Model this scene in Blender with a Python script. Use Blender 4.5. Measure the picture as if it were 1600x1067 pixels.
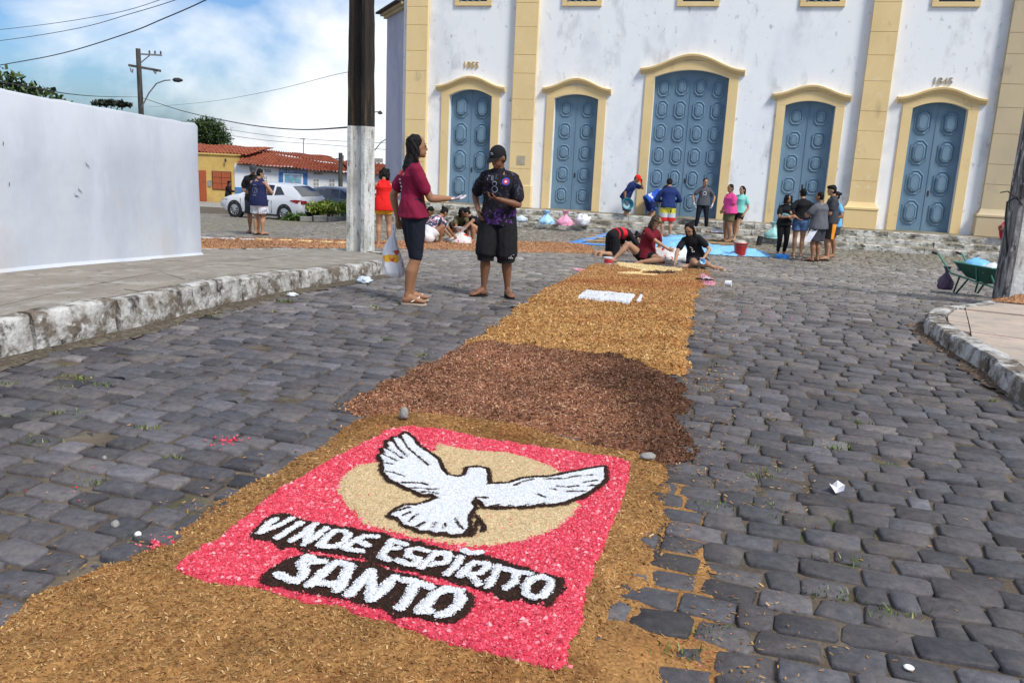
import bpy, bmesh, math, random
import numpy as np
from mathutils import Vector, Matrix
for o in list(bpy.data.objects): bpy.data.objects.remove(o)
S = bpy.context.scene; COL = S.collection
R = math.radians; PI = math.pi
rng = np.random.default_rng(7); random.seed(7)

# ---------- camera ----------
cam = bpy.data.cameras.new('camera'); camo = bpy.data.objects.new('camera', cam); COL.objects.link(camo)
cam.sensor_width = 36; cam.lens = 36*1316/1600; cam.clip_start = .05; cam.clip_end = 3000
PITCH = R(12.6); ROLL = R(2.64)
F = Vector((0, math.cos(PITCH), -math.sin(PITCH))); U0 = Vector((0, math.sin(PITCH), math.cos(PITCH))); R0 = Vector((1, 0, 0))
cr = math.cos(ROLL)*R0 + math.sin(ROLL)*U0; cu = -math.sin(ROLL)*R0 + math.cos(ROLL)*U0
camo.matrix_world = Matrix(((cr.x, cu.x, -F.x, 0), (cr.y, cu.y, -F.y, 0), (cr.z, cu.z, -F.z, 1.5), (0, 0, 0, 1)))
S.camera = camo
# ---------- light: bright hazy day, sun high on the right behind the camera ----------
SUN_AZ, SUN_EL = R(138), R(50)
sun = bpy.data.lights.new('sun', 'SUN'); suno = bpy.data.objects.new('sun', sun); COL.objects.link(suno)
sun.energy = 2.9; sun.angle = R(14); sun.color = (1, .95, .87)
ts = Vector((math.sin(SUN_AZ)*math.cos(SUN_EL), math.cos(SUN_AZ)*math.cos(SUN_EL), math.sin(SUN_EL)))
suno.rotation_euler = ts.to_track_quat('Z', 'Y').to_euler()
W = bpy.data.worlds.new('World'); S.world = W; W.use_nodes = True
nt = W.node_tree; nt.nodes.clear()
def N(t, **k):
    n = nt.nodes.new(t)
    for a, b in k.items(): setattr(n, a, b)
    return n
wo = N('ShaderNodeOutputWorld'); bg = N('ShaderNodeBackground'); sky = N('ShaderNodeTexSky')
sky.sky_type = 'NISHITA'; sky.sun_disc = False; sky.sun_elevation = SUN_EL; sky.sun_rotation = SUN_AZ
sky.air_density = 1.0; sky.dust_density = 1.2; sky.ozone_density = 1.3
tc = N('ShaderNodeTexCoord'); mp = N('ShaderNodeMapping'); mp.inputs['Scale'].default_value = (1, 1, 1.9); mp.inputs['Location'].default_value = (.62, .3, .1)
n1 = N('ShaderNodeTexNoise'); n1.inputs['Scale'].default_value = 2.6; n1.inputs['Detail'].default_value = 9; n1.inputs['Roughness'].default_value = .52; n1.inputs['Distortion'].default_value = .25
cramp = N('ShaderNodeValToRGB'); cramp.color_ramp.elements[0].position = .465; cramp.color_ramp.elements[1].position = .60
mp2 = N('ShaderNodeMapping'); mp2.inputs['Location'].default_value = (3, 1, 2); mp2.inputs['Scale'].default_value = (1, 1, 2.2)
n2 = N('ShaderNodeTexNoise'); n2.inputs['Scale'].default_value = 5; n2.inputs['Detail'].default_value = 6
cc = N('ShaderNodeValToRGB'); cc.color_ramp.elements[0].position = .3; cc.color_ramp.elements[0].color = (6.6, 7.1, 7.8, 1); cc.color_ramp.elements[1].position = .62; cc.color_ramp.elements[1].color = (9.3, 9.4, 9.6, 1)
mx = N('ShaderNodeMix', data_type='RGBA'); gain = N('ShaderNodeMix', data_type='RGBA'); gain.blend_type = 'MULTIPLY'; gain.inputs[0].default_value = 1; gain.inputs[7].default_value = (.56, .78, 1.08, 1)
l = nt.links.new
l(tc.outputs['Generated'], mp.inputs[0]); l(mp.outputs[0], n1.inputs['Vector']); l(n1.outputs[0], cramp.inputs[0])
l(tc.outputs['Generated'], mp2.inputs[0]); l(mp2.outputs[0], n2.inputs['Vector']); l(n2.outputs[0], cc.inputs[0])
l(sky.outputs[0], gain.inputs[6]); l(gain.outputs[2], mx.inputs[6]); l(cc.outputs[0], mx.inputs[7]); l(cramp.outputs[0], mx.inputs[0])
l(mx.outputs[2], bg.inputs[0]); bg.inputs[1].default_value = .10; l(bg.outputs[0], wo.inputs[0])
S.view_settings.view_transform = 'Standard'; S.view_settings.look = 'None'; S.view_settings.gamma = 1
S.view_settings.use_curve_mapping = False; S.view_settings.exposure = 0.36
S.render.engine = 'CYCLES'

# ---------- ground shape ----------
def ss(t):
    t = np.clip(t, 0, 1); return t*t*(3-2*t)
def g(x, y):
    x = np.asarray(x, float); y = np.asarray(y, float)
    w = ss((-x-2)/6)
    return -.7*ss((y-7)/14.) - w*.06*np.clip(y-20, 0, 400) - (1-w)*.08*np.clip(y-44, 0, 300)
def gf(x, y): return float(g(x, y))
# ---------- numpy noise ----------
def vn(x, y, s=0):
    x = np.asarray(x, float); y = np.asarray(y, float)
    xi = np.floor(x); yi = np.floor(y); fx = x-xi; fy = y-yi; fx = fx*fx*(3-2*fx); fy = fy*fy*(3-2*fy)
    def h(a, b):
        v = np.sin(a*127.1+b*311.7+s*74.7)*43758.5453
        return v-np.floor(v)
    return (h(xi, yi)*(1-fx)+h(xi+1, yi)*fx)*(1-fy)+(h(xi, yi+1)*(1-fx)+h(xi+1, yi+1)*fx)*fy
def fbm(x, y, s=0, o=4):
    r = 0; a = .5
    for i in range(o): r = r+a*vn(x*2**i, y*2**i, s+i); a /= 2
    return r/(1-.5**o)

# ---------- materials ----------
MATS = {}
def newmat(name):
    m = bpy.data.materials.new(name); m.use_nodes = True; MATS[name] = m
    return m, m.node_tree, m.node_tree.nodes['Principled BSDF']
def plain(name, col, rough=.7, metal=0, var=.12, scale=8, bump=0, bscale=60, spec=.4, sheen=0):
    """base colour with procedural mottling and a little relief"""
    m, t, b = newmat(name)
    b.inputs['Roughness'].default_value = rough; b.inputs['Metallic'].default_value = metal; b.inputs['Specular IOR Level'].default_value = spec
    co = t.nodes.new('ShaderNodeTexCoord')
    if sheen: b.inputs['Sheen Weight'].default_value = sheen
    n = t.nodes.new('ShaderNodeTexNoise'); n.inputs['Scale'].default_value = scale; n.inputs['Detail'].default_value = 5
    r = t.nodes.new('ShaderNodeValToRGB')
    r.color_ramp.elements[0].position = .3; r.color_ramp.elements[1].position = .7
    r.color_ramp.elements[0].color = [c*(1-var) for c in col]+[1]; r.color_ramp.elements[1].color = [min(1, c*(1+var)) for c in col]+[1]
    t.links.new(co.outputs['Object'], n.inputs['Vector']); t.links.new(n.outputs[0], r.inputs[0]); t.links.new(r.outputs[0], b.inputs['Base Color'])
    if bump:
        n2 = t.nodes.new('ShaderNodeTexNoise'); n2.inputs['Scale'].default_value = bscale; n2.inputs['Detail'].default_value = 4
        bp = t.nodes.new('ShaderNodeBump'); bp.inputs['Strength'].default_value = bump; bp.inputs['Distance'].default_value = .02
        t.links.new(co.outputs['Object'], n2.inputs['Vector']); t.links.new(n2.outputs[0], bp.inputs['Height']); t.links.new(bp.outputs[0], b.inputs['Normal'])
    return m
def layered(name, base, layers, rough=.85, bump=.3, bscale=40, bdist=.02, spec=.3):
    """base colour + list of (colour, noise scale, low, high, stretch xyz, detail) stains laid over one another"""
    m, t, b = newmat(name); b.inputs['Roughness'].default_value = rough; b.inputs['Specular IOR Level'].default_value = spec
    co = t.nodes.new('ShaderNodeTexCoord'); cur = None
    for i, (c, sc, lo, hi, st, det) in enumerate(layers):
        mpn = t.nodes.new('ShaderNodeMapping'); mpn.inputs['Scale'].default_value = st; mpn.inputs['Location'].default_value = (i*3.7, i*1.9, i*5.1)
        n = t.nodes.new('ShaderNodeTexNoise'); n.inputs['Scale'].default_value = sc; n.inputs['Detail'].default_value = det; n.inputs['Roughness'].default_value = .62
        r = t.nodes.new('ShaderNodeMapRange'); r.inputs[1].default_value = lo; r.inputs[2].default_value = hi
        x = t.nodes.new('ShaderNodeMix'); x.data_type = 'RGBA'; x.inputs[7].default_value = (*c, 1)
        if cur is None: x.inputs[6].default_value = (*base, 1)
        else: t.links.new(cur, x.inputs[6])
        t.links.new(co.outputs['Object'], mpn.inputs[0]); t.links.new(mpn.outputs[0], n.inputs['Vector']); t.links.new(n.outputs[0], r.inputs[0]); t.links.new(r.outputs[0], x.inputs[0])
        cur = x.outputs[2]
    t.links.new(cur, b.inputs['Base Color'])
    if bump:
        n2 = t.nodes.new('ShaderNodeTexNoise'); n2.inputs['Scale'].default_value = bscale; n2.inputs['Detail'].default_value = 6
        bp = t.nodes.new('ShaderNodeBump'); bp.inputs['Strength'].default_value = bump; bp.inputs['Distance'].default_value = bdist
        t.links.new(co.outputs['Object'], n2.inputs['Vector']); t.links.new(n2.outputs[0], bp.inputs['Height']); t.links.new(bp.outputs[0], b.inputs['Normal'])
    return m
def colattr(name, rough=.9, spec=.2, sss=0):
    m, t, b = newmat(name); b.inputs['Roughness'].default_value = rough; b.inputs['Specular IOR Level'].default_value = spec
    a = t.nodes.new('ShaderNodeAttribute'); a.attribute_name = 'col'; t.links.new(a.outputs['Color'], b.inputs['Base Color'])
    return m
def M(n): return MATS[n]

# ---------- object helpers ----------
def link(name, me, mat, parent=None, loc=None):
    o = bpy.data.objects.new(name, me); COL.objects.link(o)
    if mat is not None and not me.materials:
        for m in (mat if isinstance(mat, (list, tuple)) else [mat]): me.materials.append(m)
    if parent: o.parent = parent
    if loc: o.location = loc
    return o
def tag(o, label=None, cat=None, group=None, kind=None):
    for k, v in (('label', label), ('category', cat), ('group', group), ('kind', kind)):
        if v: o[k] = v
    return o
def empty(name, loc=(0, 0, 0), rz=0, label=None, cat=None, group=None, kind=None):
    o = bpy.data.objects.new(name, None); COL.objects.link(o); o.location = loc; o.rotation_euler = (0, 0, rz); o.empty_display_size = .1
    return tag(o, label, cat, group, kind)
def npmesh(name, V, faces, cols=None, smooth=False):
    """faces: list of integer arrays (n,k); cols: list of (n,3)"""
    me = bpy.data.meshes.new(name); V = np.asarray(V, np.float32); me.vertices.add(len(V)); me.vertices.foreach_set('co', V.ravel())
    loops = np.concatenate([f.ravel() for f in faces]).astype(np.int32); sizes = np.concatenate([np.full(len(f), f.shape[1]) for f in faces])
    me.loops.add(len(loops)); me.loops.foreach_set('vertex_index', loops); me.polygons.add(len(sizes))
    me.polygons.foreach_set('loop_start', (np.cumsum(sizes)-sizes).astype(np.int32))
    me.update(calc_edges=True)
    if cols is not None:
        c = np.concatenate(cols); c = np.concatenate([c, np.ones((len(c), 1))], 1).astype(np.float32)
        a = me.attributes.new('col', 'FLOAT_COLOR', 'FACE'); a.data.foreach_set('color', c.ravel())
    me.polygons.foreach_set('use_smooth', np.full(len(sizes), smooth)); me.validate(); return me
class MB:
    """collects simple solids into one mesh"""
    def __init__(s): s.v = []; s.f = []; s.mi = []
    def add(s, v, f, m=0):
        k = len(s.v); s.v += [tuple(p) for p in v]; s.f += [tuple(i+k for i in q) for q in f]; s.mi += [m]*len(f); return s
    def box(s, x0, x1, y0, y1, z0, z1, m=0):
        return s.add([(x0, y0, z0), (x1, y0, z0), (x1, y1, z0), (x0, y1, z0), (x0, y0, z1), (x1, y0, z1), (x1, y1, z1), (x0, y1, z1)],
                     [(0, 3, 2, 1), (4, 5, 6, 7), (0, 1, 5, 4), (1, 2, 6, 5), (2, 3, 7, 6), (3, 0, 4, 7)], m)
    def prism(s, poly, a0, a1, axis='z', m=0):
        n = len(poly)
        def P(p, a): return (p[0], p[1], a) if axis == 'z' else ((p[0], a, p[1]) if axis == 'y' else (a, p[0], p[1]))
        return s.add([P(p, a0) for p in poly]+[P(p, a1) for p in poly], [tuple(range(n))[::-1], tuple(range(n, 2*n))]+[(i, (i+1) % n, n+(i+1) % n, n+i) for i in range(n)], m)
    def tube(s, pts, r, n=8, m=0, cap=True):
        pts = [Vector(p) for p in pts]; rs = r if isinstance(r, (list, tuple)) else [r]*len(pts); rings = []; up = None
        for i, p in enumerate(pts):
            d = (pts[min(i+1, len(pts)-1)]-pts[max(i-1, 0)]).normalized()
            if up is None: up = d.cross(Vector((0, 0, 1))) if abs(d.z) < .9 else d.cross(Vector((1, 0, 0)))
            a = (up-d*up.dot(d)).normalized(); up = a; b = d.cross(a)
            rings.append([p+(a*math.cos(2*PI*k/n)+b*math.sin(2*PI*k/n))*rs[i] for k in range(n)])
        V = [q for rr in rings for q in rr]; Fc = [(i*n+k, i*n+(k+1) % n, (i+1)*n+(k+1) % n, (i+1)*n+k) for i in range(len(pts)-1) for k in range(n)]
        if cap: Fc += [tuple(range(n))[::-1], tuple(range((len(pts)-1)*n, len(pts)*n))]
        return s.add(V, Fc, m)
    def lathe(s, prof, c=(0, 0, 0), n=16, m=0, axis='z', cap=True):
        V = []
        for r, z in prof:
            for k in range(n):
                a = 2*PI*k/n; x, y = r*math.cos(a), r*math.sin(a)
                V.append((c[0]+x, c[1]+y, c[2]+z) if axis == 'z' else ((c[0]+x, c[1]+z, c[2]+y) if axis == 'y' else (c[0]+z, c[1]+x, c[2]+y)))
        Fc = [(i*n+k, i*n+(k+1) % n, (i+1)*n+(k+1) % n, (i+1)*n+k) for i in range(len(prof)-1) for k in range(n)]
        if cap: Fc += [tuple(range(n))[::-1], tuple(range((len(prof)-1)*n, len(prof)*n))]
        return s.add(V, Fc, m)
    def loft(s, rings, m=0, cap=True):
        n = len(rings[0]); V = [q for rr in rings for q in rr]
        Fc = [(i*n+k, i*n+(k+1) % n, (i+1)*n+(k+1) % n, (i+1)*n+k) for i in range(len(rings)-1) for k in range(n)]
        if cap: Fc += [tuple(range(n))[::-1], tuple(range((len(rings)-1)*n, len(rings)*n))]
        return s.add(V, Fc, m)
    def mesh(s, name, smooth=False, bevel=0, seg=1):
        me = bpy.data.meshes.new(name); me.from_pydata([tuple(v) for v in s.v], [], s.f)
        bm = bmesh.new(); bm.from_mesh(me); bmesh.ops.recalc_face_normals(bm, faces=bm.faces)
        for f, i in zip(bm.faces, s.mi): f.material_index = i
        if bevel: bmesh.ops.bevel(bm, geom=[e for e in bm.edges if len(e.link_faces) == 2 and e.calc_face_angle(0) > .6], offset=bevel, segments=seg, affect='EDGES', profile=.6)
        if smooth:
            for f in bm.faces: f.smooth = True
            for e in bm.edges:
                if len(e.link_faces) == 2 and e.calc_face_angle(0) > .7: e.smooth = False
        bm.to_mesh(me); bm.free(); return me
    def build(s, name, mat, parent=None, smooth=False, bevel=0, seg=1, loc=None): return link(name, s.mesh(name, smooth, bevel, seg), mat, parent, loc)
def copy_tree(o, parent=None):
    c = o.copy(); COL.objects.link(c); c.parent = parent
    for ch in list(o.children): copy_tree(ch, c)
    return c
def poly_sd(P, x, y):
    """signed distance to a closed polygon, positive inside"""
    P = np.asarray(P, float); x = np.asarray(x, float); y = np.asarray(y, float); d = np.full(x.shape, 1e9); ins = np.zeros(x.shape, bool)
    for i in range(len(P)):
        a = P[i]; b = P[(i+1) % len(P)]; e = b-a; L = max(e@e, 1e-12)
        t = np.clip(((x-a[0])*e[0]+(y-a[1])*e[1])/L, 0, 1); d = np.minimum(d, np.hypot(x-a[0]-t*e[0], y-a[1]-t*e[1]))
        c = (a[1] > y) != (b[1] > y)
        with np.errstate(divide='ignore', invalid='ignore'): xi = a[0]+(y-a[1])*e[0]/(e[1] if e[1] != 0 else 1e-12)
        ins ^= c & (x < xi)
    return np.where(ins, d, -d)
def line_d(P, x, y):
    P = np.asarray(P, float); d = np.full(np.shape(x), 1e9)
    for a, b in zip(P[:-1], P[1:]):
        e = b-a; L = max(e@e, 1e-12); t = np.clip(((x-a[0])*e[0]+(y-a[1])*e[1])/L, 0, 1); d = np.minimum(d, np.hypot(x-a[0]-t*e[0], y-a[1]-t*e[1]))
    return d
def clip(poly, p, n):
    """keep the part of a polygon where (q-p).n >= 0"""
    out = []
    for i in range(len(poly)):
        a, b = poly[i], poly[(i+1) % len(poly)]
        da = (a[0]-p[0])*n[0]+(a[1]-p[1])*n[1]; db = (b[0]-p[0])*n[0]+(b[1]-p[1])*n[1]
        if da >= 0: out.append(a)
        if (da >= 0) != (db >= 0): t = da/(da-db); out.append((a[0]+(b[0]-a[0])*t, a[1]+(b[1]-a[1])*t))
    return out
def area(p): return .5*sum(p[i][0]*p[(i+1) % len(p)][1]-p[(i+1) % len(p)][0]*p[i][1] for i in range(len(p)))
def inset(p, d):
    c = (sum(q[0] for q in p)/len(p), sum(q[1] for q in p)/len(p)); out = []
    for q in p:
        v = (c[0]-q[0], c[1]-q[1]); L = math.hypot(*v) or 1; out.append((q[0]+v[0]/L*d, q[1]+v[1]/L*d))
    return out
def text_mesh(name, s, size, mat, parent, loc, rot, extrude=.01, align='CENTER'):
    c = bpy.data.curves.new(name, 'FONT'); c.body = s; c.size = size; c.extrude = extrude; c.align_x = align; c.resolution_u = 2
    o = bpy.data.objects.new('tmp', c); COL.objects.link(o); dg = bpy.context.evaluated_depsgraph_get(); me = bpy.data.meshes.new_from_object(o.evaluated_get(dg)); bpy.data.objects.remove(o)
    me.materials.clear(); q = link(name, me, mat, parent); q.location = loc; q.rotation_euler = rot; return q
# voxel remesh of overlapping solids into one continuous skin
def fuse(mb, name, mat, parent, voxel=.012, smooth=4, disp=0, dscale=9, extra=None):
    me = mb.mesh(name); o = link('tmp', me, None)
    m = o.modifiers.new('r', 'REMESH'); m.mode = 'VOXEL'; m.voxel_size = voxel; m.use_smooth_shade = True
    if smooth: k = o.modifiers.new('s', 'SMOOTH'); k.iterations = smooth; k.factor = .5
    dg = bpy.context.evaluated_depsgraph_get(); me2 = bpy.data.meshes.new_from_object(o.evaluated_get(dg)); bpy.data.objects.remove(o); bpy.data.meshes.remove(me)
    me2.name = name; me2.materials.clear()
    if disp:
        n = len(me2.vertices); co = np.zeros(n*3); me2.vertices.foreach_get('co', co); co = co.reshape(-1, 3); no = np.zeros(n*3); me2.vertices.foreach_get('normal', no); no = no.reshape(-1, 3)
        w = fbm(co[:, 0]*dscale+co[:, 2]*dscale*.35, co[:, 1]*dscale+co[:, 2]*dscale*.6+5, len(name), 3)-.5
        co += no*(w*2*disp)[:, None]; me2.vertices.foreach_set('co', co.ravel())
    if extra is not None:
        bm = bmesh.new(); bm.from_mesh(me2); e = extra.mesh('x', smooth=True); bm.from_mesh(e); bm.to_mesh(me2); bm.free()
    me2.polygons.foreach_set('use_smooth', np.ones(len(me2.polygons), bool)); me2.update()
    return link(name, me2, mat, parent)
# ---------- traced ground plans (metres on the ground) ----------
SAW_NEAR=[(-1.816,2.037),(-1.609,2.26),(-1.55,2.353),(-1.533,2.498),(-1.496,2.585),(-1.446,2.702),(-1.36,2.809),(-1.292,2.924),(-1.224,3.131),(-1.231,3.234),(-1.123,3.556),(-1.028,3.852),(-0.949,4.048),(-0.902,4.285),(-0.838,4.492),(-0.723,4.671),(-0.354,4.692),(0.02,4.6),(0.303,4.411),(0.533,4.251),(0.687,4.132),(0.813,4.055),(0.795,3.874),(0.703,3.51),(0.686,3.336),(0.555,3.003),(0.467,2.791),(0.417,2.569),(0.347,2.369),(0.318,2.154),(0.258,1.601),(-1.317,1.513)]
SAW_DARK=[(-0.989,4.665),(-0.921,4.933),(-0.821,5.288),(-0.69,5.567),(-0.479,6.179),(-0.363,6.639),(-0.0,6.598),(0.305,6.498),(0.803,6.415),(1.048,6.056),(1.184,5.716),(1.138,5.197),(1.042,4.781),(0.996,4.319),(0.938,4.094),(0.798,4.004),(0.686,4.121),(0.496,4.213),(0.197,4.396),(-0.123,4.515),(-0.529,4.601),(-0.705,4.557),(-0.914,4.605)]
SAW_FAR=[(-0.367,6.537),(-0.123,7.394),(-0.016,8.196),(0.187,9.113),(0.544,10.829),(0.983,12.876),(1.438,15.825),(3.547,15.277),(2.733,12.02),(2.164,9.991),(1.715,7.923),(1.445,6.731),(1.235,5.653),(1.113,5.877),(0.784,6.241),(0.299,6.314),(-0.048,6.403)]
PINK=[(-0.546,4.37),(-0.322,4.318),(-0.111,4.212),(0.222,4.113),(0.447,4.041),(0.642,3.972),(0.586,3.622),(0.507,3.328),(0.42,3.019),(0.368,2.811),(0.324,2.623),(0.29,2.463),(0.241,2.294),(0.245,2.208),(0.174,2.168),(0.044,2.209),(-0.072,2.256),(-0.255,2.34),(-0.404,2.401),(-0.54,2.469),(-0.717,2.507),(-0.814,2.549),(-0.951,2.575),(-1.073,2.611),(-1.167,2.671),(-1.162,2.782),(-1.098,2.925),(-1.067,3.124),(-1.001,3.43),(-0.882,3.76),(-0.755,4.049),(-0.656,4.248)]
DISC=[(-0.724,3.413),(-0.735,3.564),(-0.69,3.704),(-0.595,3.765),(-0.523,3.796),(-0.355,3.945),(-0.346,4.052),(-0.264,4.005),(-0.166,3.968),(-0.006,3.971),(0.12,3.895),(0.211,3.805),(0.268,3.715),(0.329,3.505),(0.322,3.364),(0.285,3.247),(0.214,3.131),(0.147,3.047),(0.036,2.982),(-0.085,2.926),(-0.207,2.943),(-0.332,2.976),(-0.464,3.036),(-0.547,3.079),(-0.64,3.228),(-0.705,3.349)]
DOVE=[(-0.078,3.533),(-0.09,3.694),(-0.124,3.714),(-0.174,3.701),(-0.18,3.658),(-0.185,3.605),(-0.216,3.58),(-0.266,3.599),(-0.3,3.672),(-0.328,3.788),(-0.384,3.88),(-0.44,3.959),(-0.493,4.092),(-0.531,4.152),(-0.544,4.107),(-0.529,4.045),(-0.557,4.074),(-0.578,4.071),(-0.565,3.997),(-0.584,4.006),(-0.603,4.013),(-0.584,3.93),(-0.607,3.904),(-0.588,3.843),(-0.609,3.808),(-0.576,3.726),(-0.571,3.683),(-0.557,3.609),(-0.538,3.558),(-0.502,3.498),(-0.473,3.479),(-0.429,3.43),(-0.389,3.402),(-0.354,3.363),(-0.308,3.368),(-0.282,3.336),(-0.32,3.289),(-0.366,3.251),(-0.41,3.246),(-0.438,3.199),(-0.458,3.14),(-0.427,3.122),(-0.403,3.092),(-0.39,3.06),(-0.345,3.043),(-0.323,3.013),(-0.281,3.017),(-0.261,2.997),(-0.22,3.01),(-0.196,2.991),(-0.15,3.003),(-0.135,3.061),(-0.145,3.138),(-0.143,3.193),(-0.122,3.259),(-0.137,3.303),(-0.122,3.346),(-0.092,3.304),(-0.081,3.272),(-0.031,3.272),(0.034,3.283),(0.099,3.292),(0.14,3.314),(0.201,3.321),(0.253,3.351),(0.308,3.411),(0.359,3.46),(0.396,3.532),(0.427,3.573),(0.453,3.646),(0.467,3.795),(0.381,3.751),(0.31,3.704),(0.252,3.665),(0.19,3.626),(0.124,3.618),(0.069,3.587),(0.015,3.534),(-0.038,3.522),(-0.083,3.511)]
FEATHERS=[[(-0.538,4.066),(-0.49,3.932),(-0.422,3.811),(-0.365,3.71)],[(-0.575,4.028),(-0.535,3.915),(-0.48,3.815)],[(-0.6,3.917),(-0.557,3.869),(-0.493,3.781)],[(-0.591,3.821),(-0.563,3.793),(-0.516,3.746)],[(-0.574,3.715),(-0.532,3.7)],[(-0.552,3.611),(-0.506,3.596),(-0.457,3.559)],[(-0.478,3.478),(-0.426,3.485),(-0.374,3.491),(-0.34,3.473)],[(-0.423,3.421),(-0.378,3.436),(-0.319,3.421),(-0.291,3.435)],[(-0.382,3.381),(-0.332,3.398),(-0.286,3.38)],[(-0.454,3.174),(-0.419,3.201),(-0.392,3.226)],[(-0.406,3.147),(-0.377,3.184)],[(-0.375,3.095),(-0.35,3.165)],[(-0.341,3.044),(-0.313,3.092)],[(-0.276,3.051),(-0.271,3.095)],[(-0.233,3.043),(-0.23,3.088)],[(-0.158,3.049),(-0.18,3.091),(-0.194,3.146)],[(-0.134,3.292),(-0.123,3.358),(-0.071,3.36)],[(-0.113,3.182),(-0.075,3.084),(-0.083,3.04)],[(-0.131,3.061),(-0.122,2.994),(-0.108,3.071),(-0.106,3.129)],[(0.037,3.512),(0.08,3.565),(0.124,3.597)],[(0.178,3.605),(0.267,3.62),(0.329,3.659),(0.404,3.684)],[(0.23,3.525),(0.283,3.522),(0.327,3.54)],[(0.352,3.581),(0.415,3.618)],[(0.264,3.47),(0.312,3.476),(0.355,3.483)],[(0.142,3.421),(0.173,3.398)],[(0.202,3.495),(0.228,3.482)],[(0.371,3.546),(0.421,3.562)],[(-0.066,3.271),(-0.022,3.295)],[(-0.001,3.272),(0.024,3.295)],[(0.069,3.272),(0.099,3.314)],[(0.145,3.314),(0.166,3.333)]]
WORD1=[[[(-0.894,3.054),(-0.907,3.016),(-0.916,2.933)],[(-0.835,3.071),(-0.864,3.005),(-0.916,2.932)]],[[(-0.789,3.038),(-0.841,2.897)]],[[(-0.735,3.029),(-0.75,2.956),(-0.784,2.878)],[(-0.735,3.029),(-0.734,2.949),(-0.728,2.87)],[(-0.681,2.996),(-0.705,2.922),(-0.73,2.857)]],[[(-0.646,2.981),(-0.673,2.86)],[(-0.646,2.981),(-0.608,2.978),(-0.584,2.947),(-0.59,2.89),(-0.618,2.85),(-0.67,2.849)]],[[(-0.478,2.944),(-0.525,2.947),(-0.549,2.909),(-0.586,2.845),(-0.552,2.83),(-0.515,2.824)],[(-0.543,2.899),(-0.498,2.872)]],[[(-0.416,2.92),(-0.436,2.793)],[(-0.416,2.919),(-0.363,2.894)],[(-0.423,2.851),(-0.384,2.857)],[(-0.436,2.792),(-0.403,2.764)]],[[(-0.276,2.847),(-0.311,2.866),(-0.342,2.852),(-0.341,2.807),(-0.302,2.788),(-0.304,2.741),(-0.336,2.739),(-0.375,2.767)]],[[(-0.246,2.838),(-0.282,2.722)],[(-0.246,2.838),(-0.205,2.841),(-0.19,2.809),(-0.206,2.763),(-0.245,2.749)]],[[(-0.15,2.811),(-0.162,2.754),(-0.188,2.684)],[(-0.141,2.867),(-0.115,2.847),(-0.082,2.858)]],[[(-0.099,2.78),(-0.144,2.675)],[(-0.099,2.78),(-0.054,2.77),(-0.049,2.747),(-0.075,2.701),(-0.113,2.687)],[(-0.106,2.689),(-0.075,2.622)]],[[(-0.014,2.758),(-0.024,2.691),(-0.044,2.611)]],[[(0.015,2.736),(0.059,2.725),(0.102,2.712)],[(0.059,2.724),(0.043,2.644),(0.017,2.6)]],[[(0.141,2.699),(0.172,2.675),(0.17,2.627),(0.142,2.562),(0.111,2.552),(0.085,2.576),(0.082,2.622),(0.106,2.676),(0.141,2.699)]]]
WORD2=[[[(-0.634,2.732),(-0.659,2.726),(-0.697,2.762),(-0.706,2.714),(-0.681,2.662),(-0.677,2.616),(-0.694,2.587),(-0.727,2.602),(-0.762,2.627)]],[[(-0.583,2.73),(-0.611,2.666),(-0.637,2.568)],[(-0.579,2.731),(-0.532,2.707),(-0.532,2.627),(-0.539,2.542)],[(-0.616,2.583),(-0.546,2.577)]],[[(-0.454,2.676),(-0.474,2.602),(-0.498,2.515)],[(-0.454,2.676),(-0.437,2.584),(-0.419,2.496)],[(-0.366,2.643),(-0.39,2.559),(-0.415,2.496)]],[[(-0.328,2.625),(-0.289,2.617),(-0.236,2.588)],[(-0.288,2.606),(-0.3,2.524),(-0.319,2.45)]],[[(-0.183,2.581),(-0.14,2.571),(-0.13,2.526),(-0.14,2.468),(-0.166,2.43),(-0.187,2.42)],[(-0.183,2.581),(-0.22,2.542),(-0.236,2.483),(-0.256,2.435),(-0.228,2.437)]]]
BAND1=[(-0.949,2.921),(-0.944,2.992),(-0.923,3.114),(-0.861,3.132),(-0.788,3.071),(-0.669,3.044),(-0.521,3.004),(-0.464,2.993),(-0.401,2.944),(-0.315,2.932),(-0.204,2.876),(-0.158,2.866),(-0.125,2.88),(-0.074,2.858),(-0.015,2.826),(0.066,2.781),(0.146,2.732),(0.216,2.705),(0.22,2.636),(0.188,2.593),(0.159,2.524),(0.104,2.539),(0.067,2.564),(0.029,2.543),(-0.047,2.599),(-0.125,2.63),(-0.186,2.661),(-0.288,2.709),(-0.371,2.733),(-0.501,2.794),(-0.583,2.811),(-0.664,2.839),(-0.707,2.817),(-0.778,2.856),(-0.804,2.839),(-0.864,2.891),(-0.931,2.905)]
BAND2=[(-0.812,2.601),(-0.797,2.677),(-0.757,2.759),(-0.71,2.794),(-0.628,2.778),(-0.539,2.764),(-0.449,2.744),(-0.377,2.687),(-0.364,2.69),(-0.304,2.674),(-0.249,2.633),(-0.193,2.615),(-0.123,2.597),(-0.087,2.553),(-0.094,2.494),(-0.126,2.423),(-0.145,2.397),(-0.174,2.395),(-0.217,2.405),(-0.262,2.424),(-0.325,2.417),(-0.383,2.467),(-0.444,2.479),(-0.496,2.505),(-0.571,2.525),(-0.646,2.541),(-0.708,2.561),(-0.801,2.591)]
CROSS=[(1.923,16.298),(2.586,15.651),(3.029,15.042),(2.82,14.157),(2.154,13.939),(1.983,12.905),(2.251,12.972),(2.162,12.633),(1.796,12.71),(1.524,12.956),(1.942,13.294),(2.061,14.014),(1.796,14.865)]
WHITE_RECT=[(0.666,9.042),(0.82,9.726),(1.397,9.508),(1.226,8.74)]
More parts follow.
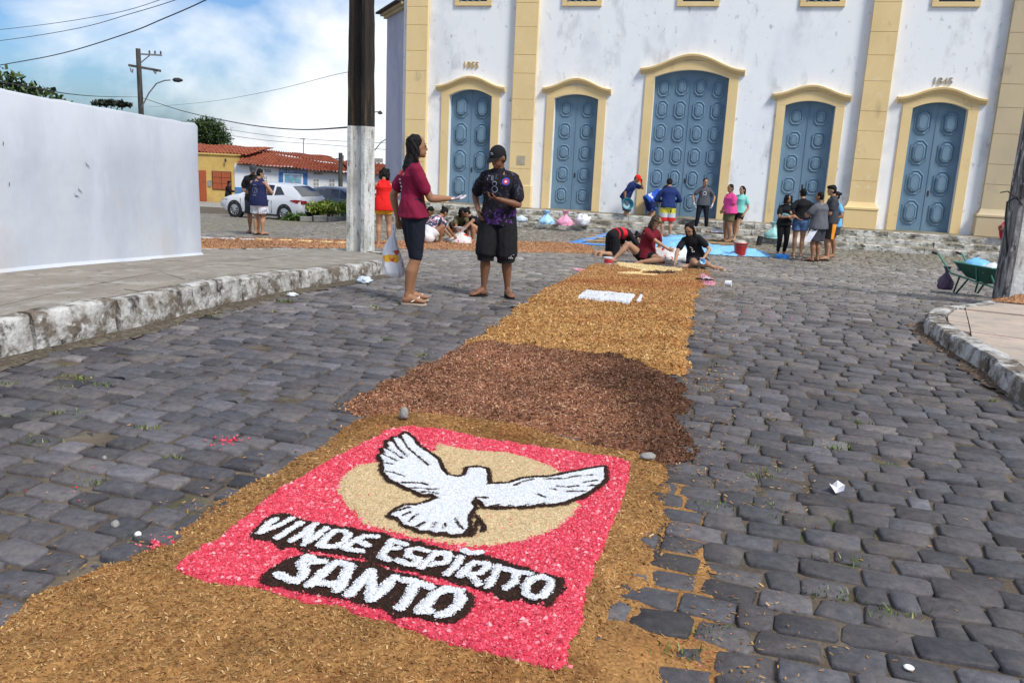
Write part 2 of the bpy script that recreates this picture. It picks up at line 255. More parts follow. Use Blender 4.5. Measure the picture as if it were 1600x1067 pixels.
WHITE_STRIP=[(1.282,8.915),(1.416,9.516),(1.489,9.525),(1.371,8.871)]
BAND_FAR=[(-7.972,18.821),(-6.744,18.283),(-5.343,19.154),(-3.682,19.622),(-1.671,20.549),(-0.751,20.985),(1.029,21.627),(1.9,21.235),(1.885,19.31),(1.072,19.212),(-0.233,18.599),(-1.505,18.57),(-2.835,18.039),(-4.646,16.647),(-5.452,14.764),(-6.115,13.907)]
PINK_HEAP=[(2.934,13.696),(3.158,14.26),(3.232,14.039),(2.903,12.105),(2.746,11.618),(2.646,11.959),(2.747,12.724)]
PINK_HEAP2=[(0.929,13.713),(1.084,14.453),(1.21,14.242),(1.2,13.501),(1.012,13.216)]
CURB_R=[(5.588,9.842),(5.069,9.315),(4.725,9.099),(4.466,8.825),(4.117,8.291),(3.932,7.876),(3.794,7.288),(3.653,6.311),(3.55,5.899),(3.502,5.581)]
CURB_RF=[(4.137,8.292),(3.931,7.465),(3.779,6.503),(3.624,5.75)]
CURB_L=[(-4.1,3.25),(-3.413,5.434),(-3.16,6.1),(-2.96,6.75),(-2.78,7.4),(-2.58,8.1),(-2.36,8.8),(-2.15,9.45),(-1.93,10.15),(-1.72,10.85)]
# ---------- ground ----------
layered('dirt', (.105, .080, .056), [((.19, .155, .11), 3, .45, .7, (1, 1, 1), 6), ((.05, .045, .035), 9, .5, .7, (1, 1, 1), 5), ((.06, .085, .025), 1.6, .58, .72, (1, 1, 1), 8)], rough=.95, bump=.5, bscale=90)
def stone_mat():
    m = colattr('cobble', .62, .35); t = m.node_tree; b = t.nodes['Principled BSDF']; a = [n for n in t.nodes if n.type == 'ATTRIBUTE'][0]
    co = t.nodes.new('ShaderNodeTexCoord'); n = t.nodes.new('ShaderNodeTexNoise'); n.inputs['Scale'].default_value = 26; n.inputs['Detail'].default_value = 7; n.inputs['Roughness'].default_value = .7
    x = t.nodes.new('ShaderNodeMix'); x.data_type = 'RGBA'; x.blend_type = 'MULTIPLY'; x.inputs[0].default_value = 1
    r = t.nodes.new('ShaderNodeValToRGB'); r.color_ramp.elements[0].position = .3; r.color_ramp.elements[0].color = (.62, .62, .62, 1); r.color_ramp.elements[1].position = .72; r.color_ramp.elements[1].color = (1.5, 1.45, 1.38, 1)
    t.links.new(co.outputs['Object'], n.inputs['Vector']); t.links.new(n.outputs[0], r.inputs[0]); t.links.new(a.outputs[0], x.inputs[6]); t.links.new(r.outputs[0], x.inputs[7])
    n3 = t.nodes.new('ShaderNodeTexNoise'); n3.inputs['Scale'].default_value = 2.3; n3.inputs['Detail'].default_value = 8; n3.inputs['Roughness'].default_value = .7; n3.inputs['Distortion'].default_value = .6
    r3 = t.nodes.new('ShaderNodeMapRange'); r3.inputs[1].default_value = .53; r3.inputs[2].default_value = .74
    x3 = t.nodes.new('ShaderNodeMix'); x3.data_type = 'RGBA'; x3.inputs[7].default_value = (.19, .16, .125, 1); mu = t.nodes.new('ShaderNodeMath'); mu.operation = 'MULTIPLY'; mu.inputs[1].default_value = .75
    t.links.new(co.outputs['Object'], n3.inputs['Vector']); t.links.new(n3.outputs[0], r3.inputs[0]); t.links.new(r3.outputs[0], mu.inputs[0]); t.links.new(mu.outputs[0], x3.inputs[0]); t.links.new(x.outputs[2], x3.inputs[6]); t.links.new(x3.outputs[2], b.inputs['Base Color'])
    n2 = t.nodes.new('ShaderNodeTexNoise'); n2.inputs['Scale'].default_value = 70; n2.inputs['Detail'].default_value = 5
    bp = t.nodes.new('ShaderNodeBump'); bp.inputs['Strength'].default_value = .45; bp.inputs['Distance'].default_value = .006; t.links.new(co.outputs['Object'], n2.inputs['Vector']); t.links.new(n2.outputs[0], bp.inputs['Height'])
    n4 = t.nodes.new('ShaderNodeTexNoise'); n4.inputs['Scale'].default_value = 13; bq = t.nodes.new('ShaderNodeBump'); bq.inputs['Strength'].default_value = .35; bq.inputs['Distance'].default_value = .012
    t.links.new(co.outputs['Object'], n4.inputs['Vector']); t.links.new(n4.outputs[0], bq.inputs['Height']); t.links.new(bp.outputs[0], bq.inputs['Normal']); t.links.new(bq.outputs[0], b.inputs['Normal'])
stone_mat()
colattr('grain', .9, .2); colattr('salt', .8, .25); colattr('leaf', .6, .3)

gx = np.unique(np.concatenate([np.linspace(-400, -40, 10), np.linspace(-40, 40, 161), np.linspace(40, 400, 10)]))
gy = np.unique(np.concatenate([np.linspace(-60, -4, 6), np.linspace(-4, 40, 133), np.linspace(40, 120, 21), np.linspace(120, 900, 12)]))
X, Y = np.meshgrid(gx, gy); Z = g(X, Y)-.016
nx, ny = len(gx), len(gy); I = np.arange(nx*ny).reshape(ny, nx)
fq = np.stack([I[:-1, :-1], I[:-1, 1:], I[1:, 1:], I[1:, :-1]], -1).reshape(-1, 4)
ground = link('ground', npmesh('ground', np.stack([X, Y, Z], -1).reshape(-1, 3), [fq], None, True), M('dirt')); tag(ground, kind='structure')

# closed outlines of pavements (used to keep cobbles out)
KEND = [(-1.66, 11.4), (-1.70, 12.1), (-1.90, 12.9), (-2.25, 13.5), (-2.80, 13.95), (-3.65, 13.15), (-4.45, 12.2), (-5.6, 11.9), (-12, 11.7)]
LWALK = CURB_L+KEND+[(-12, 2), (-5.1, 2)]
RWALK = CURB_R[::-1]+[(7.0, 10.75), (9, 11.1), (12, 11.3), (12, 3.2), (3.25, 3.2), (3.35, 4.6)]

# ---------- cobbles ----------
hv = R(16); vv = np.array([math.sin(hv), math.cos(hv)]); uu = np.array([math.cos(hv), -math.sin(hv)])
cen = []; dims = []; prev = 0
for j in range(-40, 300):
    t = j*.148; s = -40+rng.random()*.2; row = []
    while s < 30:
        L = rng.uniform(.165, .255) if rng.random() > .07 else rng.uniform(.09, .14); row.append((s+L/2, L)); s += L
    row = np.array(row); c = row[:, :1]*uu+t*vv; keep = (c[:, 1] > 1.0) & (c[:, 1] < 38) & (np.abs(c[:, 0]-.0) < .66*c[:, 1]+2.2) & ~((c[:, 1] > 28) & (c[:, 0] > -3))
    cen.append(c[keep]); dims.append(np.stack([row[keep, 1], np.full(keep.sum(), .148)], 1))
cen = np.concatenate(cen); dims = np.concatenate(dims)
# gentle bending of the rows and misplaced stones
cen[:, 1] += .22*(fbm(cen[:, 0]*.25, cen[:, 1]*.25, 3, 2)-.5)*2; cen[:, 0] += .12*(fbm(cen[:, 0]*.3, cen[:, 1]*.3, 9, 2)-.5)*2
keep = (poly_sd(LWALK, cen[:, 0], cen[:, 1]) < -.02) & (poly_sd(RWALK, cen[:, 0], cen[:, 1]) < -.02)
nf = cen[:, 0]*.2504+cen[:, 1]*.9681; keep &= ~((nf > 25.25) & (cen[:, 0] > -6.2))
for P in (SAW_NEAR, SAW_DARK, SAW_FAR): keep &= poly_sd(P, cen[:, 0], cen[:, 1]) < .13
cen, dims = cen[keep], dims[keep]; n = len(cen); dist = np.hypot(cen[:, 0], cen[:, 1])
yaw = rng.normal(0, .035, n)+.10*(fbm(cen[:, 0]*.4, cen[:, 1]*.4, 31, 2)-.5)*2; th = -hv+yaw
gap = .0075+.007*rng.random(n); hu = dims[:, 0]/2-gap*.8; hw = dims[:, 1]/2-gap*.62*(1+.6*rng.random(n))
sunk = rng.random(n) < .05
zt = g(cen[:, 0], cen[:, 1])+rng.normal(0, .0035, n)-sunk*.016; tx = rng.normal(0, .022, n); ty = rng.normal(0, .018, n)
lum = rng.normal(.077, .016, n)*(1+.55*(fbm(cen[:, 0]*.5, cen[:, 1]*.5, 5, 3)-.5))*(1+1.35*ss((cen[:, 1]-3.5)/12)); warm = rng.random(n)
worn = (rng.random(n) < .08); lum = lum*(1+worn*.38)
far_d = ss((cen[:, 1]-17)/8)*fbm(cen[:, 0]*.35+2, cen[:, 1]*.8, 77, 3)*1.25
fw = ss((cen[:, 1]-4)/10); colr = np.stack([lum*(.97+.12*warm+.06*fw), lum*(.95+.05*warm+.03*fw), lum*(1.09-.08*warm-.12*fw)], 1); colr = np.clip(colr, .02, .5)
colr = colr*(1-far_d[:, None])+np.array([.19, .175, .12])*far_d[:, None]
def stones(idx, ring):
    """ring: list of unit outline points; three rings per stone (foot, shoulder, top) and a cap"""
    k = len(ring); m = len(idx); base = np.array(ring)
    V = np.zeros((m, 3*k+1, 3)); c, s_ = np.cos(th[idx])[:, None], np.sin(th[idx])[:, None]
    jit = rng.normal(0, .0062, (m, k, 2)); mid = rng.normal(0, .004, (m,))
    for r, (sc, dz) in enumerate(((1.0, -.05), (1.0, -.007), (.90 if k > 4 else .9, 0.0))):
        sx = hu[idx][:, None]-(0 if sc == 1 else .006); sy = hw[idx][:, None]-(0 if sc == 1 else .006)
        px = base[None, :, 0]*sx+jit[..., 0]; py = base[None, :, 1]*sy+jit[..., 1]
        V[:, r*k:(r+1)*k, 0] = cen[idx, 0][:, None]+px*c-py*s_; V[:, r*k:(r+1)*k, 1] = cen[idx, 1][:, None]+px*s_+py*c
        V[:, r*k:(r+1)*k, 2] = zt[idx][:, None]+dz+(px*tx[idx][:, None]+py*ty[idx][:, None]+(rng.normal(0, .0022, (m, k)) if r == 2 else 0))
    V[:, 3*k, 0] = cen[idx, 0]; V[:, 3*k, 1] = cen[idx, 1]; V[:, 3*k, 2] = zt[idx]+.004+mid
    q = [[r*k+i, r*k+(i+1) % k, (r+1)*k+(i+1) % k, (r+1)*k+i] for r in range(2) for i in range(k)]; t = [[2*k+i, 2*k+(i+1) % k, 3*k] for i in range(k)]
    return V, np.array(q), np.array(t)
OCT = [(-1, -.74), (-.86, -1), (.86, -1), (1, -.74), (1, .74), (.86, 1), (-.86, 1), (-1, .74)]; QUAD = [(-1, -1), (1, -1), (1, 1), (-1, 1)]
# the largest 300 in view are single objects
dx = cen[:, 0]; dy = cen[:, 1]; infr = (np.abs((dx)/(dy*.976+.33)) < .60) & (dy > 1.75)
order = np.argsort(np.where(infr, dist, 999)); single = order[:300]; rest = order[300:]
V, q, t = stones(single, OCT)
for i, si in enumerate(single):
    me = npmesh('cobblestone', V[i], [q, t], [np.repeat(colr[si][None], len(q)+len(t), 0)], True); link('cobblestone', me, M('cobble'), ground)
def bulk(idx, ring, name):
    V, q, t = stones(idx, ring); m, nv = V.shape[:2]; off = (np.arange(m)*nv)[:, None, None]
    Q = (q[None]+off).reshape(-1, 4); T = (t[None]+off).reshape(-1, 3)
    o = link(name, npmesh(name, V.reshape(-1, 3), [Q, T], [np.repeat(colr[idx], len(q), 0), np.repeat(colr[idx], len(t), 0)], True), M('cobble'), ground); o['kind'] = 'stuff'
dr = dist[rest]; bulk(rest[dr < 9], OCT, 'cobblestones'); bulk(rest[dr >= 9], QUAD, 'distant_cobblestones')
print('cobbles', n)

# ---------- loose material: sheets and grains ----------
def pal(cols, n, jit=.12):
    c = np.array(cols)[rng.integers(0, len(cols), n)]*(1+rng.normal(0, jit, (n, 1))); return np.clip(c, .003, .95)
def flakes(p, L, Wd, tilt=.5, thick=False):
    n = len(p); ya = rng.random(n)*2*PI; pi_ = rng.normal(0, tilt, n); ro = rng.normal(0, tilt, n)
    a = np.stack([np.cos(ya)*np.cos(pi_), np.sin(ya)*np.cos(pi_), np.sin(pi_)], 1); b = np.stack([-np.sin(ya)*np.cos(ro), np.cos(ya)*np.cos(ro), np.sin(ro)], 1)
    a *= (L/2)[:, None]; b *= (Wd/2)[:, None]
    V = np.stack([p-a-b, p+a-b*.7, p+a*.9+b, p-a*1.1+b*.8], 1); return V.reshape(-1, 3), np.arange(n*4).reshape(n, 4)
def lumps(p, r):
    n = len(p); d = np.array([(1, 0, 0), (0, 1, 0), (-1, 0, 0), (0, -1, 0), (0, 0, 1), (0, 0, -1)], float)
    ya = rng.random(n)*PI; c, s_ = np.cos(ya), np.sin(ya); V = d[None]*r[:, None, None]*rng.uniform(.65, 1.3, (n, 6, 1))+rng.normal(0, .18, (n, 6, 3))*r[:, None, None]
    V = np.stack([V[..., 0]*c[:, None]-V[..., 1]*s_[:, None], V[..., 0]*s_[:, None]+V[..., 1]*c[:, None], V[..., 2]*.8], -1)+p[:, None]
    f = np.array([(0, 1, 4), (1, 2, 4), (2, 3, 4), (3, 0, 4), (1, 0, 5), (2, 1, 5), (3, 2, 5), (0, 3, 5)])
    return V.reshape(-1, 3), (f[None]+(np.arange(n)*6)[:, None, None]).reshape(-1, 3)
def heap(name, sd, box, res, H, taper, sheet, grains, mat='grain', parent=None, rough=.006, shade=None, edge=.012, eq=22, kind='stuff', relief=None, base=0, lump=0):
    """sd(x,y): signed distance inside the patch. sheet: palette; grains: (density per m2, kind, size lo, size hi, palette, tilt)"""
    x0, x1, y0, y1 = box; xs = np.arange(x0, x1, res); ys = np.arange(y0, y1, res)
    def D(x, y): return sd(x, y)+edge*(fbm(x*eq, y*eq, 4, 3)-.5)*2
    def HT(x, y):
        d = D(x, y); h = base+(H-base)*ss(d/taper)+(rough*(fbm(x*30, y*30, 8, 3)-.5)*2+lump*(fbm(x*6, y*6, 18, 3)-.5)*2)*ss(d/.02)+(relief(x, y) if relief else 0)
        return g(x, y)+.002+np.maximum(h, -.004 if relief is None else -.013)
    Xc, Yc = np.meshgrid(xs, ys); inside = D(Xc+res/2, Yc+res/2) > 0; jj, ii = np.nonzero(inside)
    # vertices at cell corners
    nxv = len(xs)+1; ids = np.stack([jj*nxv+ii, jj*nxv+ii+1, (jj+1)*nxv+ii+1, (jj+1)*nxv+ii], 1); uq, inv = np.unique(ids, return_inverse=True); inv = inv.reshape(ids.shape)
    vx = x0+(uq % nxv)*res; vy = y0+(uq//nxv)*res; jx = res*.35*(vn(vx*91, vy*83, 2)-.5)*2; jy = res*.35*(vn(vx*87, vy*97, 6)-.5)*2; vx = vx+jx; vy = vy+jy
    V = np.stack([vx, vy, HT(vx, vy)], 1); cols = pal([sheet[0], sheet[1], tuple(np.array(sheet[0])*.85)], len(inv), .07)
    if shade is not None: cols = shade(cols, Xc[jj, ii], Yc[jj, ii])
    allV = [V]; F4 = [inv]; C4 = [cols]; F3 = []; C3 = []; off = len(V); ar = (x1-x0)*(y1-y0)
    for dens, kd, lo, hi, pl, tilt in grains:
        m = int(dens*ar); px = rng.uniform(x0, x1, m); py = rng.uniform(y0, y1, m); k = D(px, py) > -.006; px, py = px[k], py[k]; m = len(px)
        if not m: continue
        size = lo+(hi-lo)*rng.random(m)**2.2; c = pal(pl, m)
        if shade is not None: c = shade(c, px, py)
        pz = HT(px, py)+size*.22
        if kd == 'flake': v, f = flakes(np.stack([px, py, pz], 1), size, size*rng.uniform(.18, .5, m), tilt); F4.append(f+off); C4.append(c)
        else: v, f = lumps(np.stack([px, py, pz-size*.12], 1), size/2); F3.append(f+off); C3.append(np.repeat(c, 8, 0))
        allV.append(v); off += len(v)
    faces = [np.concatenate(F4)]+([np.concatenate(F3)] if F3 else []); cs = [np.concatenate(C4)]+([np.concatenate(C3)] if C3 else [])
    o = link(name, npmesh(name, np.concatenate(allV), faces, cs, False), M(mat), parent)
    if kind: o['kind'] = kind
    return o
def bb(P, m=.03):
    P = np.array(P); return (P[:, 0].min()-m, P[:, 0].max()+m, P[:, 1].min()-m, P[:, 1].max()+m)
TAN = [(.285, .145, .048), (.34, .18, .062), (.24, .11, .034), (.40, .235, .095), (.17, .07, .02)]
BRN = [(.20, .085, .045), (.26, .12, .065), (.14, .06, .034), (.33, .18, .11), (.10, .04, .024)]
ORG = [(.42, .22, .11), (.36, .18, .09), (.48, .28, .16), (.29, .14, .07)]
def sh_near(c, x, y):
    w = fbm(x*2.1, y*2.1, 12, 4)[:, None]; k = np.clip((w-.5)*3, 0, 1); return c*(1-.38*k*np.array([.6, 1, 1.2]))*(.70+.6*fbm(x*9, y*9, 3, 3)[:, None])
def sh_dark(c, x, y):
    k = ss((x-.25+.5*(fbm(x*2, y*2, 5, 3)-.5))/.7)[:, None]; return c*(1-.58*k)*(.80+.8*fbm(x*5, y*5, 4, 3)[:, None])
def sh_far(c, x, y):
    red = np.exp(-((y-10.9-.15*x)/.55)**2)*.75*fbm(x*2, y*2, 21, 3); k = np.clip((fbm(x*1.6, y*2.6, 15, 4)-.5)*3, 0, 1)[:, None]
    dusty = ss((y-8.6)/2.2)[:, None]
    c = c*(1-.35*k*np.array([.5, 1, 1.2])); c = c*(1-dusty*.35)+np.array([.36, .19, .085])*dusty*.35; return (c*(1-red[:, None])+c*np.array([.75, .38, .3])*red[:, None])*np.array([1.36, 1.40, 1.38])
sdN = lambda x, y: poly_sd(SAW_NEAR, x, y); sdD = lambda x, y: poly_sd(SAW_DARK, x, y); sdF = lambda x, y: poly_sd(SAW_FAR, x, y)
carpet = empty('sawdust_carpet', (0, 4, 0), 0, 'long tan and brown sawdust carpet laid down the cobbled street towards the church', 'street carpet')
def place(o): o.matrix_parent_inverse = Matrix.Translation((0, -4, 0)); return o
b = bb(SAW_NEAR); b = (max(b[0], -2.9), b[1], max(b[2], 1.5), b[3])
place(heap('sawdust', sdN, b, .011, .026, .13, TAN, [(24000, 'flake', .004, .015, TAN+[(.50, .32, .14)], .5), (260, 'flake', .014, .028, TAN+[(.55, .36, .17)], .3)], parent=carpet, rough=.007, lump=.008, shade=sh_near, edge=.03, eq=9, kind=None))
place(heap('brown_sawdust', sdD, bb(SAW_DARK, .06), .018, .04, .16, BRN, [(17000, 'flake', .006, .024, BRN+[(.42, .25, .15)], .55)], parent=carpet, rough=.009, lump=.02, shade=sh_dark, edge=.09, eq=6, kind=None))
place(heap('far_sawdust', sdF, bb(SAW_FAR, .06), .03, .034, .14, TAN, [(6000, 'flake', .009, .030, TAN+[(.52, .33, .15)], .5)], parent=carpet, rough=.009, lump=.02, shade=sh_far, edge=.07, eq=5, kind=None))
# stray chips round the edges
def strays():
    m = 130000; x = rng.uniform(-3.2, 5, m); y = 1.7+rng.random(m)**1.5*14; d = np.maximum(np.maximum(sdN(x, y), sdD(x, y)), sdF(x, y)); right = (x > .4+.1*y)
    p = np.exp(-np.abs(d)/np.where(right, .22, .10))*np.where(right, 1.6, .6)+np.where(right, .016, .004); p *= ss((fbm(x*2.2, y*2.2, 9, 4)-.30)/.2); k = (d < .02) & (rng.random(m) < p) & (poly_sd(RWALK, x, y) < 0) & (poly_sd(LWALK, x, y) < 0)
    x, y = x[k], y[k]; m = len(x); s = rng.uniform(.004, .016, m)*(1+.09*y); z = g(x, y)+.006; v, f = flakes(np.stack([x, y, z], 1), s, s*rng.uniform(.2, .5, m), .2)
    o = link('stray_sawdust', npmesh('stray_sawdust', v, [f], [pal(TAN+[(.5, .3, .12)], m)]), M('grain')); tag(o, 'loose tan sawdust chips strewn over the cobbles beside the carpet', 'sawdust', kind='stuff')
strays()
# thin sawdust drifted between the stones on the right of the panel
def drift_sd(x, y):
    k = (x-.55-.15*(y-3)); return (.42-np.abs(k-.1))*.6*(fbm(x*3, y*3, 44, 4)*2-.75)-(y > 4.3)*.3
place(heap('drifted_sawdust', lambda x, y: np.minimum(np.minimum(drift_sd(x, y), .20-(x-.60-.12*(y-3))), -poly_sd(SAW_NEAR, x, y)+.05), (.1, 1.5, 1.7, 4.5), .008, .004, .02, TAN, [(1800, 'flake', .007, .02, TAN, .3)], parent=carpet, rough=.003, shade=sh_near, kind=None, edge=.05, eq=26, relief=lambda x, y: -.014*ss((x-.50-.12*(y-3))/.12)))

# ---------- salt picture ----------
panel = empty('salt_picture', (-.2, 3.2, .03), 0, 'pink salt picture of a white dove over the words VINDE ESPÍRITO SANTO', 'street carpet')
def placep(o): o.matrix_parent_inverse = Matrix.Translation((.2, -3.2, -.03)); return o
PNK = [(.66, .065, .105), (.58, .04, .075), (.72, .11, .15), (.50, .03, .055), (.74, .19, .23)]
sdP = lambda x, y: poly_sd(PINK, x, y); sdDi = lambda x, y: poly_sd(DISC, x, y)
placep(heap('pink_salt', sdP, bb(PINK), .008, .044, .05, PNK, [(26000, 'lump', .005, .013, PNK, 0), (1500, 'lump', .011, .024, PNK+[(.80, .34, .36)], 0)], 'salt', panel, rough=.006, kind=None, edge=.014, eq=14))
YEL = [(.53, .40, .22), (.60, .46, .27), (.46, .33, .17), (.66, .53, .34)]
placep(heap('yellow_disc', sdDi, bb(DISC), .008, .053, .03, YEL, [(22000, 'lump', .004, .009, YEL, 0), (500, 'lump', .008, .016, YEL, 0)], 'grain', panel, rough=.004, kind=None, edge=.006, eq=18, base=.046))
WHT = [(.63, .65, .67), (.70, .71, .73), (.55, .575, .60), (.76, .76, .77)]; CHO = [(.028, .014, .010), (.045, .022, .014), (.018, .010, .008)]
def feath(x, y):
    d = np.full(np.shape(x), 1e9)
    for L in FEATHERS: d = np.minimum(d, line_d(L, x, y))
    return .0065+.004*(fbm(x*60, y*60, 2, 2)-.5)*2-d
sdV = lambda x, y: poly_sd(DOVE, x, y)
placep(heap('dove_outline', lambda x, y: np.maximum(np.minimum(.0105+.006*(fbm(x*40, y*40, 7, 2)-.5)*2-np.abs(sdV(x, y)+.006), 1), feath(x, y)), bb(DOVE, .06), .005, .064, .008, CHO, [(40000, 'lump', .004, .008, CHO, 0)], 'grain', panel, rough=.003, kind=None, edge=.003, eq=40, base=.058))
placep(heap('dove', lambda x, y: np.minimum(sdV(x, y), -feath(x, y)), bb(DOVE), .006, .062, .012, WHT, [(42000, 'lump', .003, .008, WHT, 0)], 'salt', panel, rough=.003, kind=None, edge=.003, eq=40, base=.059))
for P in (BAND1, BAND2):
    placep(heap('word_band', lambda x, y: poly_sd(P, x, y)+.005, bb(P, .05), .008, .054, .02, CHO, [(30000, 'lump', .004, .009, CHO, 0)], 'grain', panel, rough=.004, kind=None, edge=.008, eq=22, base=.050))
for word, w in ((WORD1, .0115), (WORD2, .0165)):
    for L in word:
        allp = [q for s_ in L for q in s_]
        def sdl(x, y, L=L, w=w):
            d = np.full(np.shape(x), 1e9)
            for s_ in L: d = np.minimum(d, line_d(s_, x, y))
            return w-d
        placep(heap('letter', sdl, bb(allp, .035), .005, .066, .012, WHT, [(60000, 'lump', .003, .008, WHT, 0)], 'salt', panel, rough=.004, kind=None, edge=.006, eq=34, base=.060))
# spilled pink lumps on the cobbles
def spill(cx, cy, r, n, pl, lab, s0=.006, s1=.018, name='spilled_salt'):
    x = cx+rng.normal(0, r, n); y = cy+rng.normal(0, r*1.3, n); s = s0+(s1-s0)*rng.random(n)**2; v, f = lumps(np.stack([x, y, g(x, y)+.004+s*.3], 1), s/2)
    o = link(name, npmesh(name, v, [f], [np.repeat(pal(pl, n), 8, 0)]), M('salt')); tag(o, lab, 'salt', kind='stuff'); return o
# far designs on the carpet
PALE = [(.78, .60, .30), (.84, .68, .38), (.72, .52, .24)]
place(heap('pale_cross', lambda x, y: poly_sd(CROSS, x, y), bb(CROSS), .03, .05, .05, PALE, [(1500, 'lump', .012, .025, PALE, 0)], parent=carpet, kind=None, edge=.02, eq=8))
place(heap('white_rectangle', lambda x, y: np.maximum(np.minimum(poly_sd(WHITE_RECT, x, y), np.hypot((x-1.06), (y-9.42)*.8)-.045), poly_sd(WHITE_STRIP, x, y)), (.6, 1.7, 8.7, 10), .016, .055, .03, WHT, [(5000, 'lump', .006, .014, WHT, 0)], 'salt', carpet, kind=None, edge=.012, eq=14))
o = heap('orange_sawdust_strip', lambda x, y: poly_sd(BAND_FAR, x, y), bb(BAND_FAR), .06, .05, .25, ORG, [(1700, 'flake', .016, .045, ORG+[(.55, .34, .19)], .5)], rough=.012, edge=.14, eq=2, kind=None)
tag(o, 'flat strip of orange sawdust crossing the cobbles behind the concrete pole and the seated girls', 'street carpet')
def dashes(cx, cy, n, col, lab):
    o = heap('salt_marking', lambda x, y: .13-np.hypot((x-cx-((x-cx)/.42).round().clip(-n, n)*.42)*.55, (y-cy-.12*(x-cx))*1.0), (cx-n*.42-.5, cx+n*.42+.5, cy-.6, cy+.6), .035, .065, .05, col, [(900, 'lump', .015, .03, col, 0)], 'salt', kind=None, edge=.03, eq=7)
    tag(o, lab, 'street carpet')
dashes(-6.6, 17.9, 2, WHT, 'row of white salt patches on the orange sawdust strip beside the boundary wall'); dashes(-4.6, 18.35, 2, PALE, 'row of pale yellow patches on the orange sawdust strip near the concrete pole')
# ---------- pavements ----------
layered('kerb', (.50, .49, .46), [((.16, .13, .10), 5, .42, .58, (1, 1, 1), 9), ((.045, .04, .035), 8, .54, .66, (1, 1, .8), 9), ((.62, .61, .58), 14, .55, .7, (1, 1, 1), 6)], rough=.92, bump=.8, bscale=30, bdist=.02)
layered('slab', (.275, .245, .20), [((.22, .195, .16), 1.5, .4, .65, (1, 1, 1), 8), ((.38, .35, .31), 4, .5, .7, (1, 1, 1), 8), ((.11, .095, .08), 9, .58, .70, (1, 1, 1), 8)], rough=.9, bump=.4, bscale=70, bdist=.008)
layered('paver', (.42, .35, .28), [((.52, .40, .32), 1.1, .45, .6, (1, 1, 1), 3), ((.30, .27, .24), 4, .5, .7, (1, 1, 1), 8), ((.50, .48, .44), 9, .6, .75, (1, 1, 1), 5)], rough=.9, bump=.35, bscale=60, bdist=.008)
def walk_polyline(P, step):
    P = [np.array(p, float) for p in P]; out = [P[0]]; acc = 0
    for a, b in zip(P[:-1], P[1:]):
        L = np.linalg.norm(b-a); d = step-acc
        while d < L: out.append(a+(b-a)*d/L); d += step
        acc = (acc+L) % step
    return out
def kerb(P, top, width, side, parent, seg=.9):
    pts = walk_polyline(P, .15); k = 0; i = 0
    while i < len(pts)-2:
        n = int(seg/.15+rng.integers(-1, 2)); sub = pts[i:i+n+1]; i += n
        if len(sub) < 2: break
        mb = MB(); rings = []; jz = rng.normal(0, .006); jo = rng.normal(0, .008)
        for j, p in enumerate(sub):
            d = (sub[min(j+1, len(sub)-1)]-sub[max(j-1, 0)]); d = d/np.linalg.norm(d); nn = np.array([-d[1], d[0]])*side
            q = p + (d*.012 if j == 0 else (-d*.012 if j == len(sub)-1 else 0))
            z = gf(*p)+(top(*p) if callable(top) else top)+jz; o = nn*jo; r = []
            for (w, h) in ((0, -.35), (-.012, -.16), (0, -.07), (.004, -.018), (.022, 0), (width*.5, .004), (width, 0), (width, -.35)):
                e = q+nn*w+o+rng.normal(0, .006, 2)*(h < 0); r.append((e[0], e[1], z+h+rng.normal(0, .003)*(h > -.2)))
            rings.append(r)
        mb.loft(rings); mb.build('kerb_stone', M('kerb'), parent, smooth=True)
def slabs(poly, top, lines, mat, name, parent, gap=.004, thick=.09):
    pieces = [poly]
    for (p, ang) in lines:
        nrm = (-math.sin(ang), math.cos(ang)); nn = []
        for q in pieces:
            for sgn in (1, -1):
                c = clip(q, p, (nrm[0]*sgn, nrm[1]*sgn))
                if len(c) > 2 and abs(area(c)) > .01: nn.append(c)
        pieces = nn
    for q in pieces:
        if area(q) < 0: q = q[::-1]
        bm = bmesh.new(); q2 = inset(q, gap+.002); vs = [bm.verts.new((a, b, 0)) for a, b in q2]
        try: bm.faces.new(vs)
        except ValueError: continue
        ys = [a[1] for a in q2]; yy = math.floor(min(ys))+.5
        while yy < max(ys):
            bmesh.ops.bisect_plane(bm, geom=bm.verts[:]+bm.edges[:]+bm.faces[:], plane_co=(0, yy, 0), plane_no=(0, 1, 0)); yy += .5
        bmesh.ops.triangulate(bm, faces=bm.faces[:]); dz = rng.normal(0, .003)
        r = bmesh.ops.extrude_face_region(bm, geom=bm.faces[:]); up = [v for v in r['geom'] if isinstance(v, bmesh.types.BMVert)]
        for v in bm.verts: v.co.z = gf(v.co.x, v.co.y)+(top(v.co.x, v.co.y)-.008 if callable(top) else top)-thick
        for v in up: v.co.z += thick+dz
        bmesh.ops.recalc_face_normals(bm, faces=bm.faces)
        me = bpy.data.meshes.new(name); bm.to_mesh(me); bm.free(); link(name, me, M(mat), parent)
lw = empty('pavement', (0, 0, 0)); tag(lw, kind='structure')
outer = CURB_L+KEND
PH = lambda x, y: .26-.09*float(ss((y-6)/5))
kerb(outer, PH, .15, 1, lw)
inn = []
for a, b in zip(outer[:-1], outer[1:]):
    d = np.array(b)-a; d = d/np.linalg.norm(d); inn.append((a[0]-d[1]*.16, a[1]+d[0]*.16))
inn.append((-12, 11.5))
slabs(inn+[(-12, 3.0)], PH, [((-3.9, 7.2), R(-24)), ((-3.2, 9.4), R(-14)), ((-3.4, 9), R(84)), ((-3.6, 11.6), R(-8)), ((-2.9, 8), R(72)), ((-3, 13.2), R(12)), ((-3.3, 8.0), R(-50)), ((-3.0, 10.3), R(38))], 'slab', 'pavement_slab', lw)
rw = empty('pavement', (0, 0, 0)); tag(rw, kind='structure')
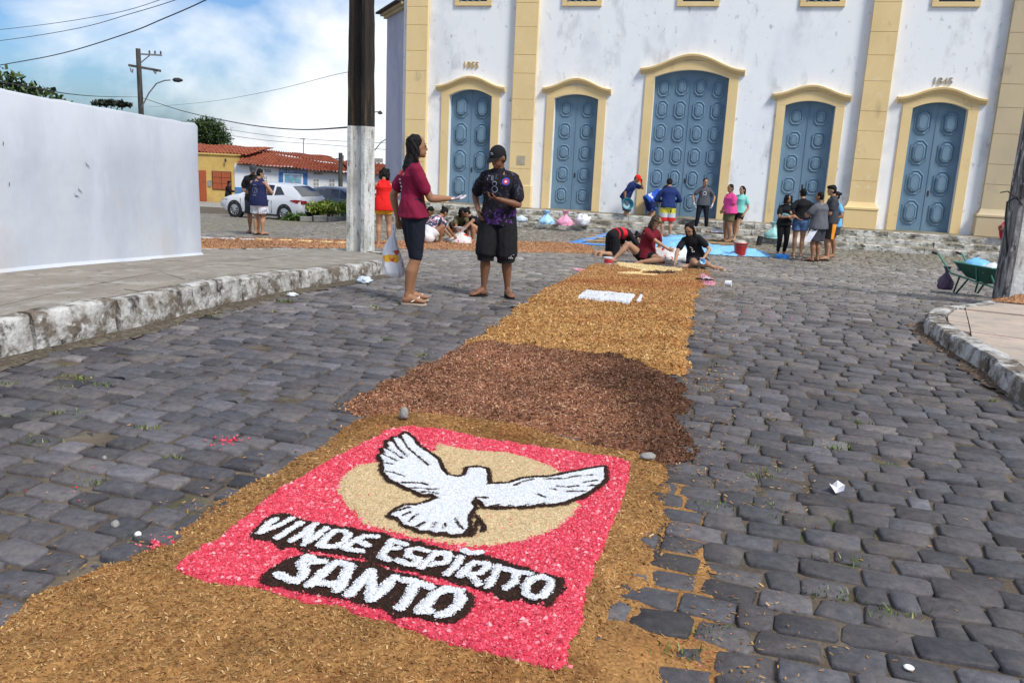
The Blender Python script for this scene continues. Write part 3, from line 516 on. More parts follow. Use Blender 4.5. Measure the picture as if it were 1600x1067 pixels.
ro = [(9, 11.1), (7.0, 10.75)]+CURB_R+[(3.42, 4.6), (3.3, 3.2)]
kerb(ro, .14, .17, 1, rw, .75)
ri = []
for a, b in zip(ro[:-1], ro[1:]):
    d = np.array(b)-a; d = d/np.linalg.norm(d); ri.append((a[0]-d[1]*.18, a[1]+d[0]*.18))
LN = [((3.5, 4+k*.62), R(-32)) for k in range(15)]+[((3.4+k*.95, 6), R(64)) for k in range(7)]
slabs(ri+[(9, 3.2)], .135, LN, 'paver', 'paving_slab', rw, .006)
# ---------- church ----------
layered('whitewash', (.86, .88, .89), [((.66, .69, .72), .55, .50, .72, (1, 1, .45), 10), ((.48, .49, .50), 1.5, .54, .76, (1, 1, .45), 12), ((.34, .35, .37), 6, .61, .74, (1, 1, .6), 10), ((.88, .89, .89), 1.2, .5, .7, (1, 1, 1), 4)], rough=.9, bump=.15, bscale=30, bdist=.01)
layered('shaded_whitewash', (.50, .50, .60), [((.40, .41, .52), .8, .42, .62, (1, 1, .4), 8), ((.12, .12, .14), 3, .66, .74, (1, 1, 1), 10), ((.56, .54, .60), 1.4, .5, .7, (1, 1, 1), 6)], rough=.92, bump=.2)  # whitewash with the bluish shade of the left side mixed into its colour
layered('ochre', (.80, .61, .31), [((.72, .53, .26), .9, .4, .7, (1, 1, .6), 8), ((.40, .31, .19), 2.6, .60, .84, (1, 1, .5), 10), ((.80, .68, .44), 4, .6, .75, (1, 1, 1), 6)], rough=.9, bump=.15, bscale=30, bdist=.01)
layered('ochre_dull', (.56, .46, .29), [((.48, .40, .27), .9, .4, .7, (1, 1, .6), 8), ((.30, .26, .19), 2.6, .58, .84, (1, 1, .5), 10)], rough=.9, bump=.15)
layered('blue_paint', (.135, .225, .31), [((.17, .265, .345), 1.6, .42, .65, (1, 1, .4), 8), ((.20, .31, .40), 9, .62, .75, (1, 1, .3), 8), ((.33, .34, .32), 14, .72, .78, (1, 1, 1), 6)], rough=.62, bump=.12, bscale=50, bdist=.005)
layered('step', (.56, .55, .50), [((.20, .18, .14), 3.2, .46, .60, (1, 1, 2), 10), ((.05, .05, .035), 5.5, .54, .66, (.8, 1, 2), 10), ((.12, .14, .05), 1.4, .62, .75, (1, 1, 1), 8)], rough=.93, bump=.8, bscale=16, bdist=.03)
layered('tread', (.32, .28, .21), [((.20, .18, .13), 2.2, .42, .6, (1, 1, 2), 10), ((.42, .40, .34), 5, .56, .7, (1, 1, 2), 8)], rough=.93, bump=.5)
plain('dark_glass', (.012, .014, .018), .25, var=.1)
plain('roof_dark', (.05, .045, .04), .9, var=.3, bump=.5)
church = empty('church', (6.70, 25.91, 0), -R(14.5), 'old white church with ochre pilasters and five blue panelled arched doors', 'church')
AX = -1.75; ZB = -.2
doors = [(-3.46*2+.01, .715, 3.22, 3.42, .98, 1.15, 3.52, 3.84, 2, 4, 1), (-3.46, .69, 3.22, 3.36, .94, 1.08, 3.54, 3.85, 2, 5, 2),
         (0, 1.09, 3.93, 4.15, 1.37, 1.53, 4.18, 4.61, 4, 6, 2), (3.46, .69, 3.22, 3.36, .94, 1.08, 3.54, 3.81, 2, 5, 2), (3.46*2, .715, 3.24, 3.42, .98, 1.15, 3.54, 3.83, 2, 4, 1)]
def arc(xc, hw, zs, zt, n=14, flat=0):
    return [(xc-hw+2*hw*i/n, zs+(zt-zs)*(1-((i/n*2-1)**2))) for i in range(n+1)]
TOP = 9.2; WT = .55
wall = MB(); s = -11.0
for (dc, hw, zs, zt, ow, cw, cz, ct, nc, nr, st) in doors:
    xc = AX+dc; wall.box(s, xc-hw, 0, WT, -1.2, TOP); a = arc(xc, hw, zs, zt)
    wall.prism([(xc-hw, TOP)]+a+[(xc+hw, TOP)], 0, WT, 'y'); wall.box(xc-hw, xc+hw, 0, WT, -1.2, ZB-.012); s = xc+hw
wall.box(s, 7.5, 0, WT, -1.2, TOP)
wall.build('facade_wall', M('whitewash'), church)
body = MB(); body.box(-10.8, 7.3, WT, 22, -1.2, TOP-1); body.build('nave_wall', M('shaded_whitewash'), church)
# pilasters: stacked plaster blocks with scored joints
for i, px in enumerate((-8.72, -5.12, 5.17, 8.70)):
    mat = 'ochre_dull' if i == 3 else 'ochre'; xc = AX+px; hw = .36 if i != 3 else .385; pf = MB()
    pf.box(xc-hw+.015, xc+hw-.015, -.17, -.003, ZB+.7, TOP); pil = pf.build('pilaster', M(mat), church)
    if i == 3: pil['label'] = 'duller greyish pilaster'
    z = ZB+.66; k = 0
    while z < TOP-.1:
        h = (.62, .78, .55, .82, .70)[(k+i*2) % 5]; h = min(h, TOP-z); b = MB(); b.box(xc-hw, xc+hw, -.185-rng.random()*.004, -.172, z+.006, z+h-.006); b.build('pilaster_block', M(mat), pil, bevel=.004); z += h; k += 1
    if i in (2, 3):
        b = MB(); b.box(xc-hw-.10, xc+hw+.10, -.30, -.004, ZB, ZB+.52); b.build('plinth', M(mat), pil, bevel=.012)
        b = MB(); b.loft([[(xc-w, -.185-d, z), (xc+w, -.185-d, z), (xc+w, -.006, z), (xc-w, -.006, z)] for w, d, z in ((hw+.08, .10, ZB+.522), (hw+.11, .13, ZB+.55), (hw+.11, .13, ZB+.60), (hw+.06, .08, ZB+.64), (hw+.03, .04, ZB+.70), (hw+.004, .008, ZB+.76))]); b.build('base_moulding', M(mat), pil)
    else:
        b = MB(); b.box(xc-hw-.03, xc+hw+.03, -.22, -.004, ZB, ZB+.7); b.build('plinth', M(mat), pil, bevel=.01)
# one raised octagonal door panel, shared by all
def panel_mesh(w, h, cham, proud):
    c = cham; base = [(-1, -1+c), (-1+c*h/w, -1), (1-c*h/w, -1), (1, -1+c), (1, 1-c), (1-c*h/w, 1), (-1+c*h/w, 1), (-1, 1-c)]
    prof = [(0, 0), (.004, .020), (.022, .032), (.040, .020), (.052, .004), (.062, .010), (.085, .045*proud), (.105, .052*proud), (.118, .040*proud), (.128, .052*proud)]
    rings = []
    for off, d in prof: rings.append([(x*(w/2-off), -d, z*(h/2-off*1.25)) for x, z in base])
    mb = MB(); mb.loft(rings); return mb.mesh('panel')
for (dc, hw, zs, zt, ow, cw, cz, ct, nc, nr, st) in doors:
    xc = AX+dc; n = 14
    # surround: flat band with arched head
    inner = arc(xc, hw, zs, zt, n); outer = arc(xc, ow, zs+.20, zt+.26, n)
    for sg in (-1, 1):
        b = MB(); x0, x1 = sorted((xc+sg*hw, xc+sg*ow)); b.box(x0, x1, -.05, .0-.002, ZB, zs); b.build('door_jamb', M('ochre'), church, bevel=.005)
    b = MB()
    for k in range(n):
        q = [inner[k], inner[k+1], outer[k+1], outer[k]]; b.add([(x, y, z) for y in (-.05, -.002) for x, z in q], [(0, 1, 2, 3), (7, 6, 5, 4), (0, 4, 5, 1), (2, 6, 7, 3)]+([(3, 7, 4, 0)] if k == 0 else [])+([(1, 5, 6, 2)] if k == n-1 else []))
    for sg in (-1, 1):
        x0, x1 = sorted((xc+sg*hw, xc+sg*ow)); 
        b.add([(xc+sg*hw, y, zs+.001) for y in (-.05, -.002)]+[(xc+sg*ow, y, zs+.001) for y in (-.05, -.002)]+[(xc+sg*ow, y, zs+.2) for y in (-.05, -.002)], [(0, 2, 4), (1, 5, 3), (2, 3, 5, 4)])
    b.build('arch_head', M('ochre'), church)
    # cornice: swept moulding with flat lips at each end
    path = []
    for k in range(25):
        t = k/24*2-1; e = .5+.5*math.cos(PI*min(1, abs(t)*1.0)); path.append((xc+cw*t, cz+(ct-cz)*e))
    prof = [(-.002, -.17), (-.07, -.17), (-.075, -.135), (-.11, -.125), (-.115, -.085), (-.155, -.075), (-.165, -.02), (-.12, 0), (-.002, .008)]
    b = MB(); b.loft([[(x, y, z+dz) for y, dz in prof] for x, z in path]); b.build('cornice', M('ochre'), church, smooth=False)
    # reveal is the wall thickness; leaves sit back
    nl = 2; lw_ = 2*hw/nl
    for q in range(nl):
        x0 = xc-hw+q*lw_+.006; x1 = x0+lw_-.012; a = [p for p in arc(xc, hw, zs, zt, 28) if x0 <= p[0] <= x1]
        def zat(x): u_ = (x-xc)/hw; return zs+(zt-zs)*(1-u_*u_)-.004
        leaf = MB(); leaf.prism([(x0, ZB+.015), (x1, ZB+.015), (x1, zat(x1))]+a[::-1]+[(x0, zat(x0))], .20, .27, 'y'); L = leaf.build('door_leaf', M('blue_paint'), church)
        cols = nc//2; pw = (.46, .38)[st-1] if nc == 2 else .37; rows = nr; z0 = ZB+.12; z1 = zat((x0+x1)/2)-.06; ph = (z1-z0)/rows
        pm = panel_mesh(pw, ph*(.84 if st == 1 else .74 if nc == 2 else .80), .40, 1.5 if st == 1 else 1.0)
        pm.materials.append(M('blue_paint'))
        for c_ in range(cols):
            for r_ in range(rows):
                px = x0+(c_+.5)*(x1-x0)/cols
                o = bpy.data.objects.new('door_panel', pm); COL.objects.link(o); o.parent = L; o.location = (px, .1995, z0+(r_+.5)*ph-(.05 if r_ == rows-1 and abs(px-xc) > hw*.6 else 0))
    b = MB(); b.box(xc-.012, xc+.012, .185, .2, ZB+.015, zt-.01); b.build('meeting_strip', M('blue_paint'), church)
    b = MB(); b.box(xc+.025, xc+.075, .188, .1995, ZB+1.02, ZB+1.17); b.lathe([(.012, .18), (.018, .172), (.0, .165)], (xc+.05, 0, ZB+1.12), 8, axis='y'); b.build('door_lock', M('roof_dark'), church)
    b = MB(); b.box(xc-hw-.06, xc+hw+.06, -.12, .19, ZB-.003, ZB+.012); b.build('threshold', M('tread'), church)
# windows high in the wall
for i, dc in enumerate((-6.92, -3.46, 0, 3.46, 6.92)):
    xc = AX+dc; f = MB(); w = .61
    f.box(xc-w, xc+w, -.06, -.003, 5.93, 6.06); f.box(xc-w, xc-w+.16, -.06, -.003, 6.06, 7.7); f.box(xc+w-.16, xc+w, -.06, -.003, 6.06, 7.7); f.box(xc-w, xc+w, -.06, -.003, 7.7, 7.86)
    wf = f.build('window_frame', M('ochre'), church, bevel=.006); b = MB(); b.box(xc-w+.16, xc+w-.16, -.03, -.004, 6.06, 7.7); b.build('window_opening', M('dark_glass'), wf)
    if i in (0, 1, 3):
        b = MB()
        for k in range(4):
            x = xc-w+.2+k*.2; b.lathe([(.03, 6.06), (.05, 6.09), (.03, 6.13), (.045, 6.3), (.03, 6.6)], (x, -.035, 0), 6)
        b.build('baluster', M('blue_paint'), wf)
b = MB(); b.loft([[(-11.2, y, z), (7.7, y, z)][::1]+[(7.7, .3, z), (-11.2, .3, z)] for y, z in ((-.05, TOP), (-.25, TOP+.12), (-.3, TOP+.3), (-.2, TOP+.36))]); b.build('roof_cornice', M('ochre'), church)
b = MB(); b.prism([(-10.9, TOP-1), (7.4, TOP-1), (-1.75, TOP+4)], 1.2, 22, 'y'); b.build('roof', M('roof_dark'), church)
b = MB(); b.prism([(-9, TOP+.36), (5.5, TOP+.36), (2, TOP+2.6), (-1.75, TOP+3.6), (-5.5, TOP+2.6)], 0, .5, 'y'); b.build('gable', M('whitewash'), church)
# year numerals in raised plaster
plain('num_ochre', (.55, .40, .16), .8); plain('num_grey', (.42, .37, .27), .8)
text_mesh('year_numerals', '1855', .27, M('num_ochre'), church, (AX-6.93, -.02, 4.08), (R(90), 0, 0), .018)
text_mesh('year_numerals', '1845', .27, M('num_grey'), church, (AX+6.88, -.02, 3.90), (R(90), 0, 0), .018)
# small framed plaque on the second pilaster
b = MB(); b.box(-6.98, -6.72, -.20, -.192, 1.15, 1.42); b.build('plaque', M('num_grey'), church)
# splayed side wing on the left with its eave
b = MB(); c = Vector((6.70, 25.91)); 
def loc2(x, y):
    d = Vector((x, y))-c; a = R(14.5); return (d.x*math.cos(a)-d.y*math.sin(a), d.x*math.sin(a)+d.y*math.cos(a))
p0 = loc2(-3.87, 28.75); p1 = loc2(-4.92, 31.4); 
b.prism([p0, p1, (p1[0]+1.2, p1[1]+8), (p0[0]+2, p0[1]+1)], -2.2, 5.9, 'z'); b.build('side_wall', M('shaded_whitewash'), church)
dv = Vector((p1[0]-p0[0], p1[1]-p0[1])).normalized(); nv = Vector((-dv.y, dv.x)); nv = nv if nv.x < 0 else -nv
def eave(z0, z1, off, nm, mt):
    b = MB(); a = Vector(p0)-dv*.05; e = Vector(p1)+dv*(off+.02); b.prism([tuple(a), tuple(a+nv*off), tuple(e+nv*off), tuple(e)], z0, z1, 'z'); b.build(nm, M(mt), church)
eave(5.9, 5.99, .10, 'eave_band', 'ochre_dull'); eave(5.99, 6.07, .20, 'eave_band', 'ochre_dull'); eave(6.07, 6.13, .34, 'eave_tiles', 'roof_dark')
# steps in front of the doors
st_ = MB()
def tread(y0, y1, zb, zt, name='step'):
    k = -11.7
    while k < 7.9:
        L = min(rng.uniform(1.3, 2.2), 7.95-k); b = MB(); m = max(4, int(L/.15)); rings = []
        for j in range(m+1):
            x = k+.006+(L-.012)*j/m; e = rng.normal(0, .010, 6); rings.append([(x, y1, zb), (x, y0+e[0], zb), (x, y0+e[1]*1.4, zb+(zt-zb)*.5), (x, y0+.006+e[2], zt-.03), (x, y0+.035, zt+e[3]*.3), (x, y1, zt+e[4]*.2)])
        b.loft(rings); b.build(name, [M('step'), M('tread')], church, smooth=False); k += L
        me = COL.objects[-1].data if False else None
tread(-.80, .015, -.75, ZB-.004); tread(-1.14, -.79, -.9, -.37); tread(-1.50, -1.13, -1.1, -.535)
for o in church.children:
    if o.name.startswith('step'):
        for p in o.data.polygons:
            if abs(p.normal.z) > .8: p.material_index = 1
# ---------- boundary wall on the left ----------
layered('wall_white', (.56, .585, .625), [((.47, .50, .56), 1.3, .42, .66, (1, 1, .6), 9), ((.52, .46, .38), 1.1, .60, .80, (1, 1, .7), 8), ((.58, .61, .67), 2.5, .5, .7, (1, 1, .3), 8), ((.10, .09, .08), 6, .74, .80, (2, 2, .8), 10)], rough=.9, bump=.3, bscale=7, bdist=.015)
bw = empty('boundary_wall', (-4.36, 11.75, .2), 0, 'smooth white rendered boundary wall along the left pavement', 'wall')
def add_wall():
    WL = [(-5.9, 3.0), (-4.88, 6.8), (-4.682, 7.569), (-4.51, 8.34), (-4.302, 9.282), (-4.06, 10.80)]; tops = [1.98, 1.89, 1.87, 1.81, 1.755, 1.68]; fine = []; P = []
    for (a, b, ta, tb) in zip(WL[:-1], WL[1:], tops[:-1], tops[1:]):
        for k in range(6): t = k/6; P.append((a[0]+(b[0]-a[0])*t, a[1]+(b[1]-a[1])*t, ta+(tb-ta)*t))
    P.append((*WL[-1], tops[-1])); P.append((-4.07, 10.86, 1.675)); P.append((-4.11, 10.92, 1.67)); P.append((-4.24, 10.95, 1.67))
    for k in range(1, 9): P.append((-4.24-k, 10.95-.05*k, 1.67))
    rings = []
    for i, (x, y, t) in enumerate(P):
        a = P[max(i-1, 0)]; b = P[min(i+1, len(P)-1)]; d = Vector((b[0]-a[0], b[1]-a[1])).normalized(); n = Vector((-d.y, d.x)); zb = gf(x, y)+.08; j = rng.normal(0, .004); t += rng.normal(0, .004)
        rings.append([(x, y, zb), (x, y, zb+.5), (x+n.x*.004, y+n.y*.004, 1.2), (x+n.x*(j), y+n.y*j, t-.03), (x+n.x*.02, y+n.y*.02, t), (x+n.x*.18, y+n.y*.18, t), (x+n.x*.2, y+n.y*.2, zb)])
    rings = [[(p[0]+4.36, p[1]-11.75, p[2]-.2) for p in r] for r in rings]
    MB().loft(rings).build('wall_body', M('wall_white'), bw, smooth=True)
    # rough plaster foot
    b = MB(); rr = []
    for (x, y, t) in P[8:36]:
        z = gf(x, y)+.26-.09*float(ss((y-6)/5))-.01; w = rng.uniform(.006, .02); rr.append([(x+4.36, y-11.75, z-.2+.035), (x+w+4.36, y-11.75, z-.2+rng.uniform(.01, .03)), (x+w+.025+4.36, y-11.75, z-.2)])
    b.loft(rr, cap=False); b.build('plaster_foot', M('wall_white'), bw, smooth=True)
add_wall()
plain('crackline', (.10, .09, .08), .9)
for (y, z, L, a) in ((8.75, 1.18, .10, -48), (8.62, .93, .09, -48), (8.57, .88, .08, -32), (7.75, 1.02, .03, 80), (7.72, 1.38, .03, 80)):
    b = MB(); x = np.interp(y, [7.569, 8.34, 9.282, 10.8], [-4.682, -4.51, -4.302, -4.06])+.006; ca, sa = math.cos(R(a)), math.sin(R(a))
    b.tube([(x+4.36+ca*L*s_*.15, y-11.75+ca*L*s_, z-.2+sa*L*s_+.01*math.sin(s_*6)) for s_ in (-.5, -.2, .1, .5)], [.001, .004, .003, .001], 5); b.build('chipped_scratch', M('crackline'), bw)

# ---------- concrete poles ----------
layered('pole_white', (.64, .64, .61), [((.40, .39, .35), 3.5, .44, .62, (2, 2, .5), 10), ((.09, .085, .07), 8, .56, .68, (2, 2, .45), 10)], rough=.9, bump=.6, bscale=20)
layered('pole_dark', (.035, .028, .022), [((.015, .012, .010), 3, .4, .6, (3, 3, .4), 8), ((.12, .085, .045), 4, .58, .75, (3, 3, .3), 8)], rough=.9, bump=.4)
layered('pole_mottled', (.24, .23, .23), [((.05, .045, .045), 4, .42, .58, (3, 3, .6), 10), ((.55, .55, .55), 6, .56, .66, (2, 2, .8), 10)], rough=.9, bump=.7, bscale=18)
def ipole(x, y, rz, w, h, split, low, high, lab, web=None):
    e = empty('utility_pole', (x, y, gf(x, y)+.15), rz, lab, 'pole')
    def section(z0, z1, mat, name, k0=1., k1=1.):
        b = MB(); f = w; 
        for s0 in (-1, 1):
            rings = []
            n = max(2, int((z1-z0)/.25))
            for i in range(n+1):
                z = z0+(z1-z0)*i/n; k = k0+(k1-k0)*i/n; j = rng.normal(0, .003, 4); a = s0*w*.5*k; c = s0*w*.30*k
                rings.append([(a+j[0], -w*.42*k, z), (c, -w*.42*k+j[1], z), (c, w*.42*k, z), (a+j[2], w*.42*k+j[3], z)])
            b.loft(rings)
        b.build(name, M(mat), e, bevel=0); b = MB(); b.loft([[(-w*.31*k0, -w*.20*k0, z0), (w*.31*k0, -w*.20*k0, z0), (w*.31*k0, w*.20*k0, z0), (-w*.31*k0, w*.20*k0, z0)], [(-w*.31*k1, -w*.20*k1, z1), (w*.31*k1, -w*.20*k1, z1), (w*.31*k1, w*.20*k1, z1), (-w*.31*k1, w*.20*k1, z1)]]); b.build('web', M(web or mat), e)
    section(-.3, split, low, 'painted_base', 1, .93); section(split, h, high, 'shaft', .93, .6)
    return e
ipole(-2.50, 13.5, R(-24), .345, 9.5, 1.96, 'pole_white', 'pole_dark', 'tall concrete utility pole, dark above and painted white below, at the pavement end')
e = ipole(6.37, 10.60, R(-12), .46, 9, 8.0, 'pole_white', 'pole_white', 'whitewashed concrete pole with dark mottled side on the right pavement')
b = MB(); b.box(-.236, -.17, -.20, .195, -.2, 7.9); b.build('dark_flange', M('pole_mottled'), e, bevel=.01)  # dark grey mottled strip down the left side of the pole
b = MB(); b.box(-.165, .24, -.21, -.195, -.2, 7.9); b.build('painted_face', M('pole_white'), e, bevel=.004)
plain('cable', (.03, .03, .032), .8)
b = MB(); b.tube([(-.22, -.10, .45), (-.33, -.12, .95), (-.35, -.15, 1.15), (-.27, -.2, 1.22), (-.2, -.22, 1.12)], .012, 6); b.tube([(-.25, -.2, 1.18), (-.38, -.2, 1.28), (-.46, -.2, 1.26)], .008, 5); b.build('loose_cable', M('cable'), e, smooth=True)
# ---------- far pole, lamps, wires ----------
layered('wood_pole', (.10, .095, .085), [((.05, .045, .04), 2, .4, .6, (3, 3, .5), 6)], rough=.9, bump=.4)
plain('metal_grey', (.25, .26, .27), .5, metal=.6)
e = empty('utility_pole', (-19.75, 45, gf(-19.75, 45)), R(8), 'far concrete utility pole with two cross arms and a curved street lamp', 'pole'); zb = gf(-19.75, 45)
b = MB(); b.tube([(0, 0, -.3), (0, 0, 5.82-zb)], [.17, .12], 8); b.build('shaft', M('wood_pole'), e)
b = MB(); b.box(-.78, .80, -.06, .06, 4.9-zb, 5.02-zb); o = b.build('cross_arm', M('wood_pole'), e); o.rotation_euler = (0, R(7), 0); o.location = (-.60, 0, -.02)
b = MB(); b.box(0, 1.15, -.05, .05, 5.52-zb, 5.6-zb); b.tube([(0.05, 0, 5.1-zb), (.55, 0, 5.52-zb)], .03, 6); b.build('upper_arm', M('metal_grey'), e)
for x in (.55, .82, 1.10): b = MB(); b.lathe([(.02, 0), (.05, .03), (.03, .07), (.055, .1), (.02, .17)], (x, 0, 5.6-zb), 8); b.build('insulator', M('wood_pole'), e)
for x in (-.42, .72): b = MB(); b.tube([(x, 0, 4.86-zb), (x+.02, 0, 4.7-zb), (x+.08, 0, 4.62-zb), (x+.12, 0, 4.8-zb)], .035, 6); b.build('fuse_holder', M('metal_grey'), e)
b = MB(); b.tube([(.05, -.1, 2.9-zb), (.45, -.1, 3.65-zb), (.85, -.1, 4.15-zb), (1.25, -.1, 4.32-zb), (1.55, -.1, 4.36-zb)], .035, 6); b.build('lamp_arm', M('metal_grey'), e, smooth=True)
b = MB(); b.lathe([(.03, -.2), (.10, -.12), (.12, .1), (.05, .3)], (1.85, -.1, 4.38-zb), 8, axis='x'); b.build('lamp_head', M('cable'), e, smooth=True)
e = empty('street_lamp', (-9.3, 47, gf(-9.3, 47)), 0, 'thin curved street lamp rising behind the concrete pole at the pavement end', 'street lamp'); zb = gf(-9.3, 47)
b = MB(); b.tube([(0, 0, 0), (0, 0, 3.1-zb), (.35, 0, 3.5-zb+-1.6), (.9, 0, 2.05-zb)][:2], .06, 8); b.tube([(1.35, 0, 1.3-zb), (1.7, 0, 1.75-zb), (2.1, 0, 2.0-zb), (2.5, 0, 2.08-zb)], .03, 6); b.tube([(0, 0, 1.0-zb), (1.35, 0, 1.3-zb)], .03, 6); b.build('post', M('metal_grey'), e)
b = MB(); b.lathe([(.04, 0), (.16, .05), (.10, .12), (.02, .2)], (1.62, 0, 3.2-zb), 10); b.build('lamp_shade', M('cable'), e)
b = MB(); b.tube([(0, 0, 3.1-zb), (1.62, 0, 3.35-zb)], .025, 6); b.build('lamp_bracket', M('cable'), e)
e = empty('utility_pole', (-11.7, 56, gf(-11.7, 56)), 0, 'slim grey concrete pole in front of the white house', 'pole'); zb = gf(-11.7, 56)
b = MB(); b.tube([(0, 0, -.2), (0, 0, 1.0-zb)], [.16, .13], 8); b.build('shaft', M('wood_pole'), e); b = MB(); b.box(-.3, .2, -.05, .05, .55-zb, .65-zb); b.lathe([(.06, 0), (.06, .2)], (.15, 0, .65-zb), 8); b.build('bracket', M('metal_grey'), e)
o = MB().tube([(0, 0, 0), (0, 0, 1.2)], .035, 5).tube([(-.22, 0, 1.16), (.1, 0, 1.2), (.12, 0, 1.05)], .03, 5).build('antenna', M('metal_grey'), loc=(-15.68, 62.2, .62)); tag(o, 'thin antenna mast standing on the ridge of the tiled roof', 'antenna')
GWR = 'overhead wires'
for nm, P, r, lb in (('A', [(-24.14, 34.0, 3.13), (-16.4, 27.44, 3.45), (-12.73, 24.31, 3.63), (-9.81, 21.83, 3.95), (-8.56, 20.76, 4.15), (-6.98, 19.41, 4.44), (-4.4, 16.2, 4.72), (-2.6, 13.6, 5.0)], .014, 'thickest and lowest of the wires sweeping up to the top of the concrete pole'),
    ('B', [(-25.42, 36.0, 4.44), (-17.02, 28.58, 4.29), (-12.44, 24.53, 4.31), (-10.05, 22.42, 4.46), (-8.16, 20.74, 4.61), (-5.59, 18.44, 4.9), (-2.62, 13.6, 4.9)], .009, 'middle of the three wires sweeping up to the concrete pole'),
    ('C', [(-26.77, 38.0, 5.14), (-17.52, 29.48, 4.73), (-11.99, 24.38, 4.59), (-8.83, 21.46, 4.7), (-2.62, 13.6, 4.8)], .008, 'highest of the three wires sweeping up to the concrete pole'),
    ('D', [(-6.1, 9.5, 2.05), (-6.67, 12.0, 2.07), (-8.11, 15.63, 2.17), (-11.21, 23.41, 2.48), (-19.8, 45.0, 3.44)], .008, 'dark wire running from behind the white wall to the far utility pole'),
    ('E', [(-19.66, 45.0, 3.41), (-13.71, 34.73, 2.57), (-9.86, 28.09, 2.14), (-7.23, 23.59, 1.9), (-5.07, 19.87, 1.80), (-2.66, 13.6, 1.78)], .014, 'sagging dark wire from the far utility pole to the near concrete pole'),
    ('F', [(-19.42, 45.0, 2.95), (-11.29, 30.93, 2.76), (-6.68, 22.96, 2.79), (-3.98, 18.25, 2.9), (-2.62, 13.6, 2.62)], .005, 'very thin wire rising from the far utility pole to the near concrete pole'),
    ('G', [(-20.87, 62.0, 1.8), (-17.45, 59.72, 1.56), (-13.25, 56.93, 1.47), (-8.35, 53.5, 1.34)], .014, 'lower thin wire above the tiled roof'), ('H', [(-22.12, 63.0, 2.31), (-17.47, 59.84, 1.91), (-13.26, 56.97, 1.75), (-8.35, 53.5, 1.74)], .014, 'upper thin wire above the tiled roof')):
    P = [Vector(p) for p in P]; Q = []
    for i in range(len(P)-1):
        a, b_, c, d = P[max(i-1, 0)], P[i], P[i+1], P[min(i+2, len(P)-1)]
        for k in range(6):
            t = k/6; Q.append(.5*((2*b_)+(c-a)*t+(2*a-5*b_+4*c-d)*t*t+(3*b_-a-3*c+d)*t**3))
    Q.append(P[-1]); m = MB(); m.tube(Q, r, 5); o = m.build('power_line', M('cable')); tag(o, lb, 'wire', GWR)

# ---------- houses ----------
layered('wall_yellow', (.62, .42, .13), [((.50, .33, .11), 1.2, .45, .7, (1, 1, 1), 8), ((.28, .22, .12), 4, .64, .8, (1, 1, .5), 8)], rough=.9)
layered('house_white', (.72, .74, .76), [((.58, .58, .58), 1, .5, .75, (1, 1, .5), 8), ((.35, .33, .30), 3, .64, .82, (1, 1, .6), 8)], rough=.9)
layered('roof_tile', (.34, .095, .045), [((.22, .055, .03), 3, .4, .6, (1, 1, 1), 8), ((.07, .035, .025), 5, .54, .68, (1, 1, 1), 8), ((.45, .17, .09), 9, .55, .7, (1, 1, 1), 5)], rough=.9, bump=.2)
plain('shutter', (.36, .085, .03), .7, bump=.2); plain('sign_blue', (.05, .17, .42), .6); plain('trim_white', (.75, .76, .78), .7); plain('dark_wood', (.05, .035, .028), .8)
plain('concrete', (.30, .29, .26), .9, bump=.4, var=.25); plain('skirting_blue', (.06, .20, .42), .8)
def tile_roof(name, A, B, Cc_, Dd_, parent, pitch=.24, course=.42):
    """barrel-tile slope: A-B eave, D-C ridge; corrugation across, stepped courses up the slope"""
    A, B, C_, D_ = map(Vector, (A, B, Cc_, Dd_)); L = (B-A).length; Hs = (D_-A).length; nu = int(L/pitch)*4; nv_ = max(2, int(Hs/course)); up = (B-A).cross(D_-A).normalized(); up = up if up.z > 0 else -up
    V = []; F_ = []
    for j in range(nv_*2):
        t = (j//2+(j % 2))/nv_; st = .05 if j % 2 == 0 else 0
        for i in range(nu+1):
            u = i/nu; p = (A+(B-A)*u)*(1-t)+(D_+(C_-D_)*u)*t; h = .05*math.cos(i*PI/2)+st+rng.normal(0, .006)+.03*math.sin(u*17+t*5); V.append(tuple(p+up*h))
    for j in range(nv_*2-1):
        for i in range(nu): a = j*(nu+1)+i; F_.append((a, a+1, a+nu+2, a+nu+1))
    me = bpy.data.meshes.new(name); me.from_pydata(V, [], F_); return link(name, me, M('roof_tile'), parent)
GB_ = -3.1
h = empty('yellow_house', (-24.5, 60, GB_), 0, 'yellow plastered house with rust red door and shuttered window', 'house'); Z = lambda z: z-GB_
X = lambda x: x+24.5
b = MB(); b.box(-6, X(-20.0), 0, 5, -.5, Z(.44)); b.box(-6.1, X(-19.9), -.1, 5.1, Z(.44), Z(.52)); b.build('wall', M('wall_yellow'), h)
b = MB(); b.box(X(-21.55), X(-20.2), -.05, -.004, Z(-1.95), Z(-.68)); wf = b.build('window', M('dark_wood'), h)
for i in range(2):
    for j in range(3): b = MB(); x = X(-21.5)+i*.64; z = Z(-1.92)+j*.41; b.box(x, x+.61, -.075, -.051, z, z+.385); b.build('shutter_panel', M('shutter'), wf, bevel=.006)
b = MB(); b.box(X(-22.9), X(-21.98), -.06, -.004, Z(-3.05), Z(-.68)); dr = b.build('door', M('shutter'), h)
for i in range(2): b = MB(); b.box(X(-22.82)+i*.42, X(-22.82)+i*.42+.34, -.085, -.061, Z(-2.9), Z(-.85)); b.build('door_panel', M('shutter'), dr, bevel=.01)
b = MB(); b.box(X(-21.85), X(-21.62), -.06, -.004, Z(-1.75), Z(-1.35)); b.build('meter_box', M('concrete'), h)
b = MB(); b.tube([(X(-20.6), -.1, Z(.1)), (X(-20.5), -.2, Z(.0)), (X(-20.5), -.25, Z(.2))], .05, 6); b.build('lamp_bracket', M('cable'), h)
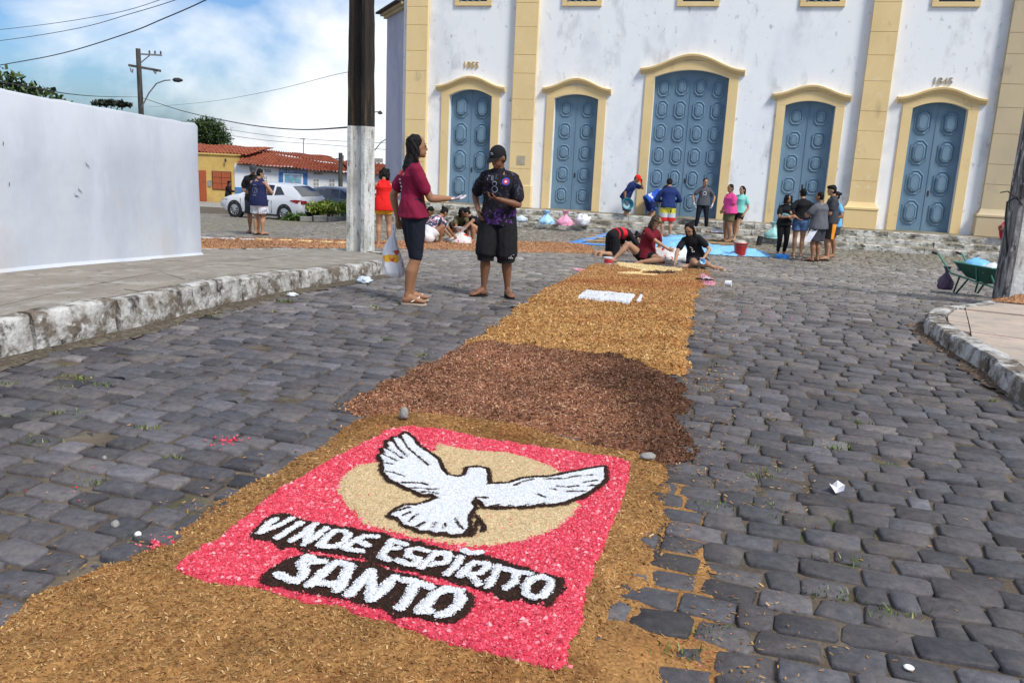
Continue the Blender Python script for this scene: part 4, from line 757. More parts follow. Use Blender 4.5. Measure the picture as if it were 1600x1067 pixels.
tile_roof('roof', (X(-26), 1.2, Z(.56)), (X(-19.4), 1.2, Z(.50)), (X(-18.6), 5.0, Z(1.02)), (X(-26), 5.0, Z(1.10)), h)
h = empty('white_house', (-15, 60, GB_), 0, 'long white single-storey house with tiled roof and a blue framed doorway sign', 'house'); X = lambda x: x+15
b = MB(); b.prism([(X(-19.98), 0), (X(-11.9), 0), (X(-11.9), 8), (X(-19.98), 8)], -.5, Z(-.30), 'z'); b.prism([(X(-19.98), .01), (X(-15.9), .01), (X(-15.9), 4), (X(-19.98), 4)], Z(-.30), Z(-.12), 'z'); b.build('wall', M('house_white'), h)
b = MB(); b.box(X(-19.97), X(-17), -.03, -.004, Z(-3), Z(-1.72)); b.build('skirting', M('skirting_blue'), h)
tile_roof('roof', (X(-19.7), -.35, Z(-.10)), (X(-11.6), -.35, Z(-.42)), (X(-12.8), 4, Z(.02)), (X(-19.9), 4, Z(.80)), h); tile_roof('roof', (X(-19.9), 4.0, Z(.78)), (X(-12.8), 4.2, Z(.00)), (X(-14.9), 6.0, Z(.62)), (X(-19.9), 6, Z(.86)), h)
b = MB(); b.loft([[(X(-19.7), -.38, Z(-.17)), (X(-19.7), -.02, Z(-.17)), (X(-19.7), -.02, Z(-.10)), (X(-19.7), -.38, Z(-.10))], [(X(-11.6), -.38, Z(-.50)), (X(-11.6), -.02, Z(-.50)), (X(-11.6), -.02, Z(-.43)), (X(-11.6), -.38, Z(-.43))]]); b.build('eave_board', M('dark_wood'), h)
b = MB(); b.box(X(-16.85), X(-14.86), -.06, -.004, Z(-3), Z(-.22)); f = b.build('door_frame', M('sign_blue'), h); b = MB(); b.box(X(-16.55), X(-15.15), -.08, -.061, Z(-3), Z(-.60)); b.build('door_trim', M('trim_white'), f)
m, t, bs = newmat('mural'); co = t.nodes.new('ShaderNodeTexCoord'); vo = t.nodes.new('ShaderNodeTexVoronoi'); vo.inputs['Scale'].default_value = 5; hs = t.nodes.new('ShaderNodeMix'); hs.data_type = 'RGBA'; hs.inputs[0].default_value = .75; hs.inputs[7].default_value = (.10, .32, .50, 1); t.links.new(co.outputs['Object'], vo.inputs['Vector']); t.links.new(vo.outputs['Color'], hs.inputs[6]); t.links.new(hs.outputs[2], bs.inputs['Base Color'])
b = MB(); b.box(X(-16.42), X(-15.28), -.10, -.081, Z(-3), Z(-.70)); b.build('door_picture', M('mural'), f)
text_mesh('sign_lettering', 'SÃO CRISTÓVÃO', .25, M('trim_white'), f, (X(-15.86), -.075, Z(-.53)), (R(90), 0, 0), .01)
text_mesh('wall_lettering', 'TOS', .26, M('dark_wood'), h, (X(-17.65), -.02, Z(-.60)), (R(90), 0, 0), .01); text_mesh('wall_lettering', 'MUSEU', .20, M('dark_wood'), h, (X(-14.1), -.02, Z(-.60)), (R(90), 0, 0), .01)
for x0, x1 in ((-17.98, -17.65), (-14.45, -14.03), (-13.35, -12.92)):
    b = MB(); b.box(X(x0), X(x1), -.03, -.004, Z(-1.9), Z(-.85)); w = b.build('window', M('trim_white'), h)
    for i in range(2):
        for j in range(4): b = MB(); a = X(x0)+.03+i*(x1-x0-.02)/2; b.box(a, a+(x1-x0)/2-.05, -.036, -.031, Z(-1.85)+j*.25, Z(-1.85)+j*.25+.2); b.build('window_pane', M('concrete'), w)
h = empty('white_house', (-9, 60.5, GB_), 0, 'farther white house with a low tiled roof partly behind the concrete pole', 'house'); X = lambda x: x+9
b = MB(); b.box(X(-11.9), X(-4), .0, 7, -.5, Z(-.45)); b.build('wall', M('house_white'), h); tile_roof('roof', (X(-11.7), -.4, Z(-.42)), (X(-3.5), -.4, Z(-.55)), (X(-3.5), 4, Z(.10)), (X(-13.6), 4, Z(.38)), h)
b = MB(); b.box(X(-12.6), X(-10.6), 5, 6, Z(.3), Z(.62)); b.build('roof_tank', M('concrete'), h)
h = empty('white_house', (21.3, 34, -.7), R(-10), 'whitewashed house with tiled roof seen past the right corner of the church', 'house')
b = MB(); b.box(-2.1, 6, 0, 6, -.3, 1.62); b.build('wall', M('house_white'), h); b = MB(); b.box(-2.3, 6, -.35, -.01, 1.62, 1.80); b.build('eave_board', M('trim_white'), h); tile_roof('roof', (-2.3, -.4, 1.82), (6, -.4, 1.82), (6, 3, 2.7), (-2.3, 3, 2.7), h)
o = MB().box(-27, -17.5, 55.5, 59.8, -3.25, -2.82).build('pavement', M('concrete'), bevel=.02); tag(o, kind='structure')
# low hills far behind the houses
V = []; nn = 60
for j, (yy, hh) in enumerate(((150, -8), (220, -6.5), (330, -4))):
    for i in range(nn): x = -330+i*12; V.append((x, yy, hh+(2.0*float(fbm(x*.02, j*3.1, 5, 3)) if j else 0)))
Fq = [(j*nn+i, j*nn+i+1, (j+1)*nn+i+1, (j+1)*nn+i) for j in range(2) for i in range(nn-1)]
plain('far_green', (.05, .075, .035), .95, var=.3)

# ---------- trees and plants ----------
def leafcloud(name, blobs, n, size, cols, parent, mat='leaf', aspect=.55, shell=.55):
    bl = np.array(blobs, float); vol = bl[:, 3]*bl[:, 4]*bl[:, 5]; which = rng.choice(len(bl), n, p=vol/vol.sum()); d = rng.normal(0, 1, (n, 3)); d /= np.linalg.norm(d, axis=1)[:, None]; r = (shell+(1-shell)*rng.random(n))[:, None]
    p = bl[which, :3]+d*bl[which, 3:6]*r*(1+.12*rng.normal(0, 1, (n, 1))); L = size*rng.uniform(.6, 1.4, n); v, f = flakes(p, L, L*aspect, .7); c = pal(cols, n, .2)
    return link(name, npmesh(name, v, [f], [c]), M(mat), parent)
plain('bark', (.10, .075, .05), .95, bump=.6, var=.3)
GRN = [(.035, .065, .018), (.05, .085, .022), (.025, .05, .014), (.075, .11, .03)]
def tree(loc, trunk_h, blobs, n, size, lab, cols=GRN, r=.25):
    e = empty('tree', loc, 0, lab, 'tree'); b = MB(); top = Vector((0, 0, trunk_h)); b.tube([(0, 0, -.2), (.05*r*4, 0, trunk_h*.5), tuple(top)], [r*1.3, r, r*.7], 8)
    for bl in blobs[:7]: c = Vector(bl[:3]); b.tube([tuple(top-Vector((0, 0, .3))), tuple((top+c)*.5+Vector((0, 0, .1))), tuple(c)], [r*.55, r*.35, r*.15], 6)
    b.build('trunk', M('bark'), e, smooth=True); leafcloud('crown', blobs, n, size, cols, e); return e
tree((-27.4, 75, gf(-27.4, 75)), 4.6, [(0, 0, 6.0, 2.0, 1.8, 1.2), (-1.4, 0, 5.6, 1.5, 1.5, 1.2), (1.2, .3, 5.3, 1.1, 1.2, .9), (.4, -.3, 6.6, 1.2, 1.2, .8), (1.5, -.2, 4.7, .8, .9, .7), (-.6, 0, 4.9, 1.4, 1.4, .9)], 9000, .17, 'round dark mango-like tree behind the red tiled roofs', r=.22)
tree((-9.0, 14.6, .2-.52), 2.0, [(0, 0, 2.45, .9, .6, .42), (.85, -.1, 2.35, .55, .4, .22), (-.8, 0, 2.7, .8, .6, .4), (1.35, -.2, 2.18, .35, .3, .12), (-.3, .1, 2.9, .5, .4, .25)], 2600, .10, 'leafy tree poking over the left end of the white wall', r=.08)
tree((-14.2, 30, gf(-14.2, 30)), 3.4, [(0, 0, 3.86, .55, .4, .10), (-.35, 0, 3.80, .35, .3, .07), (.4, .1, 3.82, .30, .3, .09)], 700, .11, 'small dark treetop showing above the middle of the white wall', r=.05, cols=[(.015, .02, .012), (.03, .04, .02)])
tree((-42, 80, gf(-42, 80)), 4, [(0, 0, 5, 3, 3, 2), (2, 0, 4.5, 2, 2, 1.4)], 3000, .3, 'wide tree far behind the boundary wall', r=.3)
# planter island with shrubs
e = empty('planter', (-7.6, 35, gf(-7.6, 35)), 0, 'low stone planter bed overgrown with yellow green shrubs behind the white car', 'planter'); zz = gf(-7.6, 35)
path_ = [(-8.5, 33.0), (-8.0, 33.1), (-7.5, 33.4), (-7.0, 34.0), (-6.6, 34.9), (-6.2, 35.9)]
for i, (a, c) in enumerate(zip(path_[:-1], path_[1:])):
    d = Vector((c[0]-a[0], c[1]-a[1])); L = d.length; b = MB(); b.box(.02, L-.02, -.09, .09, 0, .20+.05*(i % 2)); o = b.build('edging_stone', M('concrete'), e, bevel=.03); o.location = (a[0]+7.6, a[1]-35, gf(*a)-zz); o.rotation_euler = (0, 0, math.atan2(d.y, d.x))
b = MB(); b.prism([(-1.4, -1.3), (1.6, -.6), (2.6, 1.6), (-1.2, 3)], -.1, .05, 'z'); b.build('soil', M('dirt'), e)
leafcloud('shrub', [(-.35, -1.3, .62, .55, .45, .28), (.35, -1.0, .66, .5, .45, .26), (.8, -.4, .66, .5, .5, .28), (1.2, .4, .68, .5, .5, .3), (-.1, -.7, .6, .6, .5, .3), (1.6, 1.2, .68, .5, .5, .3)], 2600, .12, [(.26, .34, .04), (.36, .44, .06), (.16, .24, .03), (.45, .48, .10)], e, shell=.3)
leafcloud('shrub', [(-1.15, -1.7, .22, .55, .35, .24), (-1.5, -1.6, .12, .4, .3, .14)], 700, .10, [(.06, .12, .025), (.09, .16, .03)], e, shell=.2)
# tufts of grass between the stones
def tufts():
    Vs = []; Cs = []; spots = [(1.82, 4.41), (1.17, 3.56), (.93, 3.54), (1.84, 4.47), (1.23, 3.93), (1.16, 3.43), (1.37, 3.06), (.53, 2.37), (-1.91, 4.23), (-2.51, 4.98), (-2.44, 4.41), (-2.32, 3.95), (-2.73, 5.1), (-1.03, 6.59), (-.66, 6.1), (-2.64, 7.21), (-2.25, 8.14), (2.12, 4.91), (1.35, 2.66), (1.2, 2.78), (.69, 2.5), (1.35, 4.35), (-3.01, 4.9), (-1.58, 3.82), (-1.81, 3.48), (-.65, 4.0)]
    x = np.array([s[0] for s in spots]); y = np.array([s[1] for s in spots]); w = np.full(len(x), 45); ra = np.full(len(x), .05)
    m = 330; rx = rng.uniform(-9, 9, m*3); ry = 2+rng.random(m*3)**1.0*20; k = (np.abs(rx) < .62*ry+.6) & (fbm(rx*.6, ry*.6, 17, 3) > .47) & (np.maximum(np.maximum(sdN(rx, ry), sdD(rx, ry)), sdF(rx, ry)) < -.05) & (poly_sd(LWALK, rx, ry) < 0) & (poly_sd(RWALK, rx, ry) < 0) & (rx*.25+ry*.968 < 25)
    rx, ry = rx[k][:m], ry[k][:m]; x = np.concatenate([x, rx]); y = np.concatenate([y, ry]); w = np.concatenate([w, np.full(len(rx), 14)]); ra = np.concatenate([ra, np.full(len(rx), .035)])
    # along the kerb foot
    kp_ = walk_polyline(CURB_L, .12); kx = np.array([p[0] for p in kp_])+.05; ky = np.array([p[1] for p in kp_]); kk = rng.random(len(kx)) < .45; x = np.concatenate([x, kx[kk]]); y = np.concatenate([y, ky[kk]]); w = np.concatenate([w, np.full(kk.sum(), 26)]); ra = np.concatenate([ra, np.full(kk.sum(), .05)])
    sx_ = np.repeat(x, w); sy_ = np.repeat(y, w); rr = np.repeat(ra, w); n = len(sx_); px = sx_+rng.normal(0, 1, n)*rr; py = sy_+rng.normal(0, 1, n)*rr*.5; pz = g(px, py)-.008
    hgt = rng.uniform(.008, .030, n); ya = rng.random(n)*2*PI; wd = .0022+.0006*py; lean = rng.normal(0, .6, n)
    a = np.stack([px-np.cos(ya)*wd, py-np.sin(ya)*wd, pz], 1); b = np.stack([px+np.cos(ya)*wd, py+np.sin(ya)*wd, pz], 1); t = np.stack([px-np.sin(ya)*hgt*lean, py+np.cos(ya)*hgt*lean, pz+hgt], 1)
    V = np.stack([a, b, t], 1).reshape(-1, 3); f = np.arange(n*3).reshape(n, 3); o = link('grass', npmesh('grass', V, [f], [pal([(.09, .15, .03), (.14, .20, .05), (.06, .10, .02), (.26, .26, .10)], n, .2)]), M('leaf')); tag(o, 'short green grass sprouting in the joints of the cobbles', 'grass', kind='stuff')
tufts()
# ---------- people ----------
def V3(*a): return Vector(a)
def ring(c, ax, ay, rx, ry, n=12, sq=1.0):
    out = []
    for k in range(n):
        a = 2*PI*k/n; x = math.cos(a); y = math.sin(a)
        if sq != 1: x = math.copysign(abs(x)**sq, x); y = math.copysign(abs(y)**sq, y)
        out.append(c+ax*(x*rx)+ay*(y*ry))
    return out
def perp(d, hint):
    a = hint-d*hint.dot(d)
    if a.length < 1e-4: a = V3(1, 0, 0)-d*d.x
    a.normalize(); return a, d.cross(a)
def limb(mb, pts, rad, hint, n=10, flat=1.0, m=0, ends=True):
    """tapered limb through points; radii interpolated; rounded ends"""
    pts = [Vector(p) for p in pts]; rings = []
    for i, p in enumerate(pts):
        d = (pts[min(i+1, len(pts)-1)]-pts[max(i-1, 0)]).normalized(); a, b = perp(d, hint); r = rad[i]
        if i == 0 and ends: rings += [ring(p-d*r*.8, a, b, r*.35, r*.35*flat, n), ring(p-d*r*.5, a, b, r*.8, r*.8*flat, n)]
        rings.append(ring(p, a, b, r, r*flat, n))
        if i == len(pts)-1 and ends: rings += [ring(p+d*r*.5, a, b, r*.8, r*.8*flat, n), ring(p+d*r*.8, a, b, r*.35, r*.35*flat, n)]
    mb.loft(rings, m)
def ell(mb, c, ax, ay, az, rx, ry, rz, n=12, k=7, m=0):
    rings = []
    for i in range(1, k):
        t = PI*i/k; rings.append(ring(c-az*(rz*math.cos(t)), ax, ay, rx*math.sin(t), ry*math.sin(t), n))
    mb.loft(rings, m)
def ik(a, b, l1, l2, pole):
    d = b-a; L = d.length; mx = (l1+l2)*.995
    if L > mx: b = a+d*(mx/L); d = b-a; L = mx
    L = max(L, abs(l1-l2)+.01); u = d.normalized(); x = (l1*l1-l2*l2+L*L)/(2*L); h = math.sqrt(max(l1*l1-x*x, 0)); p = pole-u*pole.dot(u)
    if p.length < 1e-4: p = V3(0, 0, 1)-u*u.z
    return a+u*x+p.normalized()*h, b
SK = {'brown': (.30, .145, .075), 'tan': (.42, .23, .135), 'dark': (.19, .085, .045), 'light': (.50, .29, .19)}
for k, c in SK.items():
    m = plain('skin_'+k, c, .5, var=.07, scale=7, bump=.05, bscale=90); b = m.node_tree.nodes['Principled BSDF']; b.inputs['Subsurface Weight'].default_value = .08; b.inputs['Subsurface Radius'].default_value = (.02, .008, .004)
plain('hair_black', (.008, .007, .007), .6, var=.4, scale=30, bump=.5, bscale=60, spec=.15); plain('hair_brown', (.035, .018, .010), .5, var=.4, scale=30, bump=.5, bscale=60)
plain('eye_dark', (.02, .015, .012), .3); plain('lips', (.25, .09, .07), .5)
def cloth(name, col, pattern=None, **k):
    if name in MATS: return MATS[name]
    return plain(name, col, .85, var=.1, scale=5, bump=.35, bscale=14, spec=.2, **k)
def pattern(name, base, items, rough=.85):
    """items: ('z', lo, hi, colour) horizontal band by height in the wearer's own coordinates; ('spot', scale, threshold, colour, zlo, zhi, seed)"""
    m, t, b = newmat(name); b.inputs['Roughness'].default_value = rough; b.inputs['Specular IOR Level'].default_value = .2
    co = t.nodes.new('ShaderNodeTexCoord'); sp = t.nodes.new('ShaderNodeSeparateXYZ'); t.links.new(co.outputs['Object'], sp.inputs[0]); cur = None
    def mth(op, a, v):
        n = t.nodes.new('ShaderNodeMath'); n.operation = op
        for i, q in enumerate((a, v)):
            if isinstance(q, (int, float)): n.inputs[i].default_value = q
            else: t.links.new(q, n.inputs[i])
        return n.outputs[0]
    for it in items:
        if it[0] in 'xyz': s_ = sp.outputs['XYZ'.index(it[0].upper())]; f = mth('MULTIPLY', mth('GREATER_THAN', s_, it[1]), mth('LESS_THAN', s_, it[2])); c = it[3]
        else:
            nz = t.nodes.new('ShaderNodeTexNoise'); nz.inputs['Scale'].default_value = it[1]; nz.inputs['Detail'].default_value = 2; mp_ = t.nodes.new('ShaderNodeMapping'); mp_.inputs['Location'].default_value = (it[6],)*3
            t.links.new(co.outputs['Object'], mp_.inputs[0]); t.links.new(mp_.outputs[0], nz.inputs['Vector']); z = sp.outputs[2]
            f = mth('MULTIPLY', mth('GREATER_THAN', nz.outputs[0], it[2]), mth('MULTIPLY', mth('GREATER_THAN', z, it[4]), mth('LESS_THAN', z, it[5]))); c = it[3]
        x = t.nodes.new('ShaderNodeMix'); x.data_type = 'RGBA'; x.inputs[7].default_value = (*c, 1); t.links.new(f, x.inputs[0])
        if cur is None: x.inputs[6].default_value = (*base, 1)
        else: t.links.new(cur, x.inputs[6])
        cur = x.outputs[2]
    t.links.new(cur, b.inputs['Base Color'])
    n2 = t.nodes.new('ShaderNodeTexNoise'); n2.inputs['Scale'].default_value = 14; bp = t.nodes.new('ShaderNodeBump'); bp.inputs['Strength'].default_value = .3; bp.inputs['Distance'].default_value = .02
    t.links.new(co.outputs['Object'], n2.inputs['Vector']); t.links.new(n2.outputs[0], bp.inputs['Height']); t.links.new(bp.outputs[0], b.inputs['Normal']); return m
def hand(mb, wrist, d, nrm, H, side, curl=.5, splay=.12):
    """palm plus four fingers and a thumb; d: direction of the hand, nrm: palm normal; returns solids into mb"""
    d = d.normalized(); nrm = (nrm-d*nrm.dot(d)).normalized(); ac = d.cross(nrm)*side; k = H/1.7
    for i, (o, L, r) in enumerate(((-.030, .062, .0078), (-.010, .074, .0083), (.011, .070, .0082), (.030, .054, .0072))):
        dd = (d+ac*(o*splay*20)).normalized(); p = wrist+d*(.068*k)+ac*(o*k)*.95; pts = [p-d*.02*k, p]; a = 0
        for j, f in enumerate((.42, .32, .26)):
            a += curl*(.75, .95, .7)[j]; pts.append(pts[-1]+(dd*math.cos(a)+nrm*math.sin(a))*(L*f*k))
        limb(mb, pts, [r*k*1.05, r*k*1.05, r*k, r*k*.92, r*k*.75], ac, 6)
    p = wrist+d*(.022*k)-ac*(.026*k); q = p+(d*.55-ac*.75+nrm*.35).normalized()*(.036*k); e = q+(d*.85-ac*.25+nrm*.45*(1+curl)).normalized()*(.034*k); limb(mb, [p, q, e], [.012*k, .0095*k, .007*k], nrm, 6)
def palm(mb, wrist, d, nrm, H):
    d = d.normalized(); nrm = (nrm-d*nrm.dot(d)).normalized(); ac = d.cross(nrm); k = H/1.7
    mb.loft([ring(wrist-d*.03*k, ac, nrm, .026*k, .021*k, 10), ring(wrist, ac, nrm, .027*k, .018*k, 10), ring(wrist+d*.03*k, ac, nrm, .038*k, .016*k, 10), ring(wrist+d*.065*k, ac, nrm, .042*k, .014*k, 10), ring(wrist+d*.082*k, ac, nrm, .036*k, .010*k, 10)])
def person(label, loc, face=180, H=1.7, fem=False, skin='brown', P=None, N=None, sho=None, head=(0, 1, 0), ank=None, toe=None, knee=None, wri=None, elb=None, hdir=None, hnrm=None, curl=.45, top=None, bottom=None, hair=None, cap=None, shoes=None, girth=1.0, voxel=.013, group=None, fold=.006, gloves=None, hunch=0, hax=None):
    """all joints in the person's own frame (x right, y forward, z up, metres); index 0 = left, 1 = right"""
    e = empty('person', (loc[0], loc[1], loc[2] if len(loc) > 2 else gf(loc[0], loc[1])+.012), -R(face), label, 'person', group)
    U = H; P = Vector(P) if P else V3(0, 0, .53*U); N_ = Vector(N) if N else V3(P.x, P.y+.01, P.z+.29*U)
    T = (N_-P).normalized(); sx = Vector(sho).normalized() if sho else V3(1, 0, 0); sx = (sx-T*sx.dot(T)).normalized(); hx = Vector(hax).normalized() if hax else V3(1, 0, 0)
    if abs(T.x) > .01 and not sho: sx = (V3(1, 0, 0)-T*T.x).normalized()
    fr = T.cross(sx); sw = (.092 if fem else .106)*U*min(girth, 1.12)
    ank = [Vector(a) for a in (ank or ((-.065*U, -.01, .045*U), (.065*U, -.01, .045*U)))]; toe = [Vector(a) for a in (toe or ((-.25, 1, 0), (.25, 1, 0)))]
    kp = [Vector(a) for a in (knee or ((-.1, 1, 0), (.1, 1, 0)))]
    hip = [P+hx*(s*.052*U)-V3(0, 0, .012*U) for s in (-1, 1)]
    kn = []; an = []
    for i in (0, 1): k_, a_ = ik(hip[i], ank[i], .245*U, .232*U, kp[i]); kn.append(k_); an.append(a_)
    S_ = [N_-T*(.038*U)+sx*(s*sw) for s in (-1, 1)]
    wri = [Vector(a) for a in (wri or ((-.165*U, .03, .48*U), (.165*U, .03, .48*U)))]; ep = [Vector(a) for a in (elb or ((-.5, -1, -.2), (.5, -1, -.2)))]
    el = []; wr = []
    for i in (0, 1): k_, a_ = ik(S_[i], wri[i], .172*U, .150*U, ep[i]); el.append(k_); wr.append(a_)
    hd = [Vector(hdir[i]) if hdir and hdir[i] else (wr[i]-el[i]).normalized() for i in (0, 1)]; hn = [Vector(hnrm[i]) if hnrm and hnrm[i] else -sx*(1 if i else -1) for i in (0, 1)]
    f = Vector(head).normalized(); hu = (T*.6+V3(0, 0, 1)); hu = (hu-f*hu.dot(f)).normalized(); hr = f.cross(hu)
    nk = (T*.75+V3(0, 0, .25)+f*.22).normalized(); hc = N_+nk*(.102*U)+f*(.010*U)
    Lsp = (N_-P).length; bend = -fr*(hunch*U)
    def spine(t): return P+T*(Lsp*t)+bend*max(0, math.sin(PI*min(max(t, 0), 1)))
    g_ = girth; prof = [(-.17, .070, .055), (-.08, .092, .066), (.04, (.104 if fem else .098), .070), (.2, .094 if fem else .090, .062), (.42, (.072 if fem else .080), .053), (.6, .080 if fem else .088, .058), (.78, .088 if fem else .100, .064 if not fem else .068), (.90, .080 if fem else .092, .050), (.97, .056, .042), (1.06, .035, .036)]
    def axat(t): q = min(max(t, 0), 1); a = (hx*(1-q)+sx*q).normalized(); return (a-T*a.dot(T)).normalized()
    body = MB(); rings = []
    for t, rx, ry in prof:
        a = axat(t); gg = g_ if .0 < t < .85 else 1+(g_-1)*.4; rings.append(ring(spine(t), a, T.cross(a), rx*U*gg, ry*U*(gg*1.05 if gg > 1 else gg), 16))
    body.loft(rings)
    gl = 1+(g_-1)*.5
    for i in (0, 1):
        s = (-1, 1)[i]; h, k_, a_ = hip[i], kn[i], an[i]; sh = k_-h; cl = a_-k_; back = (cl.normalized()-sh.normalized()); back = back.normalized() if back.length > .05 else V3(0, -1, 0)
        limb(body, [h, h+sh*.3, h+sh*.65, k_-sh*.06], [.053*U*gl, .052*U*gl, .043*U*gl, .034*U*gl], kp[i], 12)
        limb(body, [k_, k_+cl*.16+back*.004*U, k_+cl*.33+back*.010*U, k_+cl*.6+back*.006*U, k_+cl*.88, a_], [.034*U*gl, .033*U*gl, .036*U*gl, .027*U*gl, .0195*U, .020*U], kp[i], 12)
        td = toe[i].normalized(); up = V3(0, 0, 1)-td*td.z; up = up.normalized() if up.length > .1 else V3(0, 1, 0); sd_ = td.cross(up); hb = a_-td*.028*U-up*.022*U
        body.loft([ring(hb, sd_, up, .012*U, .012*U, 10), ring(hb+td*.015*U, sd_, up, .021*U, .021*U, 10), ring(a_+td*.03*U-up*.014*U, sd_, up, .024*U, .026*U, 10), ring(a_+td*.07*U-up*.022*U, sd_, up, .029*U, .018*U, 10), ring(a_+td*.098*U-up*.028*U, sd_, up, .029*U, .011*U, 10), ring(a_+td*.115*U-up*.030*U, sd_, up, .018*U, .007*U, 10)])
        S0, E0, W0 = S_[i], el[i], wr[i]; u1 = E0-S0; u2 = W0-E0
        limb(body, [S0-sx*s*.02*U, S0, S0+u1*.35, S0+u1*.7, E0], [.026*U, .0285*U*gl, .027*U*gl, .024*U*gl, .0225*U*gl], fr, 10); limb(body, [E0, E0+u2*.22, E0+u2*.5, W0-u2*.04], [.0225*U*gl, .024*U*gl, .020*U, .0145*U], fr, 10)
        palm(body, W0, hd[i], hn[i], U)
    limb(body, [N_-T*.03*U, N_+nk*.03*U, hc-f*.012*U-hu*.02*U], [.045*U, .033*U, .034*U], fr, 12)
    hs = U/1.7
    ell(body, hc+hu*.008*U-f*.006*U, hr, f, hu, .0435*U, .055*U, .062*U, 16, 9); ell(body, hc+f*.014*U-hu*.030*U, hr, f, hu, .034*U, .036*U, .034*U, 14, 8); ell(body, hc+f*.036*U-hu*.052*U, hr, f, hu, .017*U, .014*U, .012*U)
    limb(body, [hc+f*.047*U+hu*.002*U, hc+f*.055*U-hu*.016*U], [.006*U, .0085*U], hr, 8)
    for s in (-1, 1): ell(body, hc+hr*(s*.046*U)-f*.004*U-hu*.008*U, f, hr, hu, .013*U, .006*U, .019*U, 8, 6)
    fing = MB()
    for i in (0, 1): hand(fing, wr[i], hd[i], hn[i], U, (1, -1)[i], curl[i] if isinstance(curl, (list, tuple)) else curl)
    bo = fuse(body, 'body', M('skin_'+skin), e, voxel, 3, extra=fing)
    for s in (-1, 1):
        b = MB(); ell(b, hc+f*.0465*U+hr*(s*.0175*U)+hu*.004*U, hr, f, hu, .0085*U, .005*U, .0045*U, 8, 5); b.build('eye', M('eye_dark'), e, smooth=True)
        b = MB(); limb(b, [hc+f*.049*U+hr*(s*.009*U)+hu*.016*U, hc+f*.046*U+hr*(s*.027*U)+hu*.017*U], [.0026*U, .0022*U], hu, 6); b.build('eyebrow', M('hair_black'), e, smooth=True)
    b = MB(); ell(b, hc+f*.0475*U-hu*.037*U, hr, f, hu, .014*U, .006*U, .005*U, 8, 5); b.build('mouth', M('lips'), e, smooth=True)
    # clothes
    if top:
        kd, mat, lo, ease, slv = top.get('kind', 'tee'), top['mat'], top.get('lo', -.22), top.get('ease', .012), top.get('slv', .62)
        mb = MB(); rings = []; pr = [(t, rx, ry) for t, rx, ry in prof if t > lo+.04 and t <= 1.0]; base = [(lo, np.interp(lo, [q[0] for q in prof], [q[1] for q in prof])+.012, np.interp(lo, [q[0] for q in prof], [q[2] for q in prof])+.012)]
        hipr = .104 if fem else .098
        for t, rx, ry in base+pr:
            if t < 0 and not top.get('fit'): rx = max(rx, hipr+.006); ry = max(ry, .074)
            if t < 0 and not top.get('fit'): pass
            a = axat(t); gg = g_ if t < .85 else 1+(g_-1)*.4; ea = ease*(1.35 if t < .5 else 1); rings.append(ring(spine(t), a, T.cross(a), (rx*gg+ea)*U, (ry*gg+ea)*U, 18))
        if kd == 'tank': rings = rings[:-1]; rings[-1] = ring(spine(.93), axat(.93), T.cross(axat(.93)), .082*U, .058*U, 18)
        mb.loft(rings)
        if kd != 'tank':
            for i in (0, 1):
                s = (-1, 1)[i]; S0, E0, W0 = S_[i], el[i], wr[i]; u1 = E0-S0; r0 = (.0325+ease*.6)*U*gl; sl = slv
                limb(mb, [S0-sx*s*.045*U+T*.004*U, S0-sx*s*.006*U-T*.004*U, S0+u1*.3, S0+u1*min(sl, 1)], [.034*U, r0*.92, r0*.98, r0*(.97 if sl < 1 else .78)], fr, 12)
                if sl > 1: u2 = W0-E0; limb(mb, [E0, E0+u2*.4, E0+u2*(sl-1)], [r0*.8, r0*.72, r0*.55], fr, 12)
        else:
            for s in (-1, 1): limb(mb, [spine(.88)+sx*s*.055*U+fr*.03*U, N_+sx*s*.052*U+T*.004*U, spine(.88)+sx*s*.055*U-fr*.04*U], [.028*U, .022*U, .028*U], sx, 8)
        limb(mb, [N_-T*.035*U, N_+nk*.006*U], [.058*U, .045*U], fr, 12)
        if kd != 'tank':
            for s in (-1, 1): limb(mb, [N_-T*.012*U, S_[(s+1)//2]+T*.010*U], [.040*U, .032*U*gl], fr, 10)
        fuse(mb, top.get('name', 'shirt'), mat, e, voxel*.95, 3, fold*U/1.7*1.4, 10)
    if bottom:
        kd, mat, ln, ease = bottom.get('kind', 'shorts'), bottom['mat'], bottom.get('len', .7), bottom.get('ease', .014)
        mb = MB(); rings = []
        for t, rx, ry in ((-.13, .085, .066), (-.04, .102, .074), (.06, .104 if fem else .098, .072), (.19, .096, .066), (.34, .086, .060)):
            a = axat(t); rings.append(ring(spine(t), a, T.cross(a), (rx+ease*.5)*U*g_, (ry+ease*.5)*U*g_, 18))
        mb.loft(rings)
        for h in hip: ell(mb, h, hx, hx.cross(V3(0, 0, 1)), V3(0, 0, 1), (.060+ease*.6)*U*gl, (.062+ease*.6)*U*gl, (.060+ease*.6)*U*gl)
        ell(mb, spine(-.06), axat(0), T.cross(axat(0)), T, .088*U*gl, (.070+ease*.6)*U*gl, .07*U)
